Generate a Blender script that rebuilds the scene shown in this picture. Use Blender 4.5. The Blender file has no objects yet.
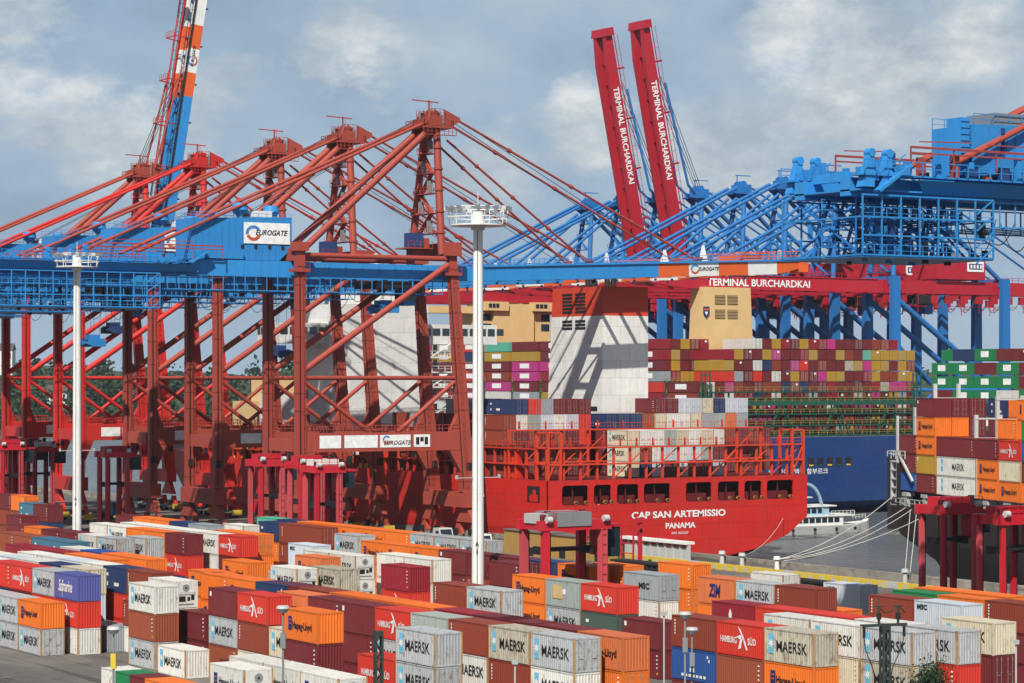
import bpy, math, random
from mathutils import Vector, Matrix
R = math.radians
C = bpy.context.scene
COL = C.collection

# ------------------------------------------------------------------ camera
# world axes: +X from the yard towards the basin, +Y along the quay away from us, Z up
TH, FPX, HC = R(31.794), 2510.2, 27.0
S_, C_ = math.sin(TH), math.cos(TH)
cam = bpy.data.objects.new('camera', bpy.data.cameras.new('camera'))
COL.objects.link(cam)
cam.location = (0, 0, HC)
cam.rotation_euler = (R(90), 0, -TH)
cam.data.sensor_width = 36
cam.data.lens = FPX / 1024 * 36
cam.data.shift_y = (377.93 - 341.5) / 1024
cam.data.clip_start = 1
cam.data.clip_end = 30000
C.camera = cam

# ------------------------------------------------------------------ light
SUN_AZ, SUN_EL = 224.0, 47.0          # compass-like, from +Y clockwise
w = bpy.data.worlds.new('World'); C.world = w; w.use_nodes = True
nt = w.node_tree; nt.nodes.clear()
def N(tree, t, **kw):
    n = tree.nodes.new(t)
    for k, v in kw.items():
        if k.startswith('i_'):
            key = k[2:]
            key = int(key) if key.isdigit() else key.replace('_', ' ')
            n.inputs[key].default_value = v
        else:
            setattr(n, k, v)
    return n
sky = N(nt, 'ShaderNodeTexSky', sky_type='NISHITA')
sky.sun_disc = False; sky.sun_elevation = R(SUN_EL); sky.sun_rotation = R(SUN_AZ)
sky.air_density = 1.0; sky.dust_density = 1.5; sky.ozone_density = 1.5
tc = N(nt, 'ShaderNodeTexCoord')
mp = N(nt, 'ShaderNodeMapping'); mp.inputs['Scale'].default_value = (1, 1, 1.7)
mp.inputs['Location'].default_value = (0.13, 0.07, 0.24)
nt.links.new(tc.outputs['Generated'], mp.inputs['Vector'])
n1 = N(nt, 'ShaderNodeTexNoise', i_Scale=9.0, i_Detail=11.0, i_Roughness=0.6)
n2 = N(nt, 'ShaderNodeTexNoise', i_Scale=3.2, i_Detail=5.0, i_Roughness=0.5)
for n in (n1, n2): nt.links.new(mp.outputs['Vector'], n.inputs['Vector'])
def ramp(tree, stops):
    r = tree.nodes.new('ShaderNodeValToRGB')
    el = r.color_ramp.elements
    el[0].position, el[0].color = stops[0][0], (*stops[0][1], 1)
    el[1].position, el[1].color = stops[-1][0], (*stops[-1][1], 1)
    for p, c in stops[1:-1]:
        e = el.new(p); e.color = (*c, 1)
    return r
# a few cumulus banks stand in given compass directions (direction space, so they stay in the sky)
def dirvec(px, py):
    r, d, z = (px - 512) / FPX, 1.0, -(py - 377.93) / FPX
    v = Vector((r * C_ + d * S_, -r * S_ + d * C_, z)); v.normalize(); return v
BANKS = [(870, 70, .062, 1.0), (975, 35, .045, .85), (800, 45, .04, .8), (585, 125, .032, .9), (350, 45, .05, .65),
         (40, 60, .06, .7), (720, 150, .05, .7), (230, 120, .06, .4), (930, 120, .04, .5), (130, 150, .06, .4), (470, 160, .05, .4)]
acc = None
for px, py, rad, wt in BANKS:
    dv = dirvec(px, py)
    vm = N(nt, 'ShaderNodeVectorMath', operation='DISTANCE'); vm.inputs[1].default_value = dv
    nt.links.new(tc.outputs['Generated'], vm.inputs[0])
    mr = N(nt, 'ShaderNodeMapRange', interpolation_type='SMOOTHERSTEP')
    mr.inputs['From Min'].default_value = 0; mr.inputs['From Max'].default_value = rad
    mr.inputs['To Min'].default_value = wt; mr.inputs['To Max'].default_value = 0
    nt.links.new(vm.outputs['Value'], mr.inputs['Value'])
    if acc is None: acc = mr.outputs['Result']
    else:
        mx = N(nt, 'ShaderNodeMath', operation='MAXIMUM')
        nt.links.new(acc, mx.inputs[0]); nt.links.new(mr.outputs['Result'], mx.inputs[1]); acc = mx.outputs[0]
# cumulus factor = bank * noise edge
n3 = N(nt, 'ShaderNodeTexNoise', i_Scale=14.0, i_Detail=13.0, i_Roughness=0.66)
nt.links.new(mp.outputs['Vector'], n3.inputs['Vector'])
ad = N(nt, 'ShaderNodeMath', operation='MULTIPLY_ADD')
nt.links.new(n3.outputs['Fac'], ad.inputs[0]); ad.inputs[1].default_value = 3.0
sb = N(nt, 'ShaderNodeMath', operation='ADD'); sb.inputs[1].default_value = -1.78
nt.links.new(acc, sb.inputs[0]); nt.links.new(sb.outputs[0], ad.inputs[2])
rc = ramp(nt, [(0.0, (0, 0, 0)), (.18, (.32, .32, .32)), (.42, (.75, .75, .75)), (.8, (1, 1, 1))])
nt.links.new(ad.outputs[0], rc.inputs['Fac'])
CLOUD_D = (.215, .285, .375); CLOUD_L = (.46, .54, .60); CUMU = (.74, .76, .76); BLUE = (.28, .405, .55)
r1 = ramp(nt, [(.30, CLOUD_D), (.5, (.33, .435, .555)), (.68, CLOUD_L)])
nt.links.new(n1.outputs['Fac'], r1.inputs['Fac'])
r2 = ramp(nt, [(.35, (0, 0, 0)), (.65, (1, 1, 1))])
nt.links.new(n2.outputs['Fac'], r2.inputs['Fac'])
m1 = N(nt, 'ShaderNodeMix', data_type='RGBA'); m1.inputs[7].default_value = (*BLUE, 1)
nt.links.new(r1.outputs['Color'], m1.inputs[6])
m1f = N(nt, 'ShaderNodeMath', operation='MULTIPLY'); m1f.inputs[1].default_value = .55
nt.links.new(r2.outputs['Color'], m1f.inputs[0]); nt.links.new(m1f.outputs[0], m1.inputs[0])
sepz = N(nt, 'ShaderNodeSeparateXYZ'); nt.links.new(tc.outputs['Generated'], sepz.inputs[0])
hz = N(nt, 'ShaderNodeMapRange'); hz.inputs['From Min'].default_value = 0; hz.inputs['From Max'].default_value = .07; hz.inputs['To Min'].default_value = .75; hz.inputs['To Max'].default_value = 0
nt.links.new(sepz.outputs['Z'], hz.inputs['Value'])
mh = N(nt, 'ShaderNodeMix', data_type='RGBA'); mh.inputs[7].default_value = (.36, .47, .59, 1); nt.links.new(m1.outputs[2], mh.inputs[6]); nt.links.new(hz.outputs[0], mh.inputs[0])
m1 = mh
m2 = N(nt, 'ShaderNodeMix', data_type='RGBA')
n4 = N(nt, 'ShaderNodeTexNoise', i_Scale=24.0, i_Detail=10.0, i_Roughness=0.65); nt.links.new(mp.outputs['Vector'], n4.inputs['Vector'])
r4 = ramp(nt, [(.36, (.37, .43, .50)), (.52, (.53, .58, .61)), (.66, CUMU)]); nt.links.new(n4.outputs['Fac'], r4.inputs['Fac']); nt.links.new(r4.outputs['Color'], m2.inputs[7])
nt.links.new(m1.outputs[2], m2.inputs[6]); nt.links.new(rc.outputs['Color'], m2.inputs[0])
# clear sky shows through a little; the nishita sky also drives the light of the upper hemisphere
bgs = N(nt, 'ShaderNodeBackground'); bgs.inputs['Strength'].default_value = 0.05
nt.links.new(sky.outputs['Color'], bgs.inputs['Color'])
bgc = N(nt, 'ShaderNodeBackground'); bgc.inputs['Strength'].default_value = 0.98
nt.links.new(m2.outputs[2], bgc.inputs['Color'])
sep = N(nt, 'ShaderNodeSeparateXYZ'); nt.links.new(tc.outputs['Generated'], sep.inputs[0])
cov = N(nt, 'ShaderNodeMapRange'); cov.inputs['From Min'].default_value = .2; cov.inputs['From Max'].default_value = .5
cov.inputs['To Min'].default_value = .95; cov.inputs['To Max'].default_value = .12
nt.links.new(sep.outputs['Z'], cov.inputs['Value'])
ms = N(nt, 'ShaderNodeMixShader'); nt.links.new(cov.outputs[0], ms.inputs[0])
nt.links.new(bgs.outputs[0], ms.inputs[1]); nt.links.new(bgc.outputs[0], ms.inputs[2])
out = N(nt, 'ShaderNodeOutputWorld'); nt.links.new(ms.outputs[0], out.inputs['Surface'])

sl = bpy.data.lights.new('sun', 'SUN'); sl.energy = 5.0; sl.angle = R(.5); sl.color = (1, .95, .87)
so = bpy.data.objects.new('sun', sl); COL.objects.link(so)
sd = Vector((math.sin(R(SUN_AZ)) * math.cos(R(SUN_EL)), math.cos(R(SUN_AZ)) * math.cos(R(SUN_EL)), math.sin(R(SUN_EL))))
so.rotation_euler = (-sd).to_track_quat('-Z', 'Y').to_euler()
so.location = (0, 0, 300)
vs = C.view_settings
vs.view_transform = 'Standard'; vs.look = 'None'; vs.exposure = 0.18; vs.gamma = 1; vs.use_curve_mapping = False
C.cycles.max_bounces = 5; C.cycles.diffuse_bounces = 2; C.cycles.glossy_bounces = 2
C.cycles.transmission_bounces = 2; C.cycles.caustics_reflective = False; C.cycles.caustics_refractive = False

# ------------------------------------------------------------------ helpers
random.seed(7)
def at_x(px, X):
    """Y of the point of the plane X = const seen in image column px"""
    t = (px - 512) / FPX
    return X * (C_ - S_ * t) / (S_ + C_ * t)
def at_y(px, Y):
    t = (px - 512) / FPX
    return Y * (S_ + C_ * t) / (C_ - S_ * t)
def z_of(py, X, Y):
    d = X * S_ + Y * C_
    return HC - (py - 377.93) * d / FPX

class MB:
    def __init__(self): self.v = []; self.f = []; self.m = []; self.s = []
    def add(self, vs, fs, m=0, smooth=False):
        o = len(self.v); self.v += [tuple(p) for p in vs]
        for f in fs:
            self.f.append([i + o for i in f]); self.m.append(m); self.s.append(smooth)
        return self
    def box(self, x0, x1, y0, y1, z0, z1, m=0):
        v = [(x, y, z) for z in (z0, z1) for y in (y0, y1) for x in (x0, x1)]
        return self.add(v, [(0, 2, 3, 1), (4, 5, 7, 6), (0, 1, 5, 4), (2, 6, 7, 3), (0, 4, 6, 2), (1, 3, 7, 5)], m)
    def beam(self, p, q, w, h=None, m=0, w2=None, h2=None):
        h = h or w; w2 = w2 or w; h2 = h2 or h
        p, q = Vector(p), Vector(q); d = (q - p).normalized()
        up = Vector((0, 0, 1)) if abs(d.z) < .9 else Vector((1, 0, 0))
        a = d.cross(up).normalized(); b = a.cross(d).normalized()
        vs = []
        for o, ww, hh in ((p, w, h), (q, w2, h2)):
            for i, j in ((-1, -1), (1, -1), (1, 1), (-1, 1)): vs.append(o + a * i * ww / 2 + b * j * hh / 2)
        return self.add(vs, [(0, 1, 2, 3), (7, 6, 5, 4), (0, 4, 5, 1), (1, 5, 6, 2), (2, 6, 7, 3), (3, 7, 4, 0)], m)
    def post(self, x, y, z0, z1, wx, wy, wx2=None, wy2=None, x2=None, y2=None, m=0):
        wx2 = wx2 or wx; wy2 = wy2 or wy; x2 = x if x2 is None else x2; y2 = y if y2 is None else y2
        vs = [(x + i * wx / 2, y + j * wy / 2, z0) for j in (-1, 1) for i in (-1, 1)] + \
             [(x2 + i * wx2 / 2, y2 + j * wy2 / 2, z1) for j in (-1, 1) for i in (-1, 1)]
        return self.add(vs, [(0, 2, 3, 1), (4, 5, 7, 6), (0, 1, 5, 4), (2, 6, 7, 3), (0, 4, 6, 2), (1, 3, 7, 5)], m)
    def tube(self, p, q, r, n=8, m=0, r2=None, cap=True):
        r2 = r if r2 is None else r2
        p, q = Vector(p), Vector(q); d = (q - p).normalized()
        up = Vector((0, 0, 1)) if abs(d.z) < .9 else Vector((1, 0, 0))
        a = d.cross(up).normalized(); b = a.cross(d).normalized()
        ring = [(a * math.cos(2 * math.pi * i / n) + b * math.sin(2 * math.pi * i / n)) for i in range(n)]
        vs = [p + e * r for e in ring] + [q + e * r2 for e in ring]
        self.add(vs, [(i, (i + 1) % n, n + (i + 1) % n, n + i) for i in range(n)], m, n > 5)
        if cap:
            self.add(vs, [tuple(range(n))[::-1], tuple(range(n, 2 * n))], m)
        return self
    def poly_x(self, pts, x0, x1, m=0):           # polygon in (y,z) extruded along x
        n = len(pts); vs = [(x0, y, z) for y, z in pts] + [(x1, y, z) for y, z in pts]
        return self.add(vs, [tuple(range(n)), tuple(range(2 * n - 1, n - 1, -1))] + [(i, n + i, n + (i + 1) % n, (i + 1) % n) for i in range(n)], m)
    def poly_y(self, pts, y0, y1, m=0):           # polygon in (x,z) extruded along y
        n = len(pts); vs = [(x, y0, z) for x, z in pts] + [(x, y1, z) for x, z in pts]
        return self.add(vs, [tuple(range(n)), tuple(range(2 * n - 1, n - 1, -1))] + [(i, n + i, n + (i + 1) % n, (i + 1) % n) for i in range(n)], m)
    def cable(self, pts, r, n=4, m=0):
        for a, b in zip(pts, pts[1:]): self.tube(a, b, r, n, m, cap=False)
        return self
    def rail(self, p, q, h=1.1, step=2.0, r=.035, m=0):
        p, q = Vector(p), Vector(q); L = (q - p).length; k = max(1, int(L / step)); u = Vector((0, 0, h))
        for i in range(k + 1):
            o = p + (q - p) * i / k; self.beam(o, o + u, r * 2, m=m)
        self.beam(p + u, q + u, r * 2, m=m); self.beam(p + u / 2, q + u / 2, r * 1.5, m=m)
        return self
    def mesh(self, name, mats):
        me = bpy.data.meshes.new(name); me.from_pydata(self.v, [], self.f)
        for x in mats: me.materials.append(x)
        me.polygons.foreach_set('material_index', self.m)
        me.polygons.foreach_set('use_smooth', self.s); me.update()
        return me
    def build(self, name, mats, parent=None, loc=(0, 0, 0)):
        if not isinstance(mats, (list, tuple)): mats = [mats]
        o = bpy.data.objects.new(name, self.mesh(name, mats)); COL.objects.link(o)
        o.location = loc
        if parent is not None: o.parent = parent
        return o

def build_each(mb, name, mats, parent=None, loc=(0, 0, 0)):
    """every separate piece of mb becomes an object of its own"""
    par = list(range(len(mb.v)))
    def find(a):
        while par[a] != a: par[a] = par[par[a]]; a = par[a]
        return a
    for f in mb.f:
        for k in f[1:]: par[find(k)] = find(f[0])
    grp = {}
    for i, f in enumerate(mb.f): grp.setdefault(find(f[0]), []).append(i)
    for fs in grp.values():
        m = MB(); ids = {}
        for i in fs:
            for k in mb.f[i]:
                if k not in ids: ids[k] = len(m.v); m.v.append(mb.v[k])
            m.f.append([ids[k] for k in mb.f[i]]); m.m.append(mb.m[i]); m.s.append(mb.s[i])
        m.build(name, mats, parent, loc)
def tag(o, label=None, cat=None, group=None, kind=None):
    if label: o['label'] = label
    if cat: o['category'] = cat
    if group: o['group'] = group
    if kind: o['kind'] = kind
    return o
def empty(name, loc, label=None, cat=None, group=None, rz=0):
    o = bpy.data.objects.new(name, None); COL.objects.link(o); o.location = loc; o.rotation_euler.z = rz
    o.empty_display_size = .5
    return tag(o, label, cat, group)
def copy_tree(o, parent=None):
    c = o.copy(); COL.objects.link(c)
    if parent is not None: c.parent = parent
    for ch in list(o.children): copy_tree(ch, c)
    return c

_txt = {}
def text_pieces(body, size, bold=.0, shear=0, sx=1.0, space=1.0):
    """triangulated lettering in the (x, z) plane, facing -y, centred on the origin"""
    key = (body, size, bold, shear, sx, space)
    if key not in _txt:
        cu = bpy.data.curves.new('lettering', 'FONT'); cu.body = body; cu.size = size; cu.align_x = 'CENTER'
        cu.align_y = 'CENTER'; cu.offset = bold * size; cu.shear = shear; cu.fill_mode = 'FRONT'; cu.resolution_u = 3
        cu.space_character = space
        o = bpy.data.objects.new('lettering', cu); COL.objects.link(o)
        dg = bpy.context.evaluated_depsgraph_get()
        me = bpy.data.meshes.new_from_object(o.evaluated_get(dg))
        _txt[key] = ([(v.co.x * sx, v.co.y) for v in me.vertices], [tuple(p.vertices) for p in me.polygons])
        bpy.data.objects.remove(o); bpy.data.curves.remove(cu); bpy.data.meshes.remove(me)
    return _txt[key]
def add_text(mb, body, size, origin, xdir, m=0, up=(0, 0, 1), **kw):
    """letters run along xdir, stand along up"""
    pv, pf = text_pieces(body, size, **kw)
    o, x, u = Vector(origin), Vector(xdir), Vector(up)
    return mb.add([o + x * a + u * b for a, b in pv], pf, m)
def add_panel(mb, origin, xdir, wd, ht, m=0, up=(0, 0, 1)):
    o, x, u = Vector(origin), Vector(xdir), Vector(up)
    return mb.add([o - x * wd / 2 - u * ht / 2, o + x * wd / 2 - u * ht / 2, o + x * wd / 2 + u * ht / 2, o - x * wd / 2 + u * ht / 2], [(0, 1, 2, 3)], m)
def add_poly(mb, origin, xdir, pts, m=0, up=(0, 0, 1)):
    o, x, u = Vector(origin), Vector(xdir), Vector(up)
    return mb.add([o + x * a + u * b for a, b in pts], [tuple(range(len(pts)))], m)
def add_arc(mb, origin, xdir, r0, r1, a0, a1, m=0, n=14, up=(0, 0, 1), sq=1.0):
    o, x, u = Vector(origin), Vector(xdir), Vector(up); vs = []; fs = []
    for i in range(n + 1):
        a = R(a0 + (a1 - a0) * i / n)
        for r in (r0, r1): vs.append(o + x * math.cos(a) * r + u * math.sin(a) * r * sq)
    for i in range(n): fs.append((2 * i, 2 * i + 1, 2 * i + 3, 2 * i + 2))
    return mb.add(vs, fs, m)

def fit_text(mb, body, wd, ht, origin, xdir, m=0, up=(0, 0, 1), bold=.02, shear=0, space=1.0):
    pv, pf = text_pieces(body, 1.0, bold=bold, shear=shear, space=space)
    xs = [p[0] for p in pv]; zs = [p[1] for p in pv]
    cx, cz = (min(xs) + max(xs)) / 2, (min(zs) + max(zs)) / 2; sx, sz = wd / (max(xs) - min(xs)), ht / (max(zs) - min(zs))
    o, x, u = Vector(origin), Vector(xdir), Vector(up)
    return mb.add([o + x * (a - cx) * sx + u * (b - cz) * sz for a, b in pv], pf, m)
# ------------------------------------------------------------------ materials
def srgb(r, g, b):
    f = lambda c: (c / 255 / 12.92) if c / 255 <= .04045 else ((c / 255 + .055) / 1.055) ** 2.4
    return (f(r), f(g), f(b))
_mats = {}
def paint(name, col, rough=.55, dirt=.25, dirtcol=(.09, .07, .055), scale=.35, streak=True, rust=0.0, metallic=0, plates=None, spec=.28, vary=.10):
    """weathered paint: broad fading, vertical streaks of dirt, optional rust blooms, small shift per object"""
    if name in _mats: return _mats[name]
    m = bpy.data.materials.new(name); m.use_nodes = True; t = m.node_tree; t.nodes.clear()
    o = N(t, 'ShaderNodeOutputMaterial'); b = N(t, 'ShaderNodeBsdfPrincipled'); L = t.links.new
    L(b.outputs[0], o.inputs[0])
    b.inputs['Roughness'].default_value = rough; b.inputs['Metallic'].default_value = metallic
    b.inputs['Specular IOR Level'].default_value = spec
    tc = N(t, 'ShaderNodeTexCoord'); oi = N(t, 'ShaderNodeObjectInfo')
    off = N(t, 'ShaderNodeVectorMath', operation='MULTIPLY_ADD')
    L(oi.outputs['Random'], off.inputs[0]); off.inputs[1].default_value = (91, 57, 33); L(tc.outputs['Object'], off.inputs[2])
    a = N(t, 'ShaderNodeTexNoise', i_Scale=scale, i_Detail=5.0, i_Roughness=.6); L(off.outputs[0], a.inputs['Vector'])
    ra = ramp(t, [(.35, (0, 0, 0)), (.75, (1, 1, 1))]); L(a.outputs['Fac'], ra.inputs['Fac'])
    # fade
    m1 = N(t, 'ShaderNodeMix', data_type='RGBA'); m1.inputs[6].default_value = (*col, 1)
    fade = tuple(min(1, c * .85 + .014) for c in col); m1.inputs[7].default_value = (*fade, 1)
    L(ra.outputs['Color'], m1.inputs[0]); cur = m1.outputs[2]
    if streak:
        mp = N(t, 'ShaderNodeMapping'); mp.inputs['Scale'].default_value = (2.6, 2.6, .22); L(off.outputs[0], mp.inputs['Vector'])
        s = N(t, 'ShaderNodeTexNoise', i_Scale=1.3, i_Detail=4.0, i_Roughness=.65); L(mp.outputs[0], s.inputs['Vector'])
        rs = ramp(t, [(.5, (0, 0, 0)), (.8, (1, 1, 1))]); L(s.outputs['Fac'], rs.inputs['Fac'])
        k = N(t, 'ShaderNodeMath', operation='MULTIPLY'); k.inputs[1].default_value = dirt; L(rs.outputs['Color'], k.inputs[0])
        m2 = N(t, 'ShaderNodeMix', data_type='RGBA'); m2.inputs[7].default_value = (*dirtcol, 1)
        L(cur, m2.inputs[6]); L(k.outputs[0], m2.inputs[0]); cur = m2.outputs[2]
    if rust > 0:
        mp2 = N(t, 'ShaderNodeMapping'); mp2.inputs['Scale'].default_value = (1.2, 1.2, .5); L(off.outputs[0], mp2.inputs['Vector'])
        n = N(t, 'ShaderNodeTexNoise', i_Scale=2.2, i_Detail=8.0, i_Roughness=.72); L(mp2.outputs[0], n.inputs['Vector'])
        rr = ramp(t, [(.62 - .2 * rust, (0, 0, 0)), (.74 - .12 * rust, (1, 1, 1))]); L(n.outputs['Fac'], rr.inputs['Fac'])
        kk = N(t, 'ShaderNodeMath', operation='MULTIPLY'); kk.inputs[1].default_value = .85; L(rr.outputs['Color'], kk.inputs[0])
        m3 = N(t, 'ShaderNodeMix', data_type='RGBA'); m3.inputs[7].default_value = (.17, .075, .035, 1)
        L(cur, m3.inputs[6]); L(kk.outputs[0], m3.inputs[0]); cur = m3.outputs[2]
    if plates:                                         # welded plates: thin seams and a slight shift from plate to plate
        sx = N(t, 'ShaderNodeSeparateXYZ'); L(tc.outputs['Object'], sx.inputs[0])
        sm = N(t, 'ShaderNodeMath', operation='ADD'); L(sx.outputs['X'], sm.inputs[0]); L(sx.outputs['Y'], sm.inputs[1])
        cb = N(t, 'ShaderNodeCombineXYZ'); L(sm.outputs[0], cb.inputs['X']); L(sx.outputs['Z'], cb.inputs['Y'])
        bk = N(t, 'ShaderNodeTexBrick'); L(cb.outputs[0], bk.inputs['Vector']); bk.inputs['Scale'].default_value = 1
        bk.inputs['Brick Width'].default_value = plates[0]; bk.inputs['Row Height'].default_value = plates[1]; bk.inputs['Mortar Size'].default_value = .05; bk.inputs['Mortar Smooth'].default_value = .3
        bk.inputs['Color1'].default_value = (1, 1, 1, 1); bk.inputs['Color2'].default_value = (.9, .9, .9, 1); bk.inputs['Mortar'].default_value = (.66, .66, .66, 1)
        mm = N(t, 'ShaderNodeMix', data_type='RGBA', blend_type='MULTIPLY'); mm.inputs[0].default_value = 1; L(cur, mm.inputs[6]); L(bk.outputs['Color'], mm.inputs[7]); cur = mm.outputs[2]
        nb = N(t, 'ShaderNodeTexNoise', i_Scale=.5, i_Detail=2.0); L(tc.outputs['Object'], nb.inputs['Vector'])
        bp = N(t, 'ShaderNodeBump', i_Strength=.35, i_Distance=.25); L(nb.outputs['Fac'], bp.inputs['Height']); L(bp.outputs[0], b.inputs['Normal'])
    hv = N(t, 'ShaderNodeHueSaturation')
    v = N(t, 'ShaderNodeMapRange'); v.inputs['To Min'].default_value = 1 - vary; v.inputs['To Max'].default_value = 1 + vary
    L(oi.outputs['Random'], v.inputs['Value']); L(v.outputs[0], hv.inputs['Value']); L(cur, hv.inputs['Color'])
    L(hv.outputs[0], b.inputs['Base Color'])
    _mats[name] = m
    return m
def plain(name, col, rough=.6, spec=.3, emit=0):
    if name in _mats: return _mats[name]
    m = bpy.data.materials.new(name); m.use_nodes = True; t = m.node_tree
    b = t.nodes['Principled BSDF']; b.inputs['Roughness'].default_value = rough; b.inputs['Specular IOR Level'].default_value = spec
    n = N(t, 'ShaderNodeTexNoise', i_Scale=1.5, i_Detail=4.0); tc = N(t, 'ShaderNodeTexCoord'); t.links.new(tc.outputs['Object'], n.inputs['Vector'])
    r = ramp(t, [(.3, tuple(c * .85 for c in col)), (.7, tuple(min(1, c * 1.1) for c in col))])
    t.links.new(n.outputs['Fac'], r.inputs['Fac']); t.links.new(r.outputs['Color'], b.inputs['Base Color'])
    _mats[name] = m
    return m
def glass(name, col=(.02, .03, .04)):
    m = plain(name, col, rough=.08, spec=.8); return m

M_RUSTRED = paint('faded_red_crane_paint', (.36, .058, .038), .5, .4, (.11, .035, .025), rust=.22)
M_RED = paint('bright_red_crane_paint', (.58, .026, .020), .45, .35, (.16, .025, .018), rust=.1)
M_BLUE = paint('crane_blue_paint', (.028, .25, .60), .45, .4, (.025, .07, .13), scale=.3)
M_DBLUE = paint('dark_blue_paint', (.018, .05, .16), .5, .2)
M_BBLUE = paint('deep_blue_crane_paint', (.016, .155, .44), .45, .25, (.02, .04, .09))
M_BRED = paint('crimson_boom_paint', (.42, .012, .028), .45, .2, (.1, .01, .01))
M_ORANGE = paint('boom_orange_paint', (.72, .115, .02), .5, .15)
M_WHITE = paint('white_paint', (.76, .76, .73), .5, .35, (.25, .22, .18))
M_GREY = paint('grey_paint', (.22, .23, .24), .55, .2)
M_LGREY = paint('light_grey_paint', (.48, .49, .48), .55, .25, (.2, .17, .14))
M_DARK = plain('dark_machinery', (.018, .018, .02), .6)
M_ROPE = plain('steel_rope', (.035, .035, .04), .6)
M_STEEL = plain('worn_steel', (.16, .15, .14), .5)
M_YEL = paint('yellow_paint', (.70, .50, .05), .55, .3)
M_GLASS = glass('window_glass')
M_TW = plain('white_lettering', (.80, .80, .78), .6)
M_TK = plain('black_lettering', (.012, .014, .02), .6)
M_TB = plain('dark_blue_lettering', (.015, .025, .14), .6)
M_STARP = plain('light_blue_emblem', (.16, .50, .66), .6)
M_LOGO_O = plain('rust_orange_emblem', (.50, .10, .045), .6)
M_LOGO_B = plain('mid_blue_emblem', (.05, .22, .50), .6)
# ------------------------------------------------------------------ setting: ground, quay, water, far bank
def ground_mat(name, base, dark, scale=.08, cracks=True):
    m = bpy.data.materials.new(name); m.use_nodes = True; t = m.node_tree; b = t.nodes['Principled BSDF']; L = t.links.new
    tc = N(t, 'ShaderNodeTexCoord')
    a = N(t, 'ShaderNodeTexNoise', i_Scale=scale, i_Detail=8.0, i_Roughness=.65); L(tc.outputs['Object'], a.inputs['Vector'])
    r = ramp(t, [(.3, dark), (.7, base)]); L(a.outputs['Fac'], r.inputs['Fac'])
    mp = N(t, 'ShaderNodeMapping'); mp.inputs['Scale'].default_value = (.9, .03, 1); L(tc.outputs['Object'], mp.inputs['Vector'])
    s = N(t, 'ShaderNodeTexNoise', i_Scale=1.0, i_Detail=5.0, i_Roughness=.6); L(mp.outputs[0], s.inputs['Vector'])
    rs = ramp(t, [(.52, (0, 0, 0)), (.62, (1, 1, 1))]); L(s.outputs['Fac'], rs.inputs['Fac'])
    k = N(t, 'ShaderNodeMath', operation='MULTIPLY'); k.inputs[1].default_value = .8; L(rs.outputs['Color'], k.inputs[0])
    mx = N(t, 'ShaderNodeMix', data_type='RGBA'); mx.inputs[7].default_value = (*[c * .45 for c in dark], 1)
    L(r.outputs['Color'], mx.inputs[6]); L(k.outputs[0], mx.inputs[0]); L(mx.outputs[2], b.inputs['Base Color'])
    b.inputs['Roughness'].default_value = .85
    vo = N(t, 'ShaderNodeTexVoronoi', i_Scale=.09); L(tc.outputs['Object'], vo.inputs['Vector'])
    hs = N(t, 'ShaderNodeHueSaturation'); mr = N(t, 'ShaderNodeMapRange'); mr.inputs['To Min'].default_value = .72; mr.inputs['To Max'].default_value = 1.12
    sp = N(t, 'ShaderNodeSeparateColor'); L(vo.outputs['Color'], sp.inputs[0]); L(sp.outputs[0], mr.inputs['Value']); L(mr.outputs[0], hs.inputs['Value'])
    L(mx.outputs[2], hs.inputs['Color'])
    st = N(t, 'ShaderNodeTexNoise', i_Scale=.6, i_Detail=6.0, i_Roughness=.7); L(tc.outputs['Object'], st.inputs['Vector'])
    rt = ramp(t, [(.56, (0, 0, 0)), (.68, (1, 1, 1))]); L(st.outputs['Fac'], rt.inputs['Fac'])
    ks = N(t, 'ShaderNodeMath', operation='MULTIPLY'); ks.inputs[1].default_value = .7; L(rt.outputs['Color'], ks.inputs[0])
    m5 = N(t, 'ShaderNodeMix', data_type='RGBA'); m5.inputs[7].default_value = (.035, .03, .026, 1); L(hs.outputs[0], m5.inputs[6]); L(ks.outputs[0], m5.inputs[0])
    L(m5.outputs[2], b.inputs['Base Color'])
    return m
M_ASPH = ground_mat('yard_asphalt', (.19, .175, .15), (.11, .10, .09))
M_CONC = ground_mat('quay_concrete', (.36, .33, .28), (.20, .175, .14), .5)
QX = 219.0                                             # quay edge
WZ = -4.6
mb = MB(); mb.add([(-400, -100, 0), (QX - .9, -100, 0), (QX - .9, 900, 0), (-400, 900, 0)], [(0, 1, 2, 3)])
tag(mb.build('yard_ground', M_ASPH), kind='structure')
mb = MB(); mb.box(QX - .9, QX, -100, 900, -9, 1.15)
tag(mb.build('quay_wall', M_CONC), kind='structure')
# painted lines on the asphalt
mb = MB()
for x0 in range(60, 180, 15):
    mb.add([(x0, 216.6, .004), (x0 + 6, 216.6, .004), (x0 + 6, 216.75, .004), (x0, 216.75, .004)], [(0, 1, 2, 3)])
for xx in (193.5, 197.5, 201.5):
    mb.add([(xx, 0, .004), (xx + .15, 0, .004), (xx + .15, 700, .004), (xx, 700, .004)], [(0, 1, 2, 3)])
tag(mb.build('lane_markings', plain('worn_line_paint', (.55, .5, .3), .8)), kind='structure')
# crane rails
mb = MB()
for xx in (179, 209.5): mb.box(xx - .07, xx + .07, -50, 800, .004, .06)
tag(mb.build('road_rails', M_STEEL), kind='structure')

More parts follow.
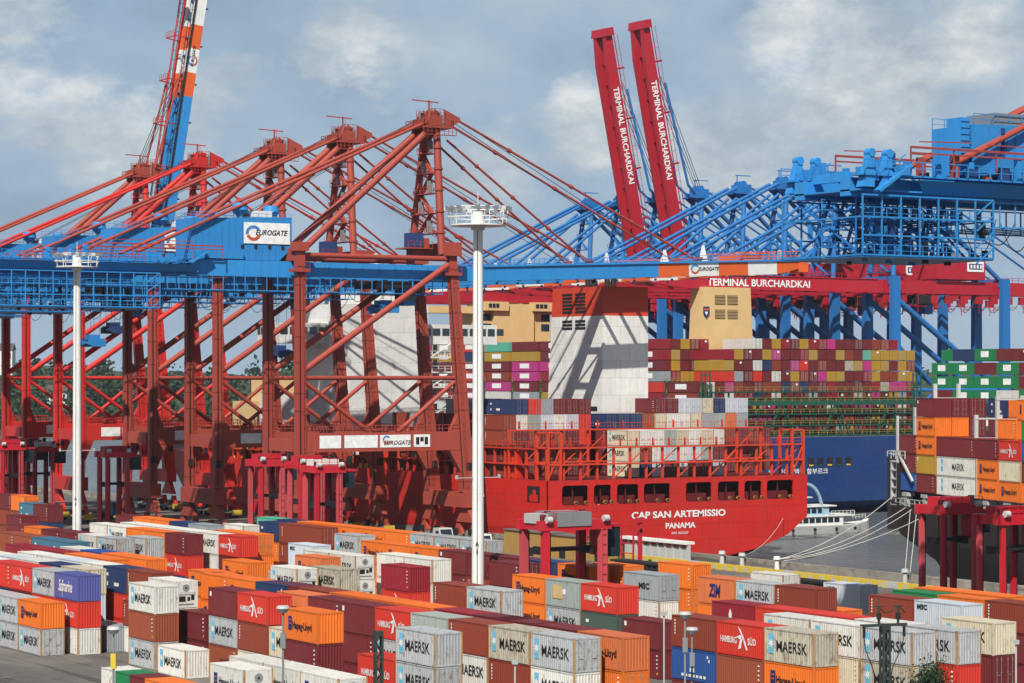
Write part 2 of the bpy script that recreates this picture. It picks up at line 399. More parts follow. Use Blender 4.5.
# water
mw = bpy.data.materials.new('harbour_water'); mw.use_nodes = True; t = mw.node_tree; b = t.nodes['Principled BSDF']
b.inputs['Base Color'].default_value = (.055, .072, .082, 1); b.inputs['Roughness'].default_value = .22; b.inputs['IOR'].default_value = 1.33
tcw = N(t, 'ShaderNodeTexCoord'); mpw = N(t, 'ShaderNodeMapping'); mpw.inputs['Scale'].default_value = (1, .55, 1); mpw.inputs['Rotation'].default_value = (0, 0, R(35))
t.links.new(tcw.outputs['Object'], mpw.inputs['Vector'])
nw = N(t, 'ShaderNodeTexNoise', i_Scale=.45, i_Detail=6.0, i_Roughness=.62); t.links.new(mpw.outputs[0], nw.inputs['Vector'])
bw = N(t, 'ShaderNodeBump', i_Strength=.75, i_Distance=1.0); t.links.new(nw.outputs['Fac'], bw.inputs['Height']); t.links.new(bw.outputs[0], b.inputs['Normal'])
nw2 = N(t, 'ShaderNodeTexNoise', i_Scale=.02, i_Detail=3.0); t.links.new(tcw.outputs['Object'], nw2.inputs['Vector'])
rw = ramp(t, [(.3, (.085, .10, .112)), (.7, (.135, .15, .155))]); t.links.new(nw2.outputs['Fac'], rw.inputs['Fac']); t.links.new(rw.outputs[0], b.inputs['Base Color'])
mb = MB(); mb.add([(-1200, -300, WZ), (3600, -300, WZ), (3600, 3600, WZ), (-1200, 3600, WZ)], [(0, 1, 2, 3)])
tag(mb.build('harbour_water', mw), kind='structure')

# opposite quay behind the basin
mb = MB(); mb.box(401, 1400, 330, 760, -9, 0)
tag(mb.build('far_quay', M_CONC), kind='structure')

# far bank: a wooded slope across the river, perpendicular to the view
rnd = random.Random(3)
def vp(r, d, z):
    return (r * C_ + d * S_, -r * S_ + d * C_, z)
M_HILL = ground_mat('bank_slope', (.05, .075, .03), (.03, .05, .022), .02)
def slope_h(r, k):                                     # k 0..1 up the slope
    return WZ + .3 + (34 + 6 * math.sin(r * .013 + 1) + 4 * math.sin(r * .037)) * (k ** .8)
mb = MB(); n = 60; vs = []
for i in range(n + 1):
    r = -700 + 1500 * i / n
    for k in (0, .12, .3, .6, 1.0): vs.append(vp(r, 1400 + 260 * k, slope_h(r, k)))
    vs.append(vp(r, 2600, slope_h(r, 1)))
fs = []
for i in range(n):
    for j in range(5): a = i * 6 + j; fs.append((a, a + 6, a + 7, a + 1))
mb.add(vs, fs); tag(mb.build('hills', M_HILL), kind='structure')
mb = MB()
for i in range(900):
    k = rnd.random(); r = -560 + 780 * rnd.random() if i < 620 else -560 + 1300 * rnd.random()
    d = 1402 + 255 * k; z = slope_h(r, k) - 1; hh = rnd.uniform(8, 19) * (.8 if k < .15 else 1); ww = hh * rnd.uniform(.32, .5)
    mi_ = rnd.randrange(3)
    for q in range(46):
        while True:
            a, b_, c_ = rnd.uniform(-1, 1), rnd.uniform(-1, 1), rnd.uniform(-1, 1)
            if .25 < a * a + b_ * b_ + c_ * c_ < 1: break
        o = Vector(vp(r + a * ww, d + b_ * ww, z + hh * .58 + c_ * hh * .45)); sz = rnd.uniform(.9, 2.1)
        u = Vector((rnd.uniform(-1, 1), rnd.uniform(-1, 1), rnd.uniform(-1, 1))).normalized()
        v = u.cross(Vector((rnd.uniform(-1, 1), rnd.uniform(-1, 1), rnd.uniform(-1, 1)))).normalized()
        mb.add([o - u * sz, o + v * sz * .8, o + u * sz, o - v * sz * .8], [(0, 1, 2, 3)], mi_ if rnd.random() < .75 else rnd.randrange(3))
    mb.tube(vp(r, d, z - 2), vp(r, d, z + hh * .6), .35, 4, 3, cap=False)
def leafm(n_, c): return plain(n_, c, .8, .2)
tag(mb.build('far_wood', [leafm('dark_leaves', (.016, .034, .018)), leafm('mid_leaves', (.026, .050, .024)), leafm('pale_leaves', (.040, .066, .032)), leafm('bark', (.05, .04, .03))]), kind='stuff')
# houses on the far bank
def far_house(px, py, wd, hh, label):
    d = 1396 if py > 420 else 1500; r = (px - 512) / FPX * d; z = HC - (py - 377.93) * d / FPX
    p = vp(r, d, z - hh); o = empty('far_house', p, label, 'house', rz=-TH)
    m = MB(); m.box(-wd / 2, wd / 2, -5, 5, -6, hh); m.build('wall', M_WHITE, o)
    m = MB(); m.poly_x([(-5.6, hh + .01), (5.6, hh + .01), (0, hh + 4)], -wd / 2 - .4, wd / 2 + .4); m.build('roof', paint('slate_roof', (.09, .07, .06), .7), o)
    for i in range(4):
        m = MB(); xx = -wd / 2 + wd * (i + .5) / 4; m.box(xx - .8, xx + .8, -5.08, -4.9, hh * .45, hh * .8); m.build('window', M_GLASS, o)
far_house(3, 350, 13, 9, 'pale house on the wooded far bank at the left edge')
far_house(58, 392, 12, 6, 'small white house low on the wooded far bank')
# ------------------------------------------------------------------ near quay: ship-to-shore cranes
G = 30.5; FY = 5.6                                     # rail gauge, half distance of the two portal frames
def lattice(mb, x0, x1, y0, y1, levels, step, w=.16, diag=False, m=0):
    n = max(1, round((x1 - x0) / step)); st = (x1 - x0) / n
    for y in (y0, y1):
        for i in range(n + 1):
            mb.beam((x0 + i * st, y, levels[0]), (x0 + i * st, y, levels[-1]), w, m=m)
        for z in levels: mb.beam((x0, y, z), (x1, y, z), w * 1.1, m=m)
        if diag:
            for i in range(n): mb.beam((x0 + i * st, y, levels[0]), (x0 + (i + 1) * st, y, levels[-1]), w * .8, m=m)
    for i in range(n + 1):
        for z in levels[::2]: mb.beam((x0 + i * st, y0, z), (x0 + i * st, y1, z), w, m=m)
def logo_ring(mb, org, xd, r, m_b, m_o):
    add_arc(mb, org, xd, r * .62, r, 35, 190, m_b, sq=.92)
    add_arc(mb, org, xd, r * .55, r * .95, 200, 345, m_o, sq=.92)
def sts_crane(name, Y, red, boom='down', label='', hx0=-17.3, lat_x1=-23.7, hang=(12, 33), seed=0, bright_apex=None, bx=-58):
    rn = random.Random(seed)
    X0 = 179.0
    root = empty('container_crane', (X0, Y, 0), label, 'crane', 'quay cranes with blue girders')
    blue = M_BLUE; ar0 = M_RUSTRED
    P = lambda mb, nm, mats, par=root: mb.build(nm, mats, par)
    # --- portal frames
    for sx in (0, 1):
        for sy in (-1, 1):
            m = MB(); y = sy * FY
            if sx == 0:
                m.post(0, y, 8.4, 47.2, 1.45, 1.05)
                m.poly_y([(.85, 15.3), (.85, 11.5), (2.6, 15.3)], y - .55, y + .55)
                m.poly_y([(.85, 18.3), (.85, 21), (2.0, 18.3)], y - .5, y + .5)
                m.box(-1.35, 1.35, y - 1.1, y + 1.1, 43.6, 44.1); m.box(-1.2, 1.2, y - .95, y + .95, 46.9, 48.3)
                m.rail((-1.3, y - 1.05, 44.1), (1.3, y - 1.05, 44.1), 1.1, .9, .03)
            else:
                m.post(G, y, 8.4, 46.8, 2.35, 1.4, 1.45, 1.05, x2=G - 2.9)
                m.poly_y([(G - 1.4, 15.3), (G - 1.3, 11.5), (G - 3.6, 15.3)], y - .55, y + .55)
                m.poly_y([(G - 1.7, 18.3), (G - 1.8, 21.5), (G - 3.3, 18.3)], y - .5, y + .5)
                m.box(G - 4.1, G - 1.5, y - 1.0, y + 1.0, 43.6, 44.1); m.box(G - 4.3, G - 1.6, y - 1.1, y + 1.1, 46.8, 49.0)
                m.rail((G - 4.1, y - .95, 44.1), (G - 1.5, y - .95, 44.1), 1.1, .9, .03)
            m.box((G if sx else 0) - .5, (G if sx else 0) + .5, y - .8, y - .62, 12, 13.2, 1)
            for z in (10.2, 21.8, 24.6, 29.4, 33.5, 37.6, 41.6):
                k = (z - 8.4) / 38.4; xc = (G - 2.9 * k) if sx else 0; hw_ = (2.35 - .9 * k) / 2 if sx else .725; hy = (1.4 - .35 * k) / 2 if sx else .525
                m.box(xc - hw_ - .07, xc + hw_ + .07, y - hy - .07, y + hy + .07, z, z + .16)
            xl = 0.5 if not sx else G - .3
            for dx_ in (0, .45): m.beam((xl + dx_ - .2, y - .85, 9), (xl + dx_ - .2 - (2.6 if sx else 0), y - .68, 44), .05)
            for q in range(30): z = 9.3 + q * 1.15; k = (z - 9) / 35; m.beam((xl - .2 - (2.6 * k if sx else 0), y - .84 + .16 * k, z), (xl + .25 - (2.6 * k if sx else 0), y - .84 + .16 * k, z), .04)
            m.beam((xl - .75, y - .78, 9), (xl - .75 - (2.5 if sx else 0), y - .6, 43.5), .1, m=1)
            P(m, 'leg', [red, M_DARK])
    for sy in (-1, 1):
        y = sy * FY
        m = MB(); m.box(.7, G - 1.4, y - .6, y + .6, 15.3, 18.3)
        m.rail((1, y - .55, 18.3), (G - 1.4, y - .55, 18.3), 1.1, 1.7, .035)
        m.rail((1, y + .55, 18.3), (G - 1.4, y + .55, 18.3), 1.1, 1.7, .035)
        P(m, 'portal_beam', [red])
        for p, q, r in (((.9, y, 27), (G - 2.2, y, 27), .34), ((.8, y, 28.2), (G - 3.5, y, 45.4), .52),
                        ((.8, y, 26.4), (12.5, y, 18.3), .36), ((G - 2.3, y, 26.4), (17.5, y, 18.3), .36),
                        ((.5, y, 46.3), (G - 3.9, y, 46.3), .42)):
            m = MB(); m.tube(p, q, r, 12); P(m, 'brace', [red])
    if name == 'first':
        m = MB(); y = -FY - .63
        for xa, xb, s_, b in ((3.2, 7.0, .9, ''), (7.6, 13.6, .8, ''), (14.0, 19.6, 1.0, ''), (20.2, 23.2, 1.0, '')):
            m.box(xa, xb, y - .03, y, 15.9, 17.9)
        o = P(m, 'sign_board', [M_TW]); m = MB()
        add_text(m, 'EUROGATE', .95, (17.1, y - .05, 16.6), (1, 0, 0), 0, bold=.02, shear=.3, sx=1.0)
        logo_ring(m, (15.2, y - .05, 17.1), (1, 0, 0), .75, 1, 2); add_text(m, 'CRANE 12', .9, (10.6, y - .05, 16.9), (1, 0, 0), 0) if False else None
        for i in range(3): m.box(20.6 + i * .8, 21.2 + i * .8, y - .06, y - .04, 16.3 + (i % 2) * .5, 17.5)
        P(m, 'lettering', [M_TK, M_LOGO_B, M_LOGO_O], o)
    else:
        m = MB(); y = -FY - .63; m.box(4, 7.8, y - .03, y, 16.0, 17.7); m.box(8.2, 11.5, y - .03, y, 16.0, 17.7)
        P(m, 'sign_board', [M_TW])
    for x in (0, G):
        m = MB(); m.poly_x([(-FY - 1.4, 5.9), (FY + 1.4, 5.9), (FY + 1.4, 8.4), (-FY - 1.4, 8.4)], x - 1.05, x + 1.05)
        m.box(x - .6, x + .6, -FY + 1.6, FY - 1.6, 15.4, 17.4)
        P(m, 'sill_beam', [red])
        for sy in (-1, 1):
            m = MB(); y = sy * FY
            m.poly_x([(y - 2.7, 3.5), (y + 2.7, 3.5), (y + .8, 5.9), (y - .8, 5.9)], x - .45, x + .45)
            for q in (-1, 1):
                yy = y + q * 2.4
                m.poly_x([(yy - 1.2, 1.5), (yy + 1.2, 1.5), (yy + .4, 3.2), (yy - .4, 3.2)], x - .35, x + .35)
                for k in (-1.15, -.35, .45, 1.25): m.tube((x - .3, yy + k, .42), (x + .3, yy + k, .42), .36, 12, 1)
                m.box(x - .9, x - .55, yy - .5, yy + .5, 1.4, 2.4, 1)
            m.box(x - .95, x + .95, y - 4.3, y - 3.9, .6, 1.6, 2)
            P(m, 'bogie', [red, M_DARK, M_YEL])
    # --- cross beams and girders
    for x, z in ((0, 45.6), (G - 2, 47.3)):
        m = MB(); m.box(x - .8, x + .8, -FY + .6, FY - .6, z - .2, z + 1.8); P(m, 'cross_beam', [red])
    m = MB()
    for y in (-3.2, 3.2):
        m.box(-18, G + 3, y - .65, y + .65, 42.9, 45.3); m.box(bx, -18, y - .65, y + .65, 42.9, 44.5)
        for i in range(int((30 - bx) / 3)): m.box(bx + 1 + i * 3, bx + 1.2 + i * 3, y - .72, y + .72, 42.95, 44.45 if bx + 1 + i * 3 < -19 else 45.25)
    for i in range(int((30 - bx) / 5.8)): m.box(bx + 1 + i * 5.8, bx + 1.5 + i * 5.8, -2.5, 2.5, 44.3, 45.1)
    P(m, 'girder', [blue])
    # back reach platform with slanted parapets
    m = MB()
    for sy in (-1, 1):
        ya, yb = sy * 5.6, sy * 4.0
        m.poly_y([(bx, 44.75), (-18.5, 44.75), (-15.5, 46.6), (-15.2, 46.6), (-18.2, 44.6), (bx, 44.6)], min(ya, yb), max(ya, yb))
        m.add([(bx + 6, sy * 5.9, 44.35), (-19, sy * 5.9, 44.35), (-17, sy * 4.9, 43.2), (bx + 7.5, sy * 4.9, 43.2)], [(0, 1, 2, 3)])
        m.add([(bx + 6, sy * 5.88, 44.35), (-19, sy * 5.88, 44.35), (-17, sy * 4.88, 43.2), (bx + 7.5, sy * 4.88, 43.2)], [(3, 2, 1, 0)])
        m.rail((bx, sy * 5.85, 44.75), (-19, sy * 5.85, 44.75), 1.15, 1.3, .04)
        m.beam((bx + 1.5, sy * 5.7, 43.2), (bx + 5.2, sy * 5.7, 45.6), .9, .25); m.beam((bx + 1.5, sy * 5.2, 44.2), (bx + 5.2, sy * 5.2, 46.6), .08)
        for q in range(7): m.box(bx + .6 + q * .9, bx + 1.0 + q * .9, sy * 4.2 - .3, sy * 4.2 + .3, 44.75, 45.4 + (q * 5 % 4) * .35)
    m.box(bx, -17, -5, 5, 43.3, 43.45)
    P(m, 'platform', [blue])
    # hanging access lattice under the back reach
    m = MB(); lattice(m, bx, lat_x1, -FY, FY, (37.7, 39.4, 41.0, 42.9), 2.15, .13)
    m.box(bx, lat_x1, -FY, FY, 37.5, 37.6); m.box(bx, lat_x1, -FY + .2, -FY + 1.3, 39.05, 39.12)
    for i in range(4): m.beam((lat_x1 - 2, -FY, 37.2 + i * 1.45), (lat_x1, -FY, 38.6 + i * 1.45), .12)
    m.rail((bx, -FY + .05, 37.6), (lat_x1, -FY + .05, 37.6), 1.0, 1.3, .03); m.rail((bx, -FY + .05, 40.85), (lat_x1, -FY + .05, 40.85), 1.0, 1.3, .03)
    P(m, 'access_lattice', [blue])
    m = MB(); lattice(m, max(bx + 2, -22), G - 4, -4.6, 4.6, (40.6, 42.8), 1.9, .11); P(m, 'under_lattice', [blue])
    for i in range(int((20 - bx) / 4.2)):
        x = bx + 2 + i * 4.2; m = MB()
        m.cable([(x + j * .52, -2 + (i % 3) * 2, 41.5 - (2.2 + (i % 4) * .4) * (1 - ((j - 4) / 4) ** 2)) for j in range(9)], .05, 4, 1)
        P(m, 'festoon_loop', [blue, M_DARK])
        for kk in range(4):
            if x < lat_x1 - 3: m = MB(); m.box(x + kk * .9, x + kk * .9 + .3 + .1 * (i % 3), -3.5 + (i + kk) % 4 * 1.8, -3.1 + (i + kk) % 4 * 1.8, 37.2 + (kk * 7 + i * 3) % 3 * 1.8, 38.3 + (kk * 5 + i * 3) % 5 * .3 + (kk * 7 + i * 3) % 3 * 1.8, kk % 2); P(m, 'equipment_box', [blue, M_DARK])
    # sheave towers at the rear
    for sy in (-1, 1):
        m = MB(); y = sy * 5.0
        for x in (-38.0, -36.0):
            m.post(x, y, 43.6, 46.5, 1.3, 1.0, .6, .6, x2=x + .5); m.tube((x + .5, y - .4, 46.6), (x + .5, y + .4, 46.6), .38, 12)
            m.beam((x + .5, y, 46.5), (x + 1.9, y, 44.3), .2); m.box(x + .2, x + 1.2, y - .4, y + .4, 44.2, 45.0)
        P(m, 'sheave_tower', [blue])
    for sy in (-1, 1):
        y = sy * 5.2; m = MB()
        for x in range(-33, -12, 5):
            m.beam((x, y, 45.3), (x, y, 47.4), .12)
        m.beam((-33, y, 47.3), (-13, y, 47.3), .2); m.beam((-33, y, 46.8), (-13, y, 46.8), .14); m.beam((-32, y, 47.8), (-26, y, 48.0), .1); m.beam((-24, y, 47.9), (-18, y, 47.9), .1)
        P(m, 'rear_rail', [red])
    # machinery house
    hx1 = 0.0; ht = 51.7 if name != 'near' else 50.0
    prof = [(hx0, 47.0), (hx0 + 1.2, 47.0), (hx0 + 3, 48.2), (hx0 + 6, 48.2), (hx0 + 6.5, 45.4), (hx1 - 2.2, 45.4), (hx1, 47.6), (hx1, 51.7), (hx0, 51.7)]
    m = MB(); m.poly_y([(hx0, 45.4), (hx1 - 2.2, 45.4), (hx1, 47.4), (hx1, ht + .6), (hx0, ht)], -2.9, 2.9)
    k = int((hx1 - hx0) / 1.1)
    for i in range(k):
        x = hx0 + (i + .5) * (hx1 - hx0) / k
        if x < hx1 - 2.5: m.box(x - .05, x + .05, -2.97, -2.85, 45.5, ht - .1)
    m.box(hx0 + 2, hx0 + 8.5, -3.7, -2.9, 45.5, 46.9)
    house = P(m, 'machinery_house', [blue])
    m = MB()
    for x in (hx0 + 8.7, hx0 + 11, hx0 + 13.4, hx0 + 15.7): m.box(x - .25, x + .25, -3.0, -2.88, 47.2, 47.8)
    build_each(m, 'window', [M_DARK], house)
    for y in (-2.8, 2.8):
        m = MB(); m.rail((hx0, y, ht), (hx1, y, ht), 1.0, 1.4, .03); P(m, 'roof_railing', [blue], house)
    for x, y in ((hx1 - 8.6, -2), (hx1 - 1.5, 1.5)):
        m = MB(); m.tube((x, y, 51.7), (x, y, 52.6), .55, 12, 1); m.tube((x, y, 52.5), (x, y, 53.2), .8, 14, 0, r2=1.35); m.tube((x, y, 53.2), (x, y, 54.3), 1.35, 14, 0, r2=1.1)
        P(m, 'ventilator', [blue, M_GREY], house)
    m = MB(); m.box(hx1 - 6.8, hx1 - 3.2, -2.4, 2, 51.75, 53.2); m.box(hx1 - 7.6, hx1 - 6.7, -2, 1, 51.75, 52.7, 1); m.box(hx1 - 3.3, hx1 - 2.0, -2.2, 0, 51.75, 52.4, 2)
    build_each(m, 'cooling_unit', [M_WHITE, M_RUSTRED, M_GREY], house)
    if name == 'near':
        m = MB(); m.box(hx0 + 8.6, hx0 + 13.4, -2.4, 2, 50.1, 51.6); m.box(hx0 + 7.2, hx0 + 8.5, -2.2, 1, 50.1, 51.4, 1); m.box(hx0 + 13.5, hx0 + 16, -2.2, 1, 50.1, 51.0, 2); m.box(hx0 + 2.6, hx0 + 6.8, -2.7, 1, 50.05, 51.2, 2); build_each(m, 'cooling_unit', [M_WHITE, M_RUSTRED, M_GREY], house)
        m = MB(); m.tube((hx0 + 13.5, 1.2, 50.1), (hx0 + 13.5, 1.2, 52.9), 1.9, 18); m.beam((hx0 + 7.2, -2, 50), (hx0 + 7.2, -2, 53.0), .22); m.beam((hx0 + 7.2, -2, 52.9), (hx0 + 13, -2, 52.9), .22); P(m, 'ventilator', [blue], house)
        m = MB(); m.box(hx0 - 1.3, hx0 - .3, -2.6, -.6, 45.4, 50.6); m.box(hx0 - .3, hx0 + 2.8, -2.95, -2.88, 45.6, 49.4)
        for q in range(9): m.box(hx0 - 1.38, hx0 - .25, -2.68, -2.6, 45.6 + q * .58, 45.7 + q * .58)
        for q in (3.2, 7.0): m.box(hx0 + q, hx0 + q + .35, -3.1, -2.85, 45.5, 49.8, 1)
        build_each(m, 'stair_panel', [blue, M_DBLUE], house)
        m = MB()
        for q in range(26):
            x = bx + 1 + q * 1.45; z = 44.8; h_ = .5 + (q * 7 % 5) * .38; yy = -5.2 + (q * 3 % 4) * .5
            m.box(x, x + .5 + (q % 3) * .25, yy, yy + .5, z, z + h_, q % 3)
        build_each(m, 'platform_gear', [blue, M_RUSTRED, M_DBLUE], root)
        m = MB(); rq = random.Random(17)
        for q in range(60):
            x = bx + .5 + rq.random() * 15.5; yy = rq.uniform(-4.8, 5.2); z = 37.7 + rq.choice([0, 1.7, 3.3]); a_ = rq.uniform(.12, .5); h_ = rq.uniform(.6, 1.6)
            m.box(x, x + a_, yy, yy + a_, z, z + h_, q % 3)
        build_each(m, 'hanging_gear', [blue, M_DBLUE, M_DARK], root)
        for q in range(9):
            m = MB(); x = bx + 1 + q * 1.7; m.beam((x, -4.4, 37.7), (x + (2.2 if q % 2 else -.6), 4.2, 42.8), .16); m.beam((x, 2.5, 37.7), (x + 1.9, 2.5, 42.9), .22); m.beam((x + .4, -3 + q * .6, 37.7), (x + .4, -3 + q * .6, 43.0), .12); build_each(m, 'hanger', [M_BBLUE], root)
        for z_ in (38.6, 40.2, 41.9):
            m = MB(); m.rail((bx, 0, z_), (lat_x1, 0, z_), .9, 1.1, .035); m.box(bx, lat_x1, -.5, .5, z_ - .08, z_); P(m, 'inner_walkway', [blue])
        for yy in (-5.5, 0.4):
            for dy in (-.33, .33):
                m = MB(); p0 = Vector((-26.5 + (4 if yy > 0 else 7), yy + dy, 45.0)); m.tube(p0, p0 + Vector((22, 0, 8.2)) * (1.0 if yy < 0 else .36), .24, 8); P(m, 'backstay', [ar0])
    m = MB(); m.box(hx1 - 8.4, hx1 - .4, -3.06, -2.98, 48.0, 51.3)
    sg = P(m, 'sign_board', [M_TW], house); m = MB(); y = -3.09
    logo_ring(m, (hx1 - 6.75, y, 49.6), (1, 0, 0), 1.35, 1, 2)
    fit_text(m, 'EUROGATE', 5.6, .85, (hx1 - 3.6, y - .01, 49.75), (1, 0, 0), 0, bold=.02, shear=.3)
    P(m, 'lettering', [M_TK, M_LOGO_B, M_LOGO_O], sg)
    # --- mast
    ax, az = 26.6, 70.0
    for sy in (-1, 1):
        m = MB(); m.tube((G - 4.4, sy * 5.0, 47.0), (ax + .3, sy * 1.9, az - 2), .62, 12)
        for i in range(5):
            t = (i + 1) / 6; m.tube((G - 4.4 + (ax + 4.7 - G) * t, sy * (5.0 - 3.1 * t), 47 + (az - 49) * t), (G - 4.4 + (ax + 4.7 - G) * t, sy * (5.0 - 3.1 * t), 47.3 + (az - 49) * t), .8, 12)
        P(m, 'mast', [red])
    m = MB()
    for i in range(6):
        z = 50.5 + i * 3.3; hw = 4.4 - 2.8 * (z - 47) / 21; x = G - 4.4 + .8 * (z - 47) / 21
        m.box(x - 1.2, x + .6, -hw, hw, z, z + .1); m.rail((x - 1.2, -hw, z + .1), (x - 1.2, hw, z + .1), 1.0, 1.2, .03); m.rail((x + .6, -hw, z + .1), (x + .6, hw, z + .1), 1.0, 1.2, .03)
        s = 1 if i % 2 else -1
        m.beam((x - .3, -s * hw * .6, z), (x - .3, s * hw * .5, z + 3.3), .9, .08); m.beam((x - .75, -s * hw * .6, z + .9), (x - .75, s * hw * .5, z + 4.1), .06)
        m.box(x - .6, x + .1, s * hw * .4, s * hw * .4 + .7, z + .3, z + 2.2, 1)
    P(m, 'mast_stairs', [red, M_GREY])
    ar = bright_apex or red
    m = MB()
    m.box(ax - 2.6, ax + 2.8, -3.1, 3.1, az - 2.2, az - 1.9); m.box(ax - .9, ax + 1.5, -2.4, 2.4, az - 1.9, az - .1)
    m.poly_y([(ax + 1.8, az - 2.4), (ax + 4.6, az - .9), (ax + 4.6, az - .3), (ax + 1.8, az + .9)], -2.3, -1.7); m.poly_y([(ax + 1.8, az - 2.4), (ax + 4.6, az - .9), (ax + 4.6, az - .3), (ax + 1.8, az + .9)], 1.7, 2.3)
    m.poly_y([(ax - 2.4, az - 3.4), (ax - 1, az - 3.4), (ax + .6, az + .6), (ax - .8, az + .6)], -2.2, -1.4); m.poly_y([(ax - 2.4, az - 3.4), (ax - 1, az - 3.4), (ax + .6, az + .6), (ax - .8, az + .6)], 1.4, 2.2)
    for y in (-1.8, -.6, .6, 1.8): m.tube((ax + .2, y - .12, az + .1), (ax + .2, y + .12, az + .1), .75, 14); m.beam((ax + .2, y + .35, az - .3), (ax + .2, y + .35, az + 1.1), .16); m.tube((ax - 1.6, y - .1, az - 1.0), (ax - 1.6, y + .1, az - 1.0), .55, 12)
    m.rail((ax - 1.0, -2.4, az - .1), (ax + 1.6, -2.4, az - .1), 1.1, .7, .035); m.rail((ax - 1.0, 2.4, az - .1), (ax + 1.6, 2.4, az - .1), 1.1, .7, .035); m.box(ax - 3.0, ax + 3.2, -3.5, -3.05, az - 3.4, az - 3.3); m.rail((ax - 3.0, -3.5, az - 3.3), (ax + 3.2, -3.5, az - 3.3), 1.1, .7, .035)
    for y in (-3.1, 3.1): m.rail((ax - 2.6, y, az - 1.9), (ax + 2.8, y, az - 1.9), 1.1, .7, .04)
    for x in (ax - 2.6, ax + 2.8): m.rail((x, -3.1, az - 1.9), (x, 3.1, az - 1.9), 1.1, .7, .04)
    for q in range(10): m.box(ax - 2 + q * .45, ax - 1.75 + q * .45, -2.6 + (q * 5 % 7) * .6, -2.2 + (q * 5 % 7) * .6, az - 1.9, az - .4 + (q * 3 % 5) * .35, q % 2)
    m.beam((ax, 0, az + .5), (ax, 0, az + 2.6), .22); m.beam((ax - 3.2, 0, az + 2.5), (ax + 1.8, 0, az + 2.3), .18); m.beam((ax + 1, 1, az), (ax + 1, 1, az + 2.6), .06)
    P(m, 'apex_head', [ar, M_GREY])
    for sy in (-1, 1):
        m = MB(); m.tube((ax - 1.2, sy * 1.8, az - 2.6), (1.6, sy * 2.9, 47.0), .56, 12); P(m, 'back_leg', [ar])
        for dy in (-.33, .33):
            m = MB(); m.tube((ax - 2, sy * 1.9 + dy, az - 1.4), (-26.5, sy * 3.35 + dy, 46.2), .24, 8)
            m.tube((-20, sy * (3.4 - .17 * sy * 0) + dy, 49.4 - .6), (-26.5, sy * 3.4 + dy, 46.2), .25, 8, 1) if False else None
            P(m, 'backstay', [ar])
    # operator rope house beside the mast
    m = MB(); m.box(21.8, 24.2, -2.4, -.2, 48.2, 50.6); c = P(m, 'rope_house', [M_DBLUE])
    m = MB(); m.box(21.0, 25.6, -3.0, 1.4, 48.0, 48.2); m.rail((21.0, -3.0, 48.2), (25.6, -3.0, 48.2), 1, 1, .03); m.box(23, 25.4, -2, 1.2, 45.6, 48.0); m.box(24.4, 25.4, -2.2, 1, 48.2, 49.8); P(m, 'platform', [red], c)
    # --- boom
    hx, hz = (G + 3.2 if boom == 'down' else G - 1.2), 44.2; by = 3.2 if boom == 'down' else 1.9
    def T(x, z):
        a = R(2.3) if boom == 'down' else R(80.8); dx, dz = x - hx, z - hz
        return (hx + dx * math.cos(a) - dz * math.sin(a), hz + dx * math.sin(a) + dz * math.cos(a))
    def tb(m, xa, xb, y, w_, z0, z1, mi, z0b=None):
        z0b = z0 if z0b is None else z0b
        vs = [(*T(xa, z0), 0), (*T(xb, z0b), 0), (*T(xb, z1), 0), (*T(xa, z1), 0)]
        return m.poly_y([(v[0], v[1]) for v in vs], y - w_ / 2, y + w_ / 2, mi)
    XB = [hx, 70.0, 76.4, 82.8, 89.2, 95.6, 101.6]
    cols = [0, 1, 2, 1, 2, 1]
    if boom == 'up': XB = [hx, 70.5, 75.5, 80.5, 85.5, 91.5, 101]
    m = MB()
    for y in (-by, by):
        for i in range(6):
            last = i == 5
            tb(m, XB[i] + .01, XB[i + 1], y, 1.25, 42.9, 45.3, cols[i], 44.0 if last else None)
    for i in range(17):
        x = hx + 3 + i * 3.9; tb(m, x, x + .35, 0, by * 2 - 1.2, 44.1, 44.9, 0)
    b = P(m, 'boom', [blue, M_ORANGE, M_WHITE])
    m = MB()
    for y in (-by - .75, by + .75):
        n = 34
        for i in range(n + 1):
            x = hx + 1 + i * 2; p0, p1 = T(x, 45.3), T(x, 46.45); m.beam((p0[0], y, p0[1]), (p1[0], y, p1[1]), .07)
        for z in (45.35, 45.9, 46.45):
            p0, p1 = T(hx + 1, z), T(hx + 69, z); m.beam((p0[0], y, p0[1]), (p1[0], y, p1[1]), .09 if z > 45.4 else .3)
        for i in range(8):
            x = hx + 4 + i * 8; p0, p1 = T(x, 42.7), T(x, 42.3); m.beam((p0[0], y * .8, p0[1]), (p1[0], y * .8, p1[1]), .3)
    P(m, 'boom_walkway', [M_DARK if boom == 'up' else blue], b)
    m = MB(); x = 79.6; y = -by - .66
    p0 = T(x, 44.1); ux = Vector((*T(1, 0), 0)) - Vector((*T(0, 0), 0)); uz = Vector((*T(0, 1), 0)) - Vector((*T(0, 0), 0))
    xd, up = (ux.x, 0, ux.y), (uz.x, 0, uz.y)
    if boom == 'up': x = 78.0; p0 = T(x, 44.1)
    logo_ring(m, (p0[0] - xd[0] * 1.9, y, p0[1] - xd[2] * 1.9), xd, .95, 1, 2) if boom == 'down' else add_arc(m, (p0[0], y, p0[1]), xd, .8, 1.15, 35, 190, 1, up=up)
    if boom == 'up': add_arc(m, (p0[0], y, p0[1]), xd, .75, 1.1, 200, 345, 2, up=up)
    add_text(m, 'EUROGATE', .85, (p0[0] + xd[0] * .9, y - .02, p0[1] + xd[2] * .9), xd, 0, up=up, bold=.02, shear=.3)
    P(m, 'lettering', [M_TK, M_LOGO_B, M_LOGO_O], b)
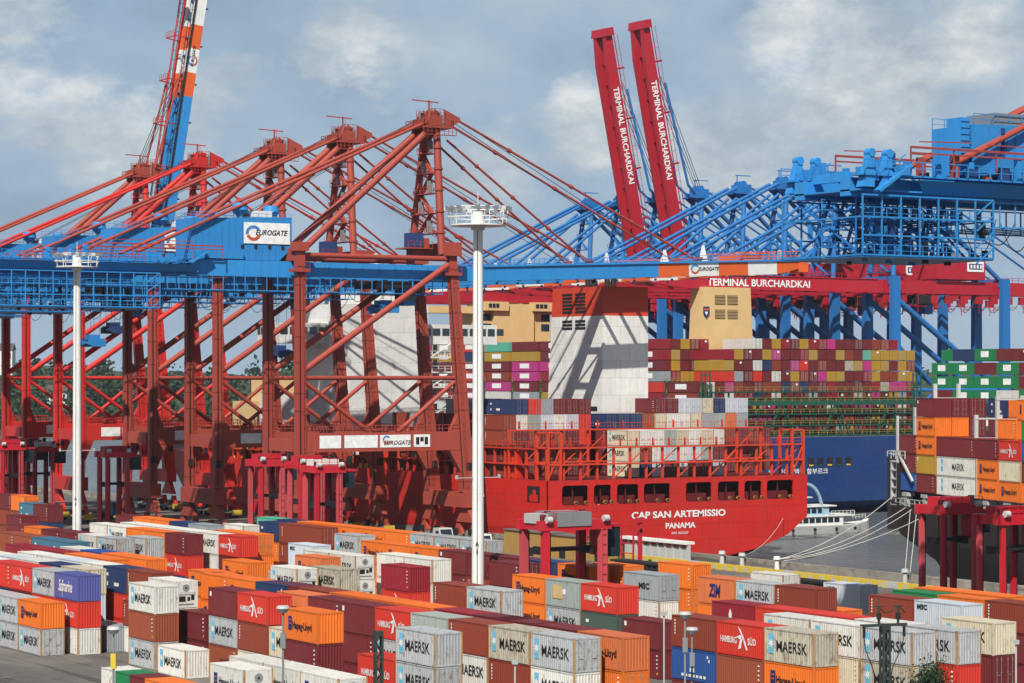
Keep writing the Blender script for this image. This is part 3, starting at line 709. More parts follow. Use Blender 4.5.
    if boom == 'down':
        m = MB(); m.box(100.5, 102.5, -4, 4, 45.9, 48.0); m.rail((86, -3.9, 47.4), (101, -3.9, 48.0), 1.6, 1.2, .06); m.rail((86, 3.9, 47.4), (101, 3.9, 48.0), 1.6, 1.2, .06)
        P(m, 'boom_tip', [M_ORANGE, M_WHITE], b)
        for x_, y_, z_ in ((80, -3, 48.2), (76, 3, 47.6)):
            m = MB(); m.post(x_, y_, 46.9, z_ + 1.9, 1.4, 1.2, .3, .3); P(m, 'beacon_post', [M_WHITE], b)
        m = MB(); m.box(88, 92, -3.9, 3.9, 47.4, 48.7); P(m, 'hoist_box', [M_ORANGE], b)
        for sy in (-1, 1):
            for dz, xe, za in ((.0, 79.0, az - .6), (-4.2, 56.0, az - 4.0)):
                m = MB(); p, q = (ax + 4.2 - (2 if dz else 0), sy * 2.0, za), (xe, sy * 3.2, T(xe, 45.4)[1]); m.tube(p, q, .21, 8)
                pv, qv = Vector(p), Vector(q)
                for t in (.2, .45, .7): m.tube(pv.lerp(qv, t), pv.lerp(qv, t + .012), .36, 8)
                m.beam((xe, sy * 3.2, T(xe, 45.2)[1]), (xe, sy * 3.2, T(xe, 46.2)[1]), .6, 1.2)
                P(m, 'forestay', [ar])
        m = MB()
        for y in (-1.1, 1.1): m.tube((ax + 2, y, az + 1), (74, y * 1.5, 47.6), .06, 5)
        for y in (-.5, .5): m.tube((ax + 1, y, az + 1), (-8, y * 2, 52), .05, 5)
        build_each(m, 'hoist_rope', [M_ROPE], root)
    else:
        for sy in (-1, 1):
            q0 = T(58, 46.5); q1 = T(76, 46.5)
            m = MB(); m.tube((ax + 4.2, sy * 2, az - .6), (q0[0] - 2.8, sy * 2.6, q0[1] - 3), .21, 8); m.tube((q0[0] - 2.8, sy * 2.6, q0[1] - 3), (q1[0], sy * 3.2, q1[1]), .21, 8); P(m, 'forestay', [ar])
        m = MB()
        for y in (-1.6, -.5, .5, 1.6):
            q = T(74, 46); m.tube((ax + .2, y, az + 1), (q[0], y * 1.3, q[1]), .07, 5)
        build_each(m, 'hoist_rope', [M_ROPE], root)
        m = MB()
        for k in range(5):
            x = hx + 26 + k * 9; a, c_ = T(x, 45.4), T(x, 48.6); m.beam((a[0], -2.4, a[1]), (c_[0], -2.4, c_[1]), .22); m.beam((a[0], 2.4, a[1]), (c_[0], 2.4, c_[1]), .22)
            m.beam((c_[0], -2.4, c_[1]), (c_[0], 2.4, c_[1]), .22); m.rail((c_[0], -2.4, c_[1]), (c_[0], 2.4, c_[1]), 1.1, .9, .035)
        a, c_ = T(hx + 20, 47.4), T(hx + 66, 47.4); m.beam((a[0], -1.6, a[1]), (c_[0], -1.6, c_[1]), .26); m.beam((a[0], 1.0, a[1]), (c_[0], 1.0, c_[1]), .2)
        m.box(c_[0] - 4.6, c_[0] - .4, -2, 2, c_[1] - 4, c_[1] - 3.6)
        P(m, 'boom_ladder', [red], b)
    # --- trolley, cab and spreader
    tx = hang[0]
    m = MB(); m.box(tx - 3, tx + 3, -4.2, 4.2, 41.5, 42.6); m.box(tx + 3.2, tx + 5.4, -1.2, 1.6, 38.8, 41.6, 1); m.box(tx + 3.1, tx + 5.5, -1.3, 1.7, 39.6, 40.9, 2)
    P(m, 'trolley', [M_DARK, blue, M_GLASS])
    zs = hang[1]; m = MB()
    for a in (-1.0, 1.0):
        for y in (-1.6, 1.6): m.tube((tx + a, y, 41.5), (tx + a * .8, y * .8, zs + 1.6), .035, 4)
    build_each(m, 'hoist_rope', [M_ROPE], root)
    m = MB(); m.box(tx - .8, tx + .8, -1.6, 1.6, zs + .7, zs + 1.6); m.box(tx - 1.1, tx + 1.1, -2.9, 2.9, zs, zs + .5)
    for y in (-2.9, 2.9): m.box(tx - 1.25, tx + 1.25, y - .3, y + .3, zs - .5, zs + .7)
    for y in (-1.8, 1.8): m.box(tx - 1.3, tx + 1.3, y - .4, y + .4, zs - .2, zs + .9)
    P(m, 'spreader', [M_DBLUE if seed % 2 else blue])
    return root
NEARX = [299.6, 217.5, 152.5, 80.0, 26.0]
CY = [at_x(p, 179.0) + FY for p in NEARX]
CL = ['nearest faded red gantry crane of the row, its girder house sign fully in view',
      'faded red gantry crane second nearest in the row, just behind the first',
      'faded red gantry crane in the middle of the row, third from the front',
      'bright red gantry crane with lowered boom, fourth in the row',
      'gantry crane at the far end with its blue and orange striped boom raised']
for i in range(5):
    sts_crane('first' if i == 0 else 'other', CY[i], [M_RUSTRED, M_RUSTRED, M_RUSTRED, M_RED, M_RED][i], 'up' if i == 4 else 'down',
              CL[i], hang=[(18, 38), (14, 31), (-9, 33), (9, 36), (-6, 34)][i], seed=i, bright_apex=M_RUSTRED if i == 4 else None)
sts_crane('near', 174.2, M_RUSTRED, 'down', 'blue crane back reach with lattice and orange-red stays at the right edge', hx0=-23.5, lat_x1=-23.7, hang=(40, 33), seed=9, bx=-38.8)

# ------------------------------------------------------------------ opposite quay: blue cranes with crimson booms
BF, BG = 5.2, 36.0
def far_crane(Y, boom, label, seed=0, letters=True):
    root = empty('container_crane', (404, Y, 0), label, 'crane', 'blue cranes on the opposite quay')
    bl, rd = M_BBLUE, M_BRED
    P = lambda mb, nm, mats, par=root: mb.build(nm, mats, par)
    for x in (0, BG):
        for sy in (-1, 1):
            m = MB(); y = sy * BF
            m.post(x, y, 4, 52, 3.0, 1.6, 2.3, 1.4); m.box(x - 1.6, x + 1.6, y - 1.2, y + 1.2, 3, 5)
            P(m, 'leg', [bl])
    for sy in (-1, 1):
        y = sy * BF
        m = MB(); m.box(1.4, BG - 1.4, y - .7, y + .7, 14, 16.6); P(m, 'portal_beam', [bl])
        for p, q, r in (((1, y, 46), (BG - 1.2, y, 24), .75), ((1, y, 35), (BG * .6, y, 17), .5), ((1, y, 24), (BG * .55, y, 15.5), .45), ((BG - 1, y, 24), (BG * .55, y, 15.5), .45), ((1, y, 24), (BG - 1, y, 24), .4)):
            m = MB(); m.tube(p, q, r, 10); P(m, 'brace', [bl])
    for x in (0, BG):
        m = MB(); m.box(x - .9, x + .9, -BF + .8, BF - .8, 50, 52); P(m, 'cross_beam', [bl]); m = MB(); m.box(x - .9, x + .9, -BF - 3, BF + 3, 2.2, 3.6)
        for sy in (-1, 1):
            for k in range(4): m.tube((x - .3, sy * BF - 2.4 + k * 1.6, .45), (x + .3, sy * BF - 2.4 + k * 1.6, .45), .4, 10, 1)
        P(m, 'sill_beam', [bl, M_DARK])
    m = MB()
    for y in (-3, 3): m.box(-2, BG + 24, y - .7, y + .7, 47.9, 51.1)
    for i in range(12): m.box(2 + i * 4.6, 2.5 + i * 4.6, -2.4, 2.4, 49.8, 50.8)
    m.rail((-2, -3.8, 51.1), (BG + 24, -3.8, 51.1), 1.2, 2, .05)
    P(m, 'girder', [rd])
    for i in range(12):
        x = -2 + i * 5; m = MB()
        m.box(x, x + 2.4, -3.4, -2.6, 45.6, 47.5); m.cable([(x + j * .6, -3.2, 46.6 - 2.4 * (1 - ((j - 4) / 4) ** 2)) for j in range(9)], .08, 4, 1)
        m.beam((x, -4.5, 44.8), (x + 3, -4.5, 44.8), .14); m.beam((x, -4.5, 43.4), (x, -4.5, 47.8), .14)
        P(m, 'festoon_loop', [rd, M_DARK])
    m = MB(); m.box(14, 30, -4.6, 4.6, 51.6, 57.2); h = P(m, 'machinery_house', [rd])
    m = MB(); m.box(24, 29.4, -4.75, -4.62, 53.6, 56.2); s = P(m, 'sign_board', [M_TW], h)
    m = MB(); m.box(24.5, 28.9, -4.8, -4.76, 54.2, 55.6)
    for i in range(4): m.box(24.9 + i * 1.05, 25.5 + i * 1.05, -4.84, -4.81, 54.45, 55.35, 1)
    P(m, 'emblem', [M_TB, M_TW], s)
    m = MB(); m.box(16, 19, -3, 2, 57.2, 58.6, 0); m.box(22, 24, -3, 2, 57.2, 58.2, 1); build_each(m, 'cooling_unit', [M_WHITE, M_GREY], h)
    # A-frame
    ax, az = 3.0, 78.0
    for sy in (-1, 1):
        m = MB(); m.tube((0, sy * 4.6, 52), (ax, sy * 1.8, az - 1.5), .68, 10); P(m, 'mast', [bl])
        m = MB(); m.tube((BG - 1, sy * 4.0, 52), (ax + 1, sy * 1.8, az - 2), .6, 10); P(m, 'back_leg', [bl])
        m = MB(); m.tube((BG * .5, sy * 3.0, 65 - .5), (1.2, sy * 3.6, 56), .35, 8); m.tube((BG * .5, sy * 3, 64.5), (BG * .45, sy * 3, 51), .3, 8); P(m, 'brace', [bl])
        m = MB(); m.tube((ax + 2, sy * 2, az), (BG + 22, sy * 3, 51.2), .28, 8); P(m, 'backstay', [bl])
    m = MB()
    for i in range(6):
        z = 53 + i * 3.8; x = ax * (z - 52) / 26; hw = 4.6 - 2.8 * (z - 52) / 26
        m.box(x - 1, x + 1, -hw, hw, z, z + .12); m.beam((x - .4, -hw * .7, z), (x - .4, hw * .7, z + 3.8), .8, .1); m.rail((x - 1, -hw, z + .1), (x - 1, hw, z + .1), 1.0, 1.5, .05)
    P(m, 'mast_stairs', [bl])
    m = MB(); m.box(ax - 3, ax + 3.4, -3.2, 3.2, az - 1.8, az - 1.4); m.box(ax - 1.2, ax + 2, -2.4, 2.4, az - 1.4, az + .8)
    for y in (-1.5, 0, 1.5): m.tube((ax, y - .2, az + .8), (ax, y + .2, az + .8), 1.0, 12)
    for y in (-3.2, 3.2): m.rail((ax - 3, y, az - 1.4), (ax + 3.4, y, az - 1.4), 1.2, .9, .05)
    m.beam((ax - 1, 0, az + .6), (ax - 1, 0, az + 3.4), .2); m.beam((ax - 1.5, 0, az + 3.3), (ax + 3.4, 0, az + 3.3), .25)
    m.poly_y([(ax - 3.4, az - 1.5), (ax - 1, az - 3.2), (ax - .6, az + .4)], -2.2, -1.6); m.poly_y([(ax - 3.4, az - 1.5), (ax - 1, az - 3.2), (ax - .6, az + .4)], 1.6, 2.2)
    P(m, 'apex_head', [bl])
    # boom, hinge at (-2, 49.5), reaching over the water (-x)
    hx, hz = -2.2, 49.5; LN = 68 if boom == 'down' else 73.5
    ang = 0 if boom == 'down' else 78.5
    def T(s, z):
        a = R(ang); dz = z - hz
        return (hx - s * math.cos(a) + dz * math.sin(a), hz + s * math.sin(a) + dz * math.cos(a))
    m = MB()
    bw = 2.9 if boom == 'down' else 2.3
    for y in (-bw, bw):
        for s0, s1, za, zb in ((0.02, LN - 8, 47.9, 47.9), (LN - 8, LN, 47.9, 48.8)):
            m.poly_y([T(s0, za), T(s0, 51.1), T(s1, 51.1), T(s1, zb)], y - .7, y + .7)
    for i in range(13):
        s = 2 + i * (LN - 4) / 12; m.poly_y([T(s, 49.4), T(s, 50.6), T(s + .6, 50.6), T(s + .6, 49.4)], -2.2, 2.2)
    m.poly_y([T(LN - .2, 48.6), T(LN - .2, 51.4), T(LN + 2, 51.4), T(LN + 2, 49.2)], -3.8, 3.8)
    if boom == 'up': m.poly_y([T(0, 50.7), T(0, 50.9), T(LN - 4, 50.9), T(LN - 4, 50.7)], -1.7, 1.7)
    b = P(m, 'boom', [rd])
    m = MB(); a, c_ = T(2, 51.2), T(LN, 51.2); d_, e_ = T(2, 52.4), T(LN, 52.4)
    for y in (-3.7, 3.7):
        m.beam((a[0], y, a[1]), (c_[0], y, c_[1]), .2); m.beam((d_[0], y, d_[1]), (e_[0], y, e_[1]), .1)
        for i in range(24):
            p, q = T(3 + i * (LN - 6) / 24, 51.2), T(3 + i * (LN - 6) / 24, 52.4); m.beam((p[0], y, p[1]), (q[0], y, q[1]), .08)
    for k in range(5):
        p, q = T(8 + k * 14, 51.1), T(8 + k * 14, 53.4); m.beam((p[0], -2.9, p[1]), (q[0], -2.9, q[1]), .5)
    P(m, 'boom_walkway', [rd], b)
    if letters:
        s = LN * .62 if boom == 'up' else 401.8 - at_y(759.5, Y - 3.7); p = T(s, 49.5); o2 = Vector(T(0, 0)); ux = Vector(T(-1, 0)) - o2; uz = Vector(T(0, 1)) - o2
        m = MB(); fit_text(m, 'TERMINAL BURCHARDKAI', 30.5 if boom == 'down' else 27.0, 1.75 if boom == 'down' else 1.9, (p[0], -bw - .76, p[1]), (ux.x, 0, ux.y), 0, up=(uz.x, 0, uz.y), bold=.025)
        P(m, 'lettering', [M_TW], b)
    if boom == 'down':
        for sy in (-1, 1):
            for xe, za in ((-56, az - .2), (-32, az - 3)):
                m = MB(); m.tube((ax - 2.6, sy * 1.9, za), (xe, sy * 2.9, 51.3), .42, 8)
                if xe < -50:
                    for t in (.45, .62): 
                        q = Vector((ax - 2.6, sy * 1.9, za)).lerp(Vector((xe, sy * 2.9, 51.3)), t + .2); m.beam(q, (q.x, q.y, 51.2), .4)
                P(m, 'forestay', [bl])
    else:
        for sy in (-1, 1):
            q0, q1 = T(30, 53.6), T(58, 53.2); m = MB(); m.tube((ax - 2, sy * 1.9, az - 1), (q0[0] + 2, sy * 2.5, q0[1]), .36, 8); m.tube((q0[0] + 2, sy * 2.5, q0[1]), (q1[0], sy * 2.9, q1[1]), .36, 8); P(m, 'forestay', [bl])
        m = MB()
        for y in (-1.4, -.5, .5, 1.4):
            q = T(60, 52.6); m.tube((ax, y, az + 1), (q[0], y * 1.5, q[1]), .09, 5)
        build_each(m, 'hoist_rope', [M_ROPE], root)
    m = MB(); m.box(8, 13, -3.6, 3.6, 45.4, 47.6); m.box(13, 15.5, -1.4, 1.4, 43, 45.6, 1); P(m, 'trolley', [M_DARK, M_BBLUE])
    return root
BY = [474, 497, 517, 535, 554, 572, 591, 608]
BL = ['nearest blue crane on the opposite quay, its thick leg beside the green container stack',
      'second blue crane along the opposite quay, behind the lettered crimson boom',
      'third blue crane along the opposite quay, right of the beige funnel', 'fourth blue crane along the opposite quay with lowered boom',
      'blue crane with the right one of two raised crimson booms', 'blue crane with the left one of two raised crimson booms',
      'blue crane just left of the raised crimson booms', 'farthest blue crane of the opposite quay, behind the white funnel']
for i, y in enumerate(BY):
    far_crane(y * 1.01, 'up' if i in (4, 5) else 'down', BL[i], seed=i, letters=i in (0, 1, 4, 5))
# ------------------------------------------------------------------ lettering fitted to a width and a cap height
M_SHIPRED = paint('red_ship_paint', (.60, .020, .014), .42, .45, (.16, .03, .018), scale=.12, rust=.12, vary=.02, plates=(9.0, 2.6))
M_DKRED = plain('deck_red', (.12, .012, .014), .6)
M_DECKOR = paint('orange_red_deck_paint', (.60, .048, .018), .5, .2)
M_CREAM = paint('cream_ship_paint', (.66, .46, .21), .5, .12, (.3, .22, .12), vary=.02)
M_SHIPBLUE = paint('blue_ship_paint', (.011, .044, .17), .4, .25, (.02, .03, .07), scale=.1, vary=.02, plates=(11.0, 3.0))
M_BLACKHULL = paint('black_hull_paint', (.022, .020, .022), .5, .35, (.10, .075, .06), scale=.15, vary=.02)
M_LASH = paint('green_lashing_steel', (.012, .085, .055), .55, .2)
def hull(name, mats, cx, hb, stations, parent, deck=True):
    """lofted hull; stations = (y, [(half-breadth fraction, z) from deck edge to keel])"""
    m = MB(); vs = []; n = len(stations[0][1])
    for y, pr in stations:
        row = [(cx - hb * a, y, z) for a, z in pr] + [(cx + hb * a, y, z) for a, z in pr[::-1]]
        vs += row
    k = 2 * n; fs = []; dk = []
    for i in range(len(stations) - 1):
        for j in range(k - 1): fs.append((i * k + j, i * k + j + 1, (i + 1) * k + j + 1, (i + 1) * k + j))
        dk.append((i * k, (i + 1) * k, (i + 1) * k + k - 1, i * k + k - 1))
    m.add(vs, fs, 0); m.add(vs, dk, 1)
    return m.build(name, mats, parent)

# ---- red ship
RY = 340.7; RCX, RHB = 244.5, 26.5
rs = empty('container_ship', (RCX, RY, WZ), 'bright red container ship seen from astern with white lettering on its transom', 'ship')
rs_off = Vector((-RCX, -RY, -WZ))
def RP(mb, nm, mats, par=rs):
    o = mb.build(nm, mats, par)
    if par is rs: o.location = rs_off
    return o
st = [(RY, [(1, 10.4), (1, 3.2), (.84, .2), (.6, -1.9), (.3, -3.2), (0, -3.5)]),
      (RY + 14, [(1, 10.4), (1, 2.4), (.97, -2), (.85, -4.8), (.5, -6), (0, -6)]),
      (475, [(1, 11), (1, 2), (.99, -2), (.95, -5.2), (.6, -6), (0, -6)]),
      (503, [(.82, 12.4), (.66, 4), (.56, -2), (.45, -5.2), (.2, -6), (0, -6)]),
      (524, [(.30, 14), (.14, 5), (.08, -2), (.05, -5.2), (.02, -6), (0, -6)]),
      (531, [(.03, 14.6), (.02, 6), (.015, -2), (.01, -5.2), (.005, -6), (0, -6)])]
RP_h = hull('hull', [M_SHIPRED, M_DKRED], RCX, RHB, st, rs); RP_h.location = rs_off
ops = [at_y(p, RY) for p in (562, 588.5, 594, 611.5, 617, 639, 644, 670.5, 686, 712, 718, 739.5, 744.5, 762, 767, 793.5)]
m = MB(); zl, zh = 6.3, 9.55
prof = [(a, z) for a, z in st[0][1]]
pts = [(RCX - RHB * a, z) for a, z in prof[1:]] + [(RCX + RHB * a, z) for a, z in prof[1:-1][::-1]]
def plate(m, x0, x1, z0, z1, y=RY, th=.35, mi=0): m.box(x0, x1, y - .001, y + th, z0, z1, mi)
m.poly_y([(RCX - RHB, zl)] + pts + [(RCX + RHB, zl)], RY - .002, RY + .3)
plate(m, RCX - RHB, RCX + RHB, zh, 10.4)
edges = [RCX - RHB] + ops + [RCX + RHB]
for i in range(0, len(edges), 2): plate(m, edges[i], edges[i + 1], zl, zh)
for i in range(1, len(edges) - 1, 2):                  # rounded corners of the openings
    for x, sx in ((edges[i], 1), (edges[i + 1], -1)):
        for z, sz in ((zl, 1), (zh, -1)):
            m.poly_y([(x, z), (x + sx * .55, z), (x + sx * .16, z + sz * .16), (x, z + sz * .55)], RY, RY + .3)
tr = RP(m, 'transom', [M_SHIPRED])
m = MB(); m.box(RCX - RHB + .3, RCX + RHB - .3, RY + 7, RY + 7.2, 5.5, 10.2); m.box(RCX - RHB + .3, RCX + RHB - .3, RY + .4, RY + 7, 5.4, 6.1)
RP(m, 'mooring_deck', [M_DKRED])
for i in range(0, len(ops), 2):
    m = MB(); xc = (ops[i] + ops[i + 1]) / 2; hw = (ops[i + 1] - ops[i]) / 2
    for s in (-.45, .4):
        m.tube((xc + s * hw - .9, RY + 1.6, 7.1), (xc + s * hw + .9, RY + 1.6, 7.1), .65, 12); m.box(xc + s * hw - 1.1, xc + s * hw + 1.1, RY + .9, RY + 1.3, 6.1, 7.7)
        m.tube((xc + s * hw * .9 + 1.2, RY - .1, 6.7), (xc + s * hw * .9 + 1.2, RY + .25, 6.7), .33, 12, 1); m.tube((xc + s * hw * .9 + 1.2, RY - .12, 6.7), (xc + s * hw * .9 + 1.2, RY + .25, 6.7), .2, 10, 2)
    m.box(xc - hw * .1, xc - hw * .1 + .18, RY + .5, RY + .7, 6.2, 9.3)
    RP(m, 'mooring_winch', [M_DKRED, paint('ochre_fairlead', (.30, .13, .03), .6, .3), M_DARK])
m = MB(); fit_text(m, 'CAP SAN ARTEMISSIO', 19.2, 1.15, (at_y(679, RY), RY - .06, 4.35), (1, 0, 0), bold=.03)
fit_text(m, 'PANAMA', 6.1, .95, (at_y(680.5, RY), RY - .06, 2.45), (1, 0, 0), bold=.03)
fit_text(m, 'IMO 9622227', 3.4, .4, (at_y(680, RY), RY - .06, 1.2), (1, 0, 0), bold=.01)
RP(m, 'lettering', [M_TW], rs).location = rs_off
# lashing bridge and railings on the after deck
m = MB(); x0, x1 = RCX - RHB + .4, RCX + RHB - .4
for (yy, zt, step) in ((RY + 1.0, 15.6, 3.3), (RY + 12.6, 18.3, 5.0)):
    k = round((x1 - x0) / step)
    for i in range(k + 1):
        x = x0 + (x1 - x0) * i / k; m.beam((x, yy, 10.3), (x, yy, zt), .34)
        if i % 2 == 0 and i < k: m.beam((x, yy, 10.5), (x + 2 * step * .93, yy, zt - .3), .16); 
        if i < k: m.beam((x + step * .4, yy, zt + .2), (x + step * .4, yy, zt + 1.5), .26, w2=.1, m=1)
    for z in (12.9, zt): m.box(x0, x1, yy - .55, yy + .55, z - .12, z + .12)
    m.rail((x0, yy - .5, zt + .1), (x1, yy - .5, zt + .1), 1.0, 3.3, .03)
for x in (x0, x1 - 2.4):
    for yy in (RY + .6, RY + 4): m.beam((x, yy, 10.3), (x, yy, 18.2), .4); m.beam((x + 2.4, yy, 10.3), (x + 2.4, yy, 18.2), .4)
    for z in (13, 15.6, 18.1): m.box(x - .2, x + 2.6, RY + .5, RY + 4.1, z - .1, z + .1)
    m.beam((x, RY + .6, 10.4), (x + 2.4, RY + .6, 15.6), .2)
RP(m, 'lashing_bridge', [M_DECKOR, M_SHIPRED])
m = MB(); rn = random.Random(4)
for i in range(150):                                   # deck clutter: lashing gear, ladders, vents along the shore side
    y = RY + 6 + rn.random() * 125; x = RCX - RHB + .4 + rn.random() * 1.6; h = rn.choice([1, 1.6, 2.4, 3.4, 4.6])
    zb = 10.4; m.box(x, x + rn.uniform(.3, .9), y, y + rn.uniform(.3, 1.8), zb, zb + h, rn.choice([0, 0, 0, 1, 1, 2, 3]))
for i in range(40): m.beam((RCX - RHB + .5, RY + 4 + i * 3.3, 10.4), (RCX - RHB + .5, RY + 4 + i * 3.3, 15.4), .35)
for z in (12.8, 15.4): m.box(RCX - RHB + .1, RCX - RHB + 1.0, RY + 4, RY + 133, z - .1, z + .1)
m.rail((RCX - RHB + .1, RY + 4, 15.5), (RCX - RHB + .1, RY + 133, 15.5), 1.1, 2, .04)
RP(m, 'side_walkway', [M_DECKOR, M_SHIPRED, M_YEL, M_DARK])
# side opening near the stern: dark plate painted for its shade, no hole cut
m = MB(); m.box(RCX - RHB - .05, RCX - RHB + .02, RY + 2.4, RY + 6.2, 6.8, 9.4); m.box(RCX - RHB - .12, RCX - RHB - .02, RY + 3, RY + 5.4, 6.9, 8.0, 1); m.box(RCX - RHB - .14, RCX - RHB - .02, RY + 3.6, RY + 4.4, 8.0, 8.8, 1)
RP(m, 'painted_side_opening', [M_DARK, M_SHIPRED])
# funnel
fy = 364.0; fx0, fx1 = 244.2, 253.9; zb, zm, zt = 12, 37.9, 43.0
m = MB()
def fun(z): k = (z - zb) / (zt - zb); return 18.6 - 2.6 * k
m.add([(fx0, fy, zb), (fx1, fy, zb), (fx1, fy + fun(zb), zb), (fx0, fy + fun(zb), zb), (fx0, fy, zm), (fx1, fy, zm), (fx1, fy + fun(zm), zm), (fx0, fy + fun(zm), zm)],
      [(0, 1, 5, 4), (1, 2, 6, 5), (2, 3, 7, 6), (3, 0, 4, 7)], 0)
m.add([(fx0, fy, zm), (fx1, fy, zm), (fx1, fy + fun(zm), zm), (fx0, fy + fun(zm), zm), (fx0, fy, zt), (fx1, fy, zt), (fx1, fy + fun(zt), zt), (fx0, fy + fun(zt), zt)],
      [(0, 1, 5, 4), (1, 2, 6, 5), (2, 3, 7, 6), (3, 0, 4, 7), (4, 5, 6, 7)], 1)
M_FUNW = paint('white_funnel_paint', (.82, .81, .76), .5, .3, (.26, .19, .12), scale=.2, vary=.01, plates=(4.0, 3.0))
fn = RP(m, 'funnel', [M_FUNW, paint('orange_red_funnel_paint', (.60, .055, .018), .45, .12, vary=.01)])
m = MB()
for c0 in (fy + 5.4, fy + 9.6):
    for i in range(6): m.box(fx0 - .08, fx0 + .05, c0, c0 + 3.2, 38.5 + i * .62, 38.9 + i * .62)
    for i in range(3): m.box(fx0 - .08, fx0 + .05, c0, c0 + 3.2, 35.6 + i * .62, 36.0 + i * .62)
build_each(m, 'louvre_slat', [M_DARK], fn)
m = MB(); m.box(fx0 - .3, fx0 - .02, fy + 6, fy + 11, 20.2, 21.6, 1); m.box(fx0 - .05, fx0 + .03, fy + 1.6, fy + 4.8, 21.2, 22, 1); m.box(fx0 - .12, fx0 - .02, fy + 6.6, fy + 10.4, 17, 20.1, 2)
m.box(fx0 - .5, fx1 - .02, fy - 1.2, fy - .02, 12, 17.4, 0); m.box(fx0 - .6, fx0 - .02, fy, fy + 17, 12, 17.2, 3)
m.rail((fx0 - .5, fy + .2, 17.3), (fx0 - .5, fy + 16.5, 17.3), 1.1, 1.5, .05, 2)
RP(m, 'funnel_housing', [M_LGREY, M_DARK, M_CREAM, M_FUNW], fn)
m = MB()
for i in range(4): m.tube((fx0 + 1.6 + i * 2.1, fy + 5 + (i % 2) * 5, zt), (fx0 + 1.6 + i * 2.1, fy + 5.3 + (i % 2) * 5, zt + 2.0), .5, 12)
RP(m, 'exhaust_pipe', [M_DARK], fn)
# deck house
ay = 436.0; m = MB()
m.box(229.5, 250.5, ay, ay + 13, 10, 41.5); m.box(218, 268.5, ay + 3, ay + 11, 33.8, 37.8); m.box(219, 229.5, ay + 2, ay + 12, 10, 24); m.box(233, 247, ay + 2, ay + 11, 41.6, 44)
for z in range(13, 34, 3): m.box(250.5, 258, ay + 1, ay + 12, z, z + .3); m.rail((250.5, ay + 1, z + .3), (258, ay + 1, z + .3), 1.1, 1.4, .05); m.rail((258, ay + 1, z + .3), (258, ay + 12, z + .3), 1.1, 1.4, .05)
for z in range(13, 33, 6): m.beam((252, ay + 2, z), (257, ay + 2, z + 3), .5, .12)
for x in (250.8, 257.8): m.beam((x, ay + 1.2, 10), (x, ay + 1.2, 34), .3)
ho = RP(m, 'deck_house', [paint('white_house_paint', (.74, .74, .71), .5, .3, (.30, .24, .16), vary=.01, plates=(6.0, 3.0))])
m = MB()
for i in range(24): m.box(219 + i * 2.15, 220.6 + i * 2.15, ay + 2.9, ay + 3.05, 35.6, 37.0)
for i in range(5): m.box(217.9, 218.05, ay + 3.6 + i * 1.5, ay + 4.7 + i * 1.5, 35.6, 37.0)
for z in range(14, 33, 3):
    for x in (252, 254.6): m.box(x, x + .9, ay + 5, ay + 5.1, z, z + 1.8)
build_each(m, 'window', [M_GLASS], ho)
m = MB(); m.beam((242, ay + 6, 44), (242, ay + 6, 52), .7, w2=.3); m.beam((239, ay + 6, 48), (245, ay + 6, 48), .25)
RP(m, 'mast', [M_WHITE], ho)
m = MB(); m.box(236, 252, 486, 496, 11, 22); m.box(240, 249, 488, 495, 22, 27)
for i in range(5): m.box(237 + i * 3, 238.6 + i * 3, 485.9, 486, 17, 19, 1)
RP(m, 'forward_house', [M_CREAM, M_GLASS])

# ---- blue ship across the basin
BYs = 455.0; bx0, bx1 = 333.5, 398.5; BCX = (bx0 + bx1) / 2; BHB = (bx1 - bx0) / 2; DZ = 13.4
bs = empty('container_ship', (BCX, BYs, WZ), 'very large dark blue container ship with beige funnel and green lashing bridges', 'ship')
b_off = Vector((-BCX, -BYs, -WZ))
def BP(mb, nm, mats, par=bs):
    o = mb.build(nm, mats, par)
    if par is bs: o.location = b_off
    return o
st = [(BYs, [(1, DZ), (1, 3), (.97, .5), (.9, -1.6)]), (BYs + 10, [(1, DZ), (1, 2), (.98, -3), (.95, -8)]), (BYs + 195, [(1, DZ), (1, 2), (.99, -3), (.97, -8)]), (BYs + 232, [(.5, DZ + 5), (.35, 2), (.25, -3), (.2, -8)]), (BYs + 248, [(.02, DZ + 6), (.02, 2), (.02, -3), (.01, -8)])]
hull('hull', [M_SHIPBLUE, M_GREY], BCX, BHB, st, bs).location = b_off
m = MB(); pr = st[0][1]; pts = [(BCX - BHB * a, z) for a, z in pr] + [(BCX + BHB * a, z) for a, z in pr[::-1]]
m.add([(x, BYs, z) for x, z in pts], [tuple(range(len(pts)))], 0)
a1, a2 = st[0][1][-1], st[1][1][-1]
BP(m, 'transom', [M_SHIPBLUE])
m = MB(); m.add([(BCX - BHB * .9, BYs + .2, -1.6), (BCX + BHB * .9, BYs + .2, -1.6), (BCX + BHB * .95, BYs + 10, -8), (BCX - BHB * .95, BYs + 10, -8)], [(0, 1, 2, 3)])
BP(m, 'counter', [M_BLACKHULL])
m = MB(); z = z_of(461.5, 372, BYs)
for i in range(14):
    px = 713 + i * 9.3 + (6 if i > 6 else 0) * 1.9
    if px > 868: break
    x = at_y(px, BYs); m = MB(); m.box(x, x + 1.75, BYs - .08, BYs + .3, z - 1.0, z + 1.0, 0); m.box(x + .2, x + 1.5, BYs - .1, BYs, z - .9, z - .55, 1 if i % 2 else 2)  # dark plate on the closed transom stands for the shade inside an opening
    BP(m, 'painted_mooring_opening', [M_DARK, M_YEL, M_LASH])
m = MB(); zc = z_of(471.5, 360, BYs); xc = at_y(803, BYs)
fit_text(m, '에이치엠엠 함부르크', 14.5, 1.35, (xc, BYs - .06, zc), (1, 0, 0), bold=.01)
BP(m, 'lettering', [M_TW])
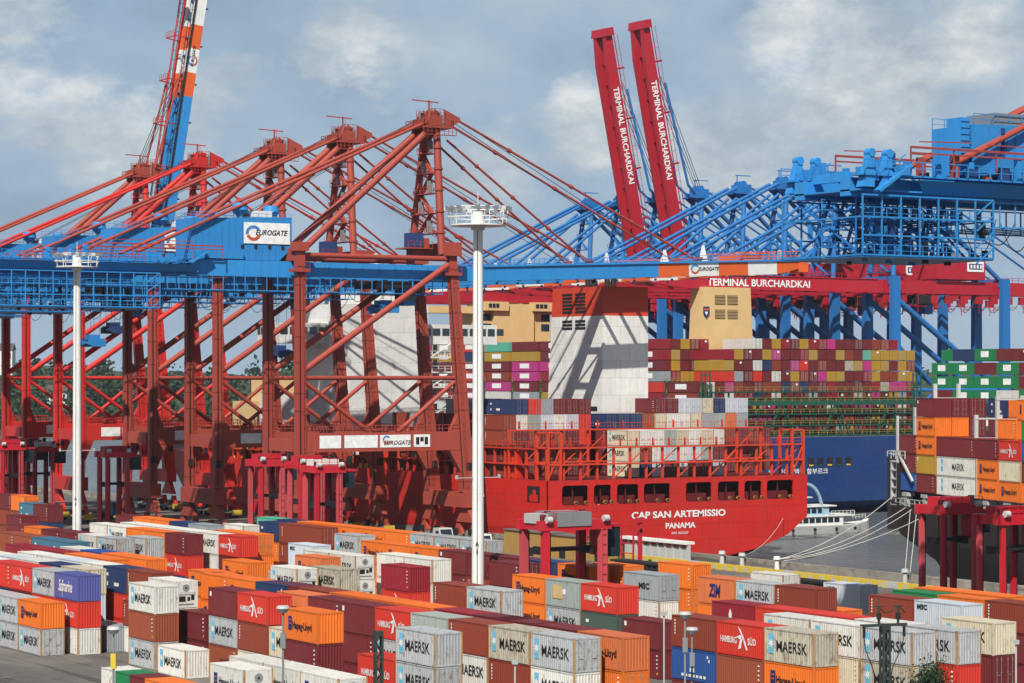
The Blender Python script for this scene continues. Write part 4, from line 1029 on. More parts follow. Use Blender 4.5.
PW = (bx1 - bx0 - .3) / 24; TH_ = 2.5
m = MB(); yy = BYs + 3.0                              # green lashing bridge across the stern
for i in range(25):
    x = bx0 + .15 + i * PW; m.beam((x, yy, DZ), (x, yy, DZ + 4.2 * TH_), .34 if i % 3 == 0 else .2)
    if i % 6 == 1 and i < 22: m.beam((x, yy - .3, DZ + .2), (x + 1.5 * PW, yy - .3, DZ + 3.2 * TH_), .4); m.beam((x + 3 * PW, yy - .3, DZ + .2), (x + 1.5 * PW, yy - .3, DZ + 3.2 * TH_), .4)
for k, z in enumerate((DZ + .3, DZ + TH_ * 1.05, DZ + TH_ * 2.1, DZ + TH_ * 3.15, DZ + TH_ * 4.15)):
    m.box(bx0, bx1, yy - .5, yy + .4, z - .14, z + .14); m.rail((bx0, yy - .5, z + .14), (bx1, yy - .5, z + .14), 1.0, 2.6, .06, 1)
m.box(bx0, bx1, yy - .55, yy - .3, DZ + 3.15 * TH_ - .6, DZ + 3.15 * TH_ + .5)
for x in (bx0 + .2, bx1 - 2.6):
    for dx in (0, 1.2, 2.4): m.beam((x + dx, yy - .5, DZ), (x + dx, yy - .5, DZ + 6 * TH_), .28)
    for k in range(7): m.beam((x, yy - .5, DZ + k * TH_ * .95), (x + 2.4, yy - .5, DZ + k * TH_ * .95), .25)
M_LASHY = paint('ochre_handrail', (.28, .22, .05), .6, .2)
BP(m, 'lashing_bridge', [M_LASH, M_LASHY])
m = MB()                                               # lashing bridges between the bays, seen from the shore side
for b in range(14):
    m = MB(); y = BYs + 3.2 + 13.4 * (b + 1) - .4
    for dx in (0, 1.3, 2.6): m.beam((bx0 + .2 + dx, y, DZ), (bx0 + .2 + dx, y, DZ + 5.2 * TH_), .45)
    for k in range(6): m.box(bx0, bx0 + 4.5, y - .5, y + .5, DZ + k * TH_ - .12, DZ + k * TH_ + .12); m.rail((bx0, y - .5, DZ + k * TH_), (bx0 + 4.5, y - .5, DZ + k * TH_), 1.0, 1.2, .06, 1)
    m.beam((bx0 + .2, y, DZ + 2), (bx0 + 2.8, y, DZ + 5 * TH_), .3)
    BP(m, 'side_lashing_bridge', [M_LASH, M_LASHY])
# funnel
fy = 473.0; xa, xb = at_y(700, fy), at_y(757, fy); ta, tb_ = at_y(705, fy), at_y(752, fy); zt = z_of(287, 350, fy)
m = MB(); m.add([(xa, fy, 12), (xb, fy, 12), (xb, fy + 6, 12), (xa, fy + 6, 12), (ta, fy + .6, zt), (tb_, fy + .6, zt), (tb_, fy + 5.5, zt), (ta, fy + 5.5, zt)], [(0, 1, 5, 4), (1, 2, 6, 5), (2, 3, 7, 6), (3, 0, 4, 7), (4, 5, 6, 7)])
bf = BP(m, 'funnel', [M_CREAM])
m = MB()
for xx in (716, 728.5):
    for r0 in (296, 310.5):
        for i in range(3): z = z_of(r0 + i * 3.2, 350, fy); m.box(at_y(xx, fy), at_y(xx + 10, fy), fy + .30, fy + .52, z - .28, z + .28)
build_each(m, 'louvre_slat', [paint('brown_louvre', (.30, .21, .10), .6, .2)], bf)
m = MB(); z = z_of(312, 345, fy); x = at_y(706, fy); o = (x + .2, fy + .12, z)
add_poly(m, o, (1, 0, 0), [(-.9, 1.3), (-.9, -.3), (0, -1.3), (.9, -.3), (.9, 1.3)], 0); add_poly(m, (x + .2, fy + .08, z + .6), (1, 0, 0), [(-.7, .3), (-.7, -.2), (.7, -.2), (.7, .3)], 1); add_poly(m, (x + .2, fy + .08, z - .1), (1, 0, 0), [(-.5, .2), (0, -.7), (.5, .2)], 2)
BP(m, 'emblem', [M_TB, M_LOGO_O, M_TW], bf)
m = MB()
for i in range(4): m.tube((ta + 2 + i * 2.6, fy + 3, zt), (ta + 2 + i * 2.6, fy + 3, zt + 1.6), .5, 10)
BP(m, 'exhaust_pipe', [M_GREY], bf)
# bridge house
hy = 592.0; X = lambda px: at_y(px, hy); zz = lambda py: z_of(py, 350, hy)
m = MB(); m.box(X(494), X(534), hy, hy + 12, 10, zz(303)); m.box(X(507), X(522), hy + 2, hy + 10, zz(303), zz(292))
m.box(X(478), X(500), hy + 1, hy + 11, 10, zz(312)); m.box(X(532), X(552), hy + 1, hy + 11, 10, zz(312))
m.box(X(426), X(600), hy + 1.5, hy + 8, zz(313), zz(306)); m.box(X(484), X(507), hy - 1, hy + 9, zz(310), zz(301)); m.box(X(532), X(551), hy - 1, hy + 9, zz(310), zz(301))
for x in (487, 500, 536, 546): m.beam((X(x), hy + 3, zz(301)), (X(x), hy + 3, zz(294)), .5)
m.box(X(487), X(497), hy + 2, hy + 6, zz(301), zz(298)); m.box(X(537), X(545), hy + 2, hy + 6, zz(301), zz(298)); m.beam((X(514), hy + 5, zz(292)), (X(514), hy + 5, zz(284)), .8)
bh = BP(m, 'bridge_house', [M_CREAM])
m = MB()
for xa, xb in ((487, 498), (534, 546)): 
    for i in range(3): m.box(X(xa) + i * (X(xb) - X(xa)) / 3, X(xa) + (i + .8) * (X(xb) - X(xa)) / 3, hy - 1.1, hy - .95, zz(307), zz(303))
for xa in (485, 543):
    for y0 in (313, 323): m.box(X(xa), X(xa + 8), hy + .9, hy + 1.05, zz(y0 + 7), zz(y0), 0)
build_each(m, 'window', [M_GLASS], bh)

# ---- black ship at the near quay, turned a little towards the yard
KA = R(17.0); KP = (228.8, 264.0)
ks = empty('container_ship', (KP[0], KP[1], WZ), 'black hulled container ship moored at the right, stacked with orange and white containers', 'ship', rz=-KA)
# ship frame: local y along the ship away from us, local x outboard to the basin, origin at the shore-side deck edge
KZ = 8.7 - WZ
m = MB(); BW = 32.0
secs = [(8.6, 0, BW, 10.0, 8.6), (5.5, 0, BW, 9.3, 5.0), (-2, 0, BW, 8.6, 2.0), (-9, 0, BW, 8.6, -1.5), (-15, 0, BW, 8.6, -5.5), (-60, 0, BW, 8.6, -7), (-190, 0, BW, 8.6, -7)]
vs = []; fs = []
for y, xa, xb, z1, z0 in secs:
    z1 -= WZ; z0 -= WZ; fl = 2.2
    vs += [(xa, y, z1), (xa + .2, y, max(z0, z1 - 4)), (xa + fl, y, z0), (xb - fl, y, z0), (xb - .2, y, max(z0, z1 - 4)), (xb, y, z1)]
for i in range(len(secs) - 1):
    for j in range(5): a = i * 6 + j; fs.append((a, a + 1, a + 7, a + 6))
    fs.append((i * 6 + 5, i * 6, i * 6 + 6, i * 6 + 11))
fs.append((0, 1, 2, 3, 4, 5)); m.add(vs, fs); m.build('hull', [M_BLACKHULL], ks)
m = MB()                                               # bulwark, hatch coamings and cell-guide posts along the deck edge
for i in range(22):
    y = 4 - i * 6.35
    m.box(.3, 1.2, y - .5, y + .5, KZ, KZ + 2.3, 0); m.box(.2, 1.4, y - .9, y + .9, KZ + 1.9, KZ + 2.4, 0)
    m.box(.5, 2.6, y - 5.2, y - 1.2, KZ, KZ + 1.4, 1)
m.box(0, .15, -190, 8.5, KZ, KZ + .5, 2); m.rail((0.1, -60, KZ + .4), (.1, 8.5, KZ + .4), 1.1, 1.6, .05, 0)
m.build('hatch_coaming', [M_LGREY, M_DARK, M_BLACKHULL], ks)
for y, h in ((6.4, 14.2), (-.2, 17.5), (-13.2, 13.4), (-19.6, 16)):
    m = MB()
    for x in (2.9, 6.4): m.beam((x, y, KZ), (x, y, KZ + h), .45)
    for k in range(int(h / 2.6)): m.box(2.7, 6.6, y - .3, y + .3, KZ + 2.4 + k * 2.6, KZ + 2.6 + k * 2.6)
    m.build('cell_guide', [M_LGREY], ks)
m = MB()                                               # stern frame with shelves
for x in (0, 3.2, 6.4): m.beam((x + .2, 8.3, KZ), (x + .2, 8.3, KZ + 6.5), .35)
for k in range(6): m.box(0, 7, 6.2, 8.5, KZ + .4 + k * 1.22, KZ + .62 + k * 1.22)
m.box(0, 7, 6.1, 6.3, KZ, KZ + 6.4, 1); m.beam((.2, 6.4, KZ), (.2, 6.4, KZ + 13), .3); m.beam((.2, 1.2, KZ + 4), (.2, 6.4, KZ + 8), .3)
m.rail((.1, 3.6, KZ + 7), (.1, 8.4, KZ + 7), 1.1, 1.2, .06); m.box(.6, 1.6, 5, 6, KZ, KZ + 1.6)
m.build('stern_frame', [M_LGREY, M_DARK], ks)
m = MB(); m.tube((10, -22, KZ), (10, -22, KZ + 21), .5, 10, r2=.35); m.box(8.2, 11.8, -23.4, -20.6, KZ + 16.6, KZ + 16.8); m.rail((8.2, -23.4, KZ + 16.8), (11.8, -23.4, KZ + 16.8), 1.1, .7, .05); m.beam((8.6, -22, KZ + 19), (11.4, -22, KZ + 19), .25); m.tube((10.8, -22, KZ + 18), (10.8, -22, KZ + 18.8), .5, 10); m.beam((8, -20.6, KZ + 13.6), (12, -20.6, KZ + 13.6), .3)
m.build('signal_mast', [M_WHITE], ks)
m = MB(); m.box(-.03, .05, -18.6, -16.8, KZ - .2, KZ + .8); o = m.build('sign_board', [M_TW], ks)

# ---- ship with green containers moored beyond
gy = 400.0; gx0 = at_y(932, gy - 8)
gs = empty('container_ship', (gx0 + 20, gy, WZ), 'distant ship stacked with green containers behind the black hulled ship', 'ship')
m = MB(); m.box(-20, 28, -120, 6, 0, 15.2); m.build('hull', [M_BLACKHULL], gs)
m = MB(); m.rail((-20, -120, 15.2), (-20, 6, 15.2), 1.1, 2, .05); m.build('deck_rail', [M_WHITE], gs)

# ---- ferry
fp = (at_y(812, 402), 402.0)
fe = empty('harbour_ferry', (fp[0] - 2, fp[1], WZ), 'white and light blue harbour ferry passing between the red and the blue ship', 'ferry')
m = MB(); vs = []; L2 = 21; sec = [(-L2, 2.6, 0.2), (-L2 * .6, 4.2, 0), (8, 4.4, 0), (15, 3.3, .2), (19.5, 1.2, .6), (21, .15, 1.2)]
for x, hb, dz in sec: vs += [(x, -hb, 2.0 + dz * 1.1), (x, -hb * .75, -.8), (x, hb * .75, -.8), (x, hb, 2.0 + dz * 1.1)]
fs = [(0, 1, 2, 3)]
for i in range(len(sec) - 1):
    for j in range(3): fs.append((i * 4 + j, i * 4 + j + 4, i * 4 + j + 5, i * 4 + j + 1))
    fs.append((i * 4 + 3, i * 4 + 7, i * 4 + 4, i * 4))
m.add(vs, fs); 
for x in (-14, -7, 0, 7, 13): m.tube((x, -4.3, 1.2), (x, -4.5, 1.2), .45, 12, 1)
m.build('hull', [M_WHITE, M_DARK], fe)
M_FEB = paint('light_blue_ferry_paint', (.34, .54, .66), .4, .1)
m = MB(); m.box(-18, 9.5, -3.9, 3.9, 2.1, 4.4, 0); m.box(-19, 13, -4.2, 4.2, 4.4, 4.75); m.box(-17, 5.2, -3.5, 3.5, 4.75, 6.9, 1); m.box(-18, 7.4, -3.9, 3.9, 6.9, 7.2); m.box(-15, -2, -3, 3, 7.2, 9.2); m.box(-16, 0, -3.3, 3.3, 9.2, 9.45)
m.rail((10, -3.2, 3.2), (18.5, -1.8, 3.6), 1.0, 1.2, .05); m.rail((5.5, -4.1, 4.75), (13, -4.1, 4.75), 1.0, 1.2, .05)
m.build('deck_house', [M_WHITE, M_FEB], fe)
m = MB()
for i in range(13): m.box(-17.4 + i * 2, -15.8 + i * 2, -3.98, -3.88, 2.9, 4.1)
for i in range(10): m.box(-16.4 + i * 2, -14.9 + i * 2, -3.58, -3.48, 5.3, 6.6)
for i in range(6): m.box(-14.4 + i * 2, -12.9 + i * 2, -3.08, -2.98, 7.8, 8.9)
build_each(m, 'window', [M_GLASS], fe)
m = MB()
for y in (-3.4, 3.4):
    pts = [(3.2 - 9.5 * (1 - math.cos(R(a))) * .55, y, 4.6 + 8.2 * math.sin(R(a))) for a in range(0, 100, 12)]
    for a, b in zip(pts, pts[1:]): m.beam(a, b, .6, .6)
    m.build('arch', [M_FEB], fe); m = MB()
m.beam((-8, 0, 9.4), (-11.5, 0, 17.5), .9, w2=.4); m.beam((-10.4, -2, 14.6), (-10.4, 2, 14.6), .3)
m.build('mast', [M_FEB], fe)
fe.scale = (.8, .8, .8)
# wake
mb = MB(); pts = []
rn = random.Random(2); M_FOAM = plain('foam', (.36, .36, .33), .7)
for i in range(170):
    x = fp[0] - 5 + rn.random() * 48; y = fp[1] - 6 - rn.random() * 5 - abs(x - fp[0]) * .1; a = rn.uniform(.4, 1.8); b = rn.uniform(.12, .4)
    mb.add([(x - a, y, WZ + .03), (x, y - b, WZ + .03), (x + a, y, WZ + .03), (x, y + b, WZ + .03)], [(0, 1, 2, 3)])
tag(mb.build('wake_foam', M_FOAM), kind='stuff')
# ------------------------------------------------------------------ containers
CW, CH = 2.438, 2.591
def cpaint(n, c, rust=.12, dirt=.22): return paint('container_' + n, c, .5, dirt, (.12, .085, .06), scale=.5, rust=rust, vary=.09)
PAINTS = {
 'grey': (cpaint('light_grey', (.40, .42, .43), .45, .35), 'light grey'), 'tan': (cpaint('stained_grey', (.45, .42, .33), .62, .5), 'rust-stained grey'),
 'orange': (cpaint('orange', (.75, .165, .016), .22, .28), 'orange'), 'dull': (cpaint('dull_orange', (.60, .155, .05), .12, .3), 'dull orange'),
 'red': (cpaint('bright_red', (.58, .035, .020), .2, .2), 'bright red'), 'maroon': (cpaint('maroon', (.155, .018, .022), .12, .2), 'maroon'),
 'brown': (cpaint('red_brown', (.24, .042, .022), .14, .2), 'red-brown'), 'rustbr': (cpaint('rusty_brown', (.29, .066, .03), .25, .3), 'rusty brown'),
 'crimson': (cpaint('crimson', (.27, .014, .026), .05, .15), 'crimson'), 'navy': (cpaint('navy', (.016, .036, .11), .1, .2), 'navy blue'),
 'blue': (cpaint('blue', (.02, .085, .30), .15, .25), 'blue'), 'violet': (cpaint('violet_blue', (.085, .10, .33), .08, .2), 'violet blue'),
 'white': (cpaint('white', (.66, .65, .60), .32, .35), 'white'), 'cream': (cpaint('cream', (.60, .54, .40), .35, .35), 'cream'),
 'ggreen': (cpaint('grey_green', (.32, .37, .34), .25, .35), 'grey-green'), 'dkgreen': (cpaint('bottle_green', (.06, .10, .08), .15, .3), 'dark green'),
 'green': (cpaint('green', (.012, .19, .065), .08, .15), 'green'), 'mint': (cpaint('mint_green', (.10, .42, .30), .1, .2), 'mint green'),
 'plain_grey': (cpaint('plain_grey', (.30, .33, .35), .2, .3), 'mid grey'), 'teal': (cpaint('teal_blue', (.055, .16, .24), .15, .3), 'teal blue'),
 'mustard': (cpaint('mustard', (.42, .25, .03), .12, .25), 'mustard yellow'), 'magenta': (cpaint('magenta', (.46, .035, .20), .06, .2), 'magenta'),
 'pale': (cpaint('pale_blue_white', (.52, .57, .62), .12, .2), 'bluish white'),
}
POSTR = paint('rusty_corner_post', (.42, .24, .10), .7, .4, rust=.5)
DOORBAR = plain('galvanised_bar', (.26, .26, .25), .6)
DARKGAP = plain('dark_opening', (.012, .012, .013), .8)
def corr_profile(a, b, deep, pitch=.278):
    n = max(1, round((b - a) / pitch)); st = (b - a) / n; out = []
    for i in range(n):
        p = a + i * st; out += [(p, 0), (p + st * .28, 0), (p + st * .5, deep), (p + st * .78, deep)]
    return out + [(b, 0)]
_cm = {}
def cmesh(L, kind):
    """body of a container: base centre at the origin, long axis y, near end at -y"""
    key = (L, kind)
    if key in _cm: return _cm[key]
    m = MB(); h, hw, hl = CH - .015, CW / 2, L / 2; pw = .13
    for x in (-1, 1):
        for y in (-1, 1):
            m.box(*sorted((x * hw, x * (hw - pw))), *sorted((y * hl, y * (hl - pw))), 0, h, 1)
        m.box(*sorted((x * hw, x * (hw - .06))), -hl + pw, hl - pw, h - .10, h - .012, 0)
        m.box(*sorted((x * (hw - .02), x * (hw - .09))), -hl + pw, hl - pw, .03, .16, 0)
        pr = corr_profile(-hl + pw, hl - pw, .045 if kind != 'reefer' else .012, .278 if kind != 'reefer' else .5)
        vs = []
        for p, dd in pr: vs += [(x * (hw - .014 - dd), p, .16), (x * (hw - .014 - dd), p, h - .10)]
        fs = [(2 * i, 2 * i + 2, 2 * i + 3, 2 * i + 1) if x < 0 else (2 * i, 2 * i + 1, 2 * i + 3, 2 * i + 2) for i in range(len(pr) - 1)]
        m.add(vs, [f[::-1] for f in fs], 0)
    m.add([(-hw + .02, -hl + .02, h - .02), (hw - .02, -hl + .02, h - .02), (hw - .02, hl - .02, h - .02), (-hw + .02, hl - .02, h - .02)], [(0, 1, 2, 3)], 0)
    n = int(L / .6)
    for i in range(n): y = -hl + (i + .35) * L / n; m.box(-hw + .12, hw - .12, y, y + .22, h - .021, h - .004, 0)
    m.add([(-hw, -hl, .05), (-hw, hl, .05), (hw, hl, .05), (hw, -hl, .05)], [(0, 1, 2, 3)], 0)
    m.box(-hw + pw, hw - pw, hl - .05, hl - .012, .05, h - .03, 0)
    m.box(-hw + pw, hw - pw, -hl + .004, -hl + .1, h - .13, h - .012, 0); m.box(-hw + pw, hw - pw, -hl + .004, -hl + .1, .03, .15, 0)
    _cm[key] = m.mesh('shipping_container', [PAINTS['grey'][0], POSTR]); return _cm[key]
def emesh(kind):
    """near end wall: 'ribs' closed corrugated, 'door' with locking bars, 'reefer' with cooling machinery"""
    key = ('end', kind)
    if key in _cm: return _cm[key]
    m = MB(); h, hw = CH - .015, CW / 2; x0, x1 = -hw + .13, hw - .13
    if kind == 'ribs':
        pr = corr_profile(x0, x1, .045, .272); vs = []
        for p, dd in pr: vs += [(p, .01 + dd, .15), (p, .01 + dd, h - .13)]
        m.add(vs, [(2 * i, 2 * i + 2, 2 * i + 3, 2 * i + 1) for i in range(len(pr) - 1)], 0)
    elif kind == 'door':
        for a, b in ((x0, -.012), (.012, x1)):
            m.box(a, b, .02, .06, .15, h - .13, 0)
            for k in range(4): m.box(a + .05, b - .05, .012, .02, .3 + k * .58, .62 + k * .58, 0)
        for x in (-.82, -.34, .34, .82):
            m.tube((x, -.012, .12), (x, -.012, h - .1), .016, 6, 1, cap=False)
            for z in (.3, 1.2, 2.2): m.box(x - .05, x + .05, -.03, .03, z, z + .07, 1)
        for x in (-.82, .34): m.box(x, x + .42, -.03, -.012, 1.02, 1.06, 1)
    else:
        m.box(x0, x1, .02, .06, .15, h - .13, 0)
        m.box(x0 + .1, x1 - .1, -.01, .02, 1.45, h - .2, 0); m.tube((0, -.02, 1.9), (0, .02, 1.9), .36, 16, 3); m.tube((0, -.03, 1.9), (0, .02, 1.9), .1, 8, 2)
        m.box(-.75, -.05, -.012, .02, .62, 1.12, 2); m.box(.15, .42, -.012, .02, .68, 1.05, 2); m.box(.52, .85, -.012, .02, .75, 1.2, 2); m.box(x0 + .1, x1 - .1, -.012, .02, 1.24, 1.32, 3)
        m.box(-.8, .8, -.012, .02, .3, .42, 3)
    _cm[key] = m.mesh('end_wall', [PAINTS['grey'][0], DOORBAR, DARKGAP, M_GREY]); return _cm[key]
SD = (0, -1, 0)                                       # reading direction on the shore-side wall
SX = -CW / 2 - .006
def P3(a, z): return (SX, -a, z)                      # a: along the reading direction
def star(mb, a, z, r, m):
    pts = []
    for i in range(14):
        q = math.pi * 2 * i / 14 + math.pi / 2; rr = r if i % 2 == 0 else r * .42; pts.append((math.cos(q) * rr, math.sin(q) * rr))
    o = P3(a, z); c = (0, 0)
    for i in range(14):
        add_poly(mb, (o[0] - .006, o[1], o[2]), SD, [c, pts[i], pts[(i + 1) % 14]], m)
def logo(kind, L):
    """returns [(part name, MB, materials)]"""
    k = L / 6.058; out = []
    m = MB()
    if kind in ('star', 'starbig'):
        add_panel(m, P3(-2.15 * k, 1.42), SD, .62, 1.55, 0); star(m, -2.15 * k, 1.42, .40, 1); out.append(('emblem', m, [M_STARP, M_TW]))
        m = MB(); fit_text(m, 'MAERSK', 3.75, .86, P3(.38 * k, 1.33), SD, bold=.014); out.append(('lettering', m, [M_TK]))
    elif kind == 'starless': fit_text(m, 'MAERSK', 3.7, .8, P3(.2, 1.3), SD, bold=.014); out.append(('lettering', m, [M_TK]))
    elif kind == 'hl':
        add_panel(m, P3(-1.95 * k, 1.35), SD, .62, 1.15, 0); add_panel(m, (SX - .005, 1.95 * k, 1.62), SD, .34, .12, 1); add_panel(m, (SX - .005, 1.95 * k, 1.30), SD, .34, .12, 1); out.append(('emblem', m, [M_TB, M_LOGO_O]))
        m = MB(); fit_text(m, 'Hapag-Lloyd', 3.5, .78, P3(.35 * k, 1.25), SD, bold=.03); out.append(('lettering', m, [M_TK]))
    elif kind == 'bird':
        fit_text(m, 'HAMBURG', 2.1, .52, P3(-1.45, 1.25), SD, bold=.02); fit_text(m, 'SÜD', 1.05, .66, P3(1.55, 1.32), SD, bold=.02); out.append(('lettering', m, [M_TW]))
        m = MB(); o = P3(.30, 1.35)
        for pts in ([(-.55, .95), (-.2, .75), (.55, -.35), (.2, -.1)], [(-.75, .1), (-.2, .3), (.1, .0), (-.3, -.05)], [(-.15, .15), (.1, .1), (-.15, -.75), (-.5, -.85)], [(.05, .1), (.3, -.05), (.75, -.8), (.55, -.85)]): add_poly(m, o, SD, pts)
        out.append(('emblem', m, [M_TW]))
    elif kind == 'script': fit_text(m, 'Safmarine', 3.6, 1.15, P3(-.2, 1.35), SD, bold=.015, shear=.35); add_panel(m, P3(-1.0, .75), SD, .08, 1.0); out.append(('lettering', m, [M_TW]))
    elif kind == 'zim': fit_text(m, 'ZIM', 1.9, 1.25, P3(-.1, 1.3), SD, bold=.04, shear=.12); out.append(('lettering', m, [M_TB]))
    elif kind == 'alianca': fit_text(m, 'Aliança', 3.6, .9, P3(.2, 1.25), SD, bold=.03); out.append(('lettering', m, [M_TK]))
    elif kind == 'msc': fit_text(m, 'MSC', 1.3, .45, P3(-1.9, 2.0), SD, bold=.04); out.append(('lettering', m, [M_TK]))
    elif kind == 'mscmid': fit_text(m, 'MSC', 1.8, .62, P3(.4, 1.35), SD, bold=.04); out.append(('lettering', m, [M_TK]))
    elif kind == 'seaco': fit_text(m, 'SEACO', 1.5, .32, P3(-1.2, 2.1), SD, bold=.03); out.append(('lettering', m, [M_TW]))
    elif kind == 'blocks':
        for i in range(3): add_panel(m, P3(-.2, 1.75 - i * .42), SD, .62, .34)
        for i in range(7): add_panel(m, P3(-1.5 + i * .5, .45), SD, .32, .22)
        for i in range(2): add_panel(m, P3(1.9 + i * .2, 2.1 - i * .3), SD, .2, .22)
        out.append(('marking', m, [M_TW]))
    elif kind == 'square': add_panel(m, P3(-2.5, 2.05), SD, .36, .42); out.append(('marking', m, [M_TW]))
    elif kind == 'emblemw':
        add_poly(m, P3(-.4, 1.55), SD, [(-.18, -.45), (.18, -.45), (.22, .1), (0, .55), (-.22, .1)]); fit_text(m, 'TRITON', 1.2, .26, P3(-.4, .85), SD); out.append(('marking', m, [M_TW]))
    elif kind == 'panelw': add_panel(m, P3(0, 1.35), SD, 3.9 * k, .95, 0); fit_text(m, 'EVERGREEN', 3.5 * k, .6, (SX - .006, 0, 1.35), SD, 1, bold=.03); out.append(('lettering', m, [M_TW, paint('green_letters', (.012, .19, .065))]))
    elif kind == 'uasc': fit_text(m, 'U A S C', 4.2, .75, P3(0, 1.4), SD, bold=.03); out.append(('lettering', m, [M_TW]))
    elif kind == 'mix': add_panel(m, P3(-1.2, 1.55), SD, .5, .9, 0); add_panel(m, (SX - .01, .9, 1.4), SD, 1.7, 1.3, 1); add_panel(m, P3(0, 1.45), SD, 1.0, .5, 2); fit_text(m, 'KEEP OUT', 1.2, .3, (SX - .02, .8, 1.5), SD, 2) if False else None; out.append(('marking', m, [M_TB, M_CREAM, M_TW]))
    elif kind == 'one': fit_text(m, 'ONE', 1.8, .8, P3(0, 1.4), SD, bold=.04); out.append(('lettering', m, [M_TW]))
    elif kind == 'idmarks':
        for i in range(5): add_panel(m, P3(-2.55 * k, 2.1 - i * .26), SD, .14, .17)
        out.append(('marking', m, [M_TW]))
    elif kind == 'idright':
        for i in range(4): add_panel(m, P3(2.45 * k, 2.1 - i * .36), SD, .22, .12)
        add_panel(m, (SX, -2.5 * k, .5), SD, .16, .2, 1)
        out.append(('marking', m, [M_TW, M_YEL]))
    elif kind == 'logow': add_panel(m, P3(-1.9, 1.75), SD, .5, .3); add_panel(m, P3(-1.9, .8), SD, .3, .4); add_panel(m, P3(.4, .8), SD, 1.2, .35); out.append(('marking', m, [M_TW]))
    return out
# code: paint, lettering, end kinds, words for the lettering
CODES = {
 'MG': ('grey', 'star', 'rrrrd', 'with black letters and a star emblem'), 'MT': ('tan', 'star', 'rr', 'with black letters and a star emblem'),
 'MW': ('white', 'star', 'rd', 'with black letters and a star emblem'), 'MC': ('cream', 'star', 'r', 'with black letters and a star emblem'), 'CS': ('cream', 'starless', 'r', 'with black letters only'),
 'RF': ('white', 'star', 'f', 'refrigerated, with a cooling unit on its end'), 'HW': ('white', 'hl', 'f', 'refrigerated, with a dark blue emblem'),
 'H': ('orange', 'hl', 'rrr', 'with dark blue emblem and letters'), 'HD': ('dull', 'hl', 'rr', 'with dark blue emblem and letters'), 'OR': ('orange', 'idright', 'rd', 'without large letters'),
 'OA': ('dull', 'alianca', 'r', 'with black word'), 'Z': ('dull', 'zim', 'r', 'with three big dark blue letters'),
 'S': ('red', 'bird', 'rrr', 'with white bird emblem'), 'R': ('red', 'idright', 'rd', 'without large letters'),
 'D': ('maroon', 'idright', 'rrd', 'without large letters'), 'DS': ('maroon', 'square', 'r', 'with a small white square'), 'DO': ('maroon', 'seaco', 'd', 'with short white word'),
 'B': ('brown', 'idmarks', 'rrd', 'with small white marks'), 'BO': ('rustbr', 'idright', 'rr', 'without large letters'),
 'C': ('crimson', 'idright', 'r', 'without large letters'), 'CL': ('crimson', 'emblemw', 'r', 'with small white emblem'),
 'N': ('navy', 'logow', 'r', 'with white marks'), 'NP': ('navy', 'idright', 'r', 'without large letters'), 'BL': ('blue', 'blocks', 'r', 'with a white block emblem'), 'BP': ('blue', 'idright', 'rd', 'without large letters'),
 'V': ('violet', 'script', 'r', 'with white handwriting-like word'), 'W': ('white', 'idright', 'rrd', 'without large letters'), 'P': ('pale', 'msc', 'r', 'with small dark letters'),
 'GG': ('ggreen', 'idmarks', 'r', 'without large letters'), 'GM': ('ggreen', 'mix', 'r', 'with a patched emblem'), 'DG': ('dkgreen', 'logow', 'r', 'with white marks'),
 'GN': ('green', 'idright', 'rd', 'without large letters'), 'GW': ('green', 'panelw', 'd', 'with white name panel'), 'GU': ('green', 'uasc', 'r', 'with spaced white letters'),
 'MI': ('mint', 'idright', 'r', 'without large letters'), 'G': ('plain_grey', 'idright', 'rrd', 'without large letters'), 'GS': ('plain_grey', 'mscmid', 'rd', 'with small dark letters'),
 'T': ('teal', 'logow', 'rd', 'with white marks'), 'K': ('cream', 'idright', 'rd', 'without large letters'), 'Y': ('mustard', 'square', 'd', 'without large letters'), 'M': ('magenta', 'one', 'd', 'with white letters'),
}
_logo = {}
RECS = []                                              # every individual container, for its label
crn = random.Random(11); crn2 = random.Random(12)
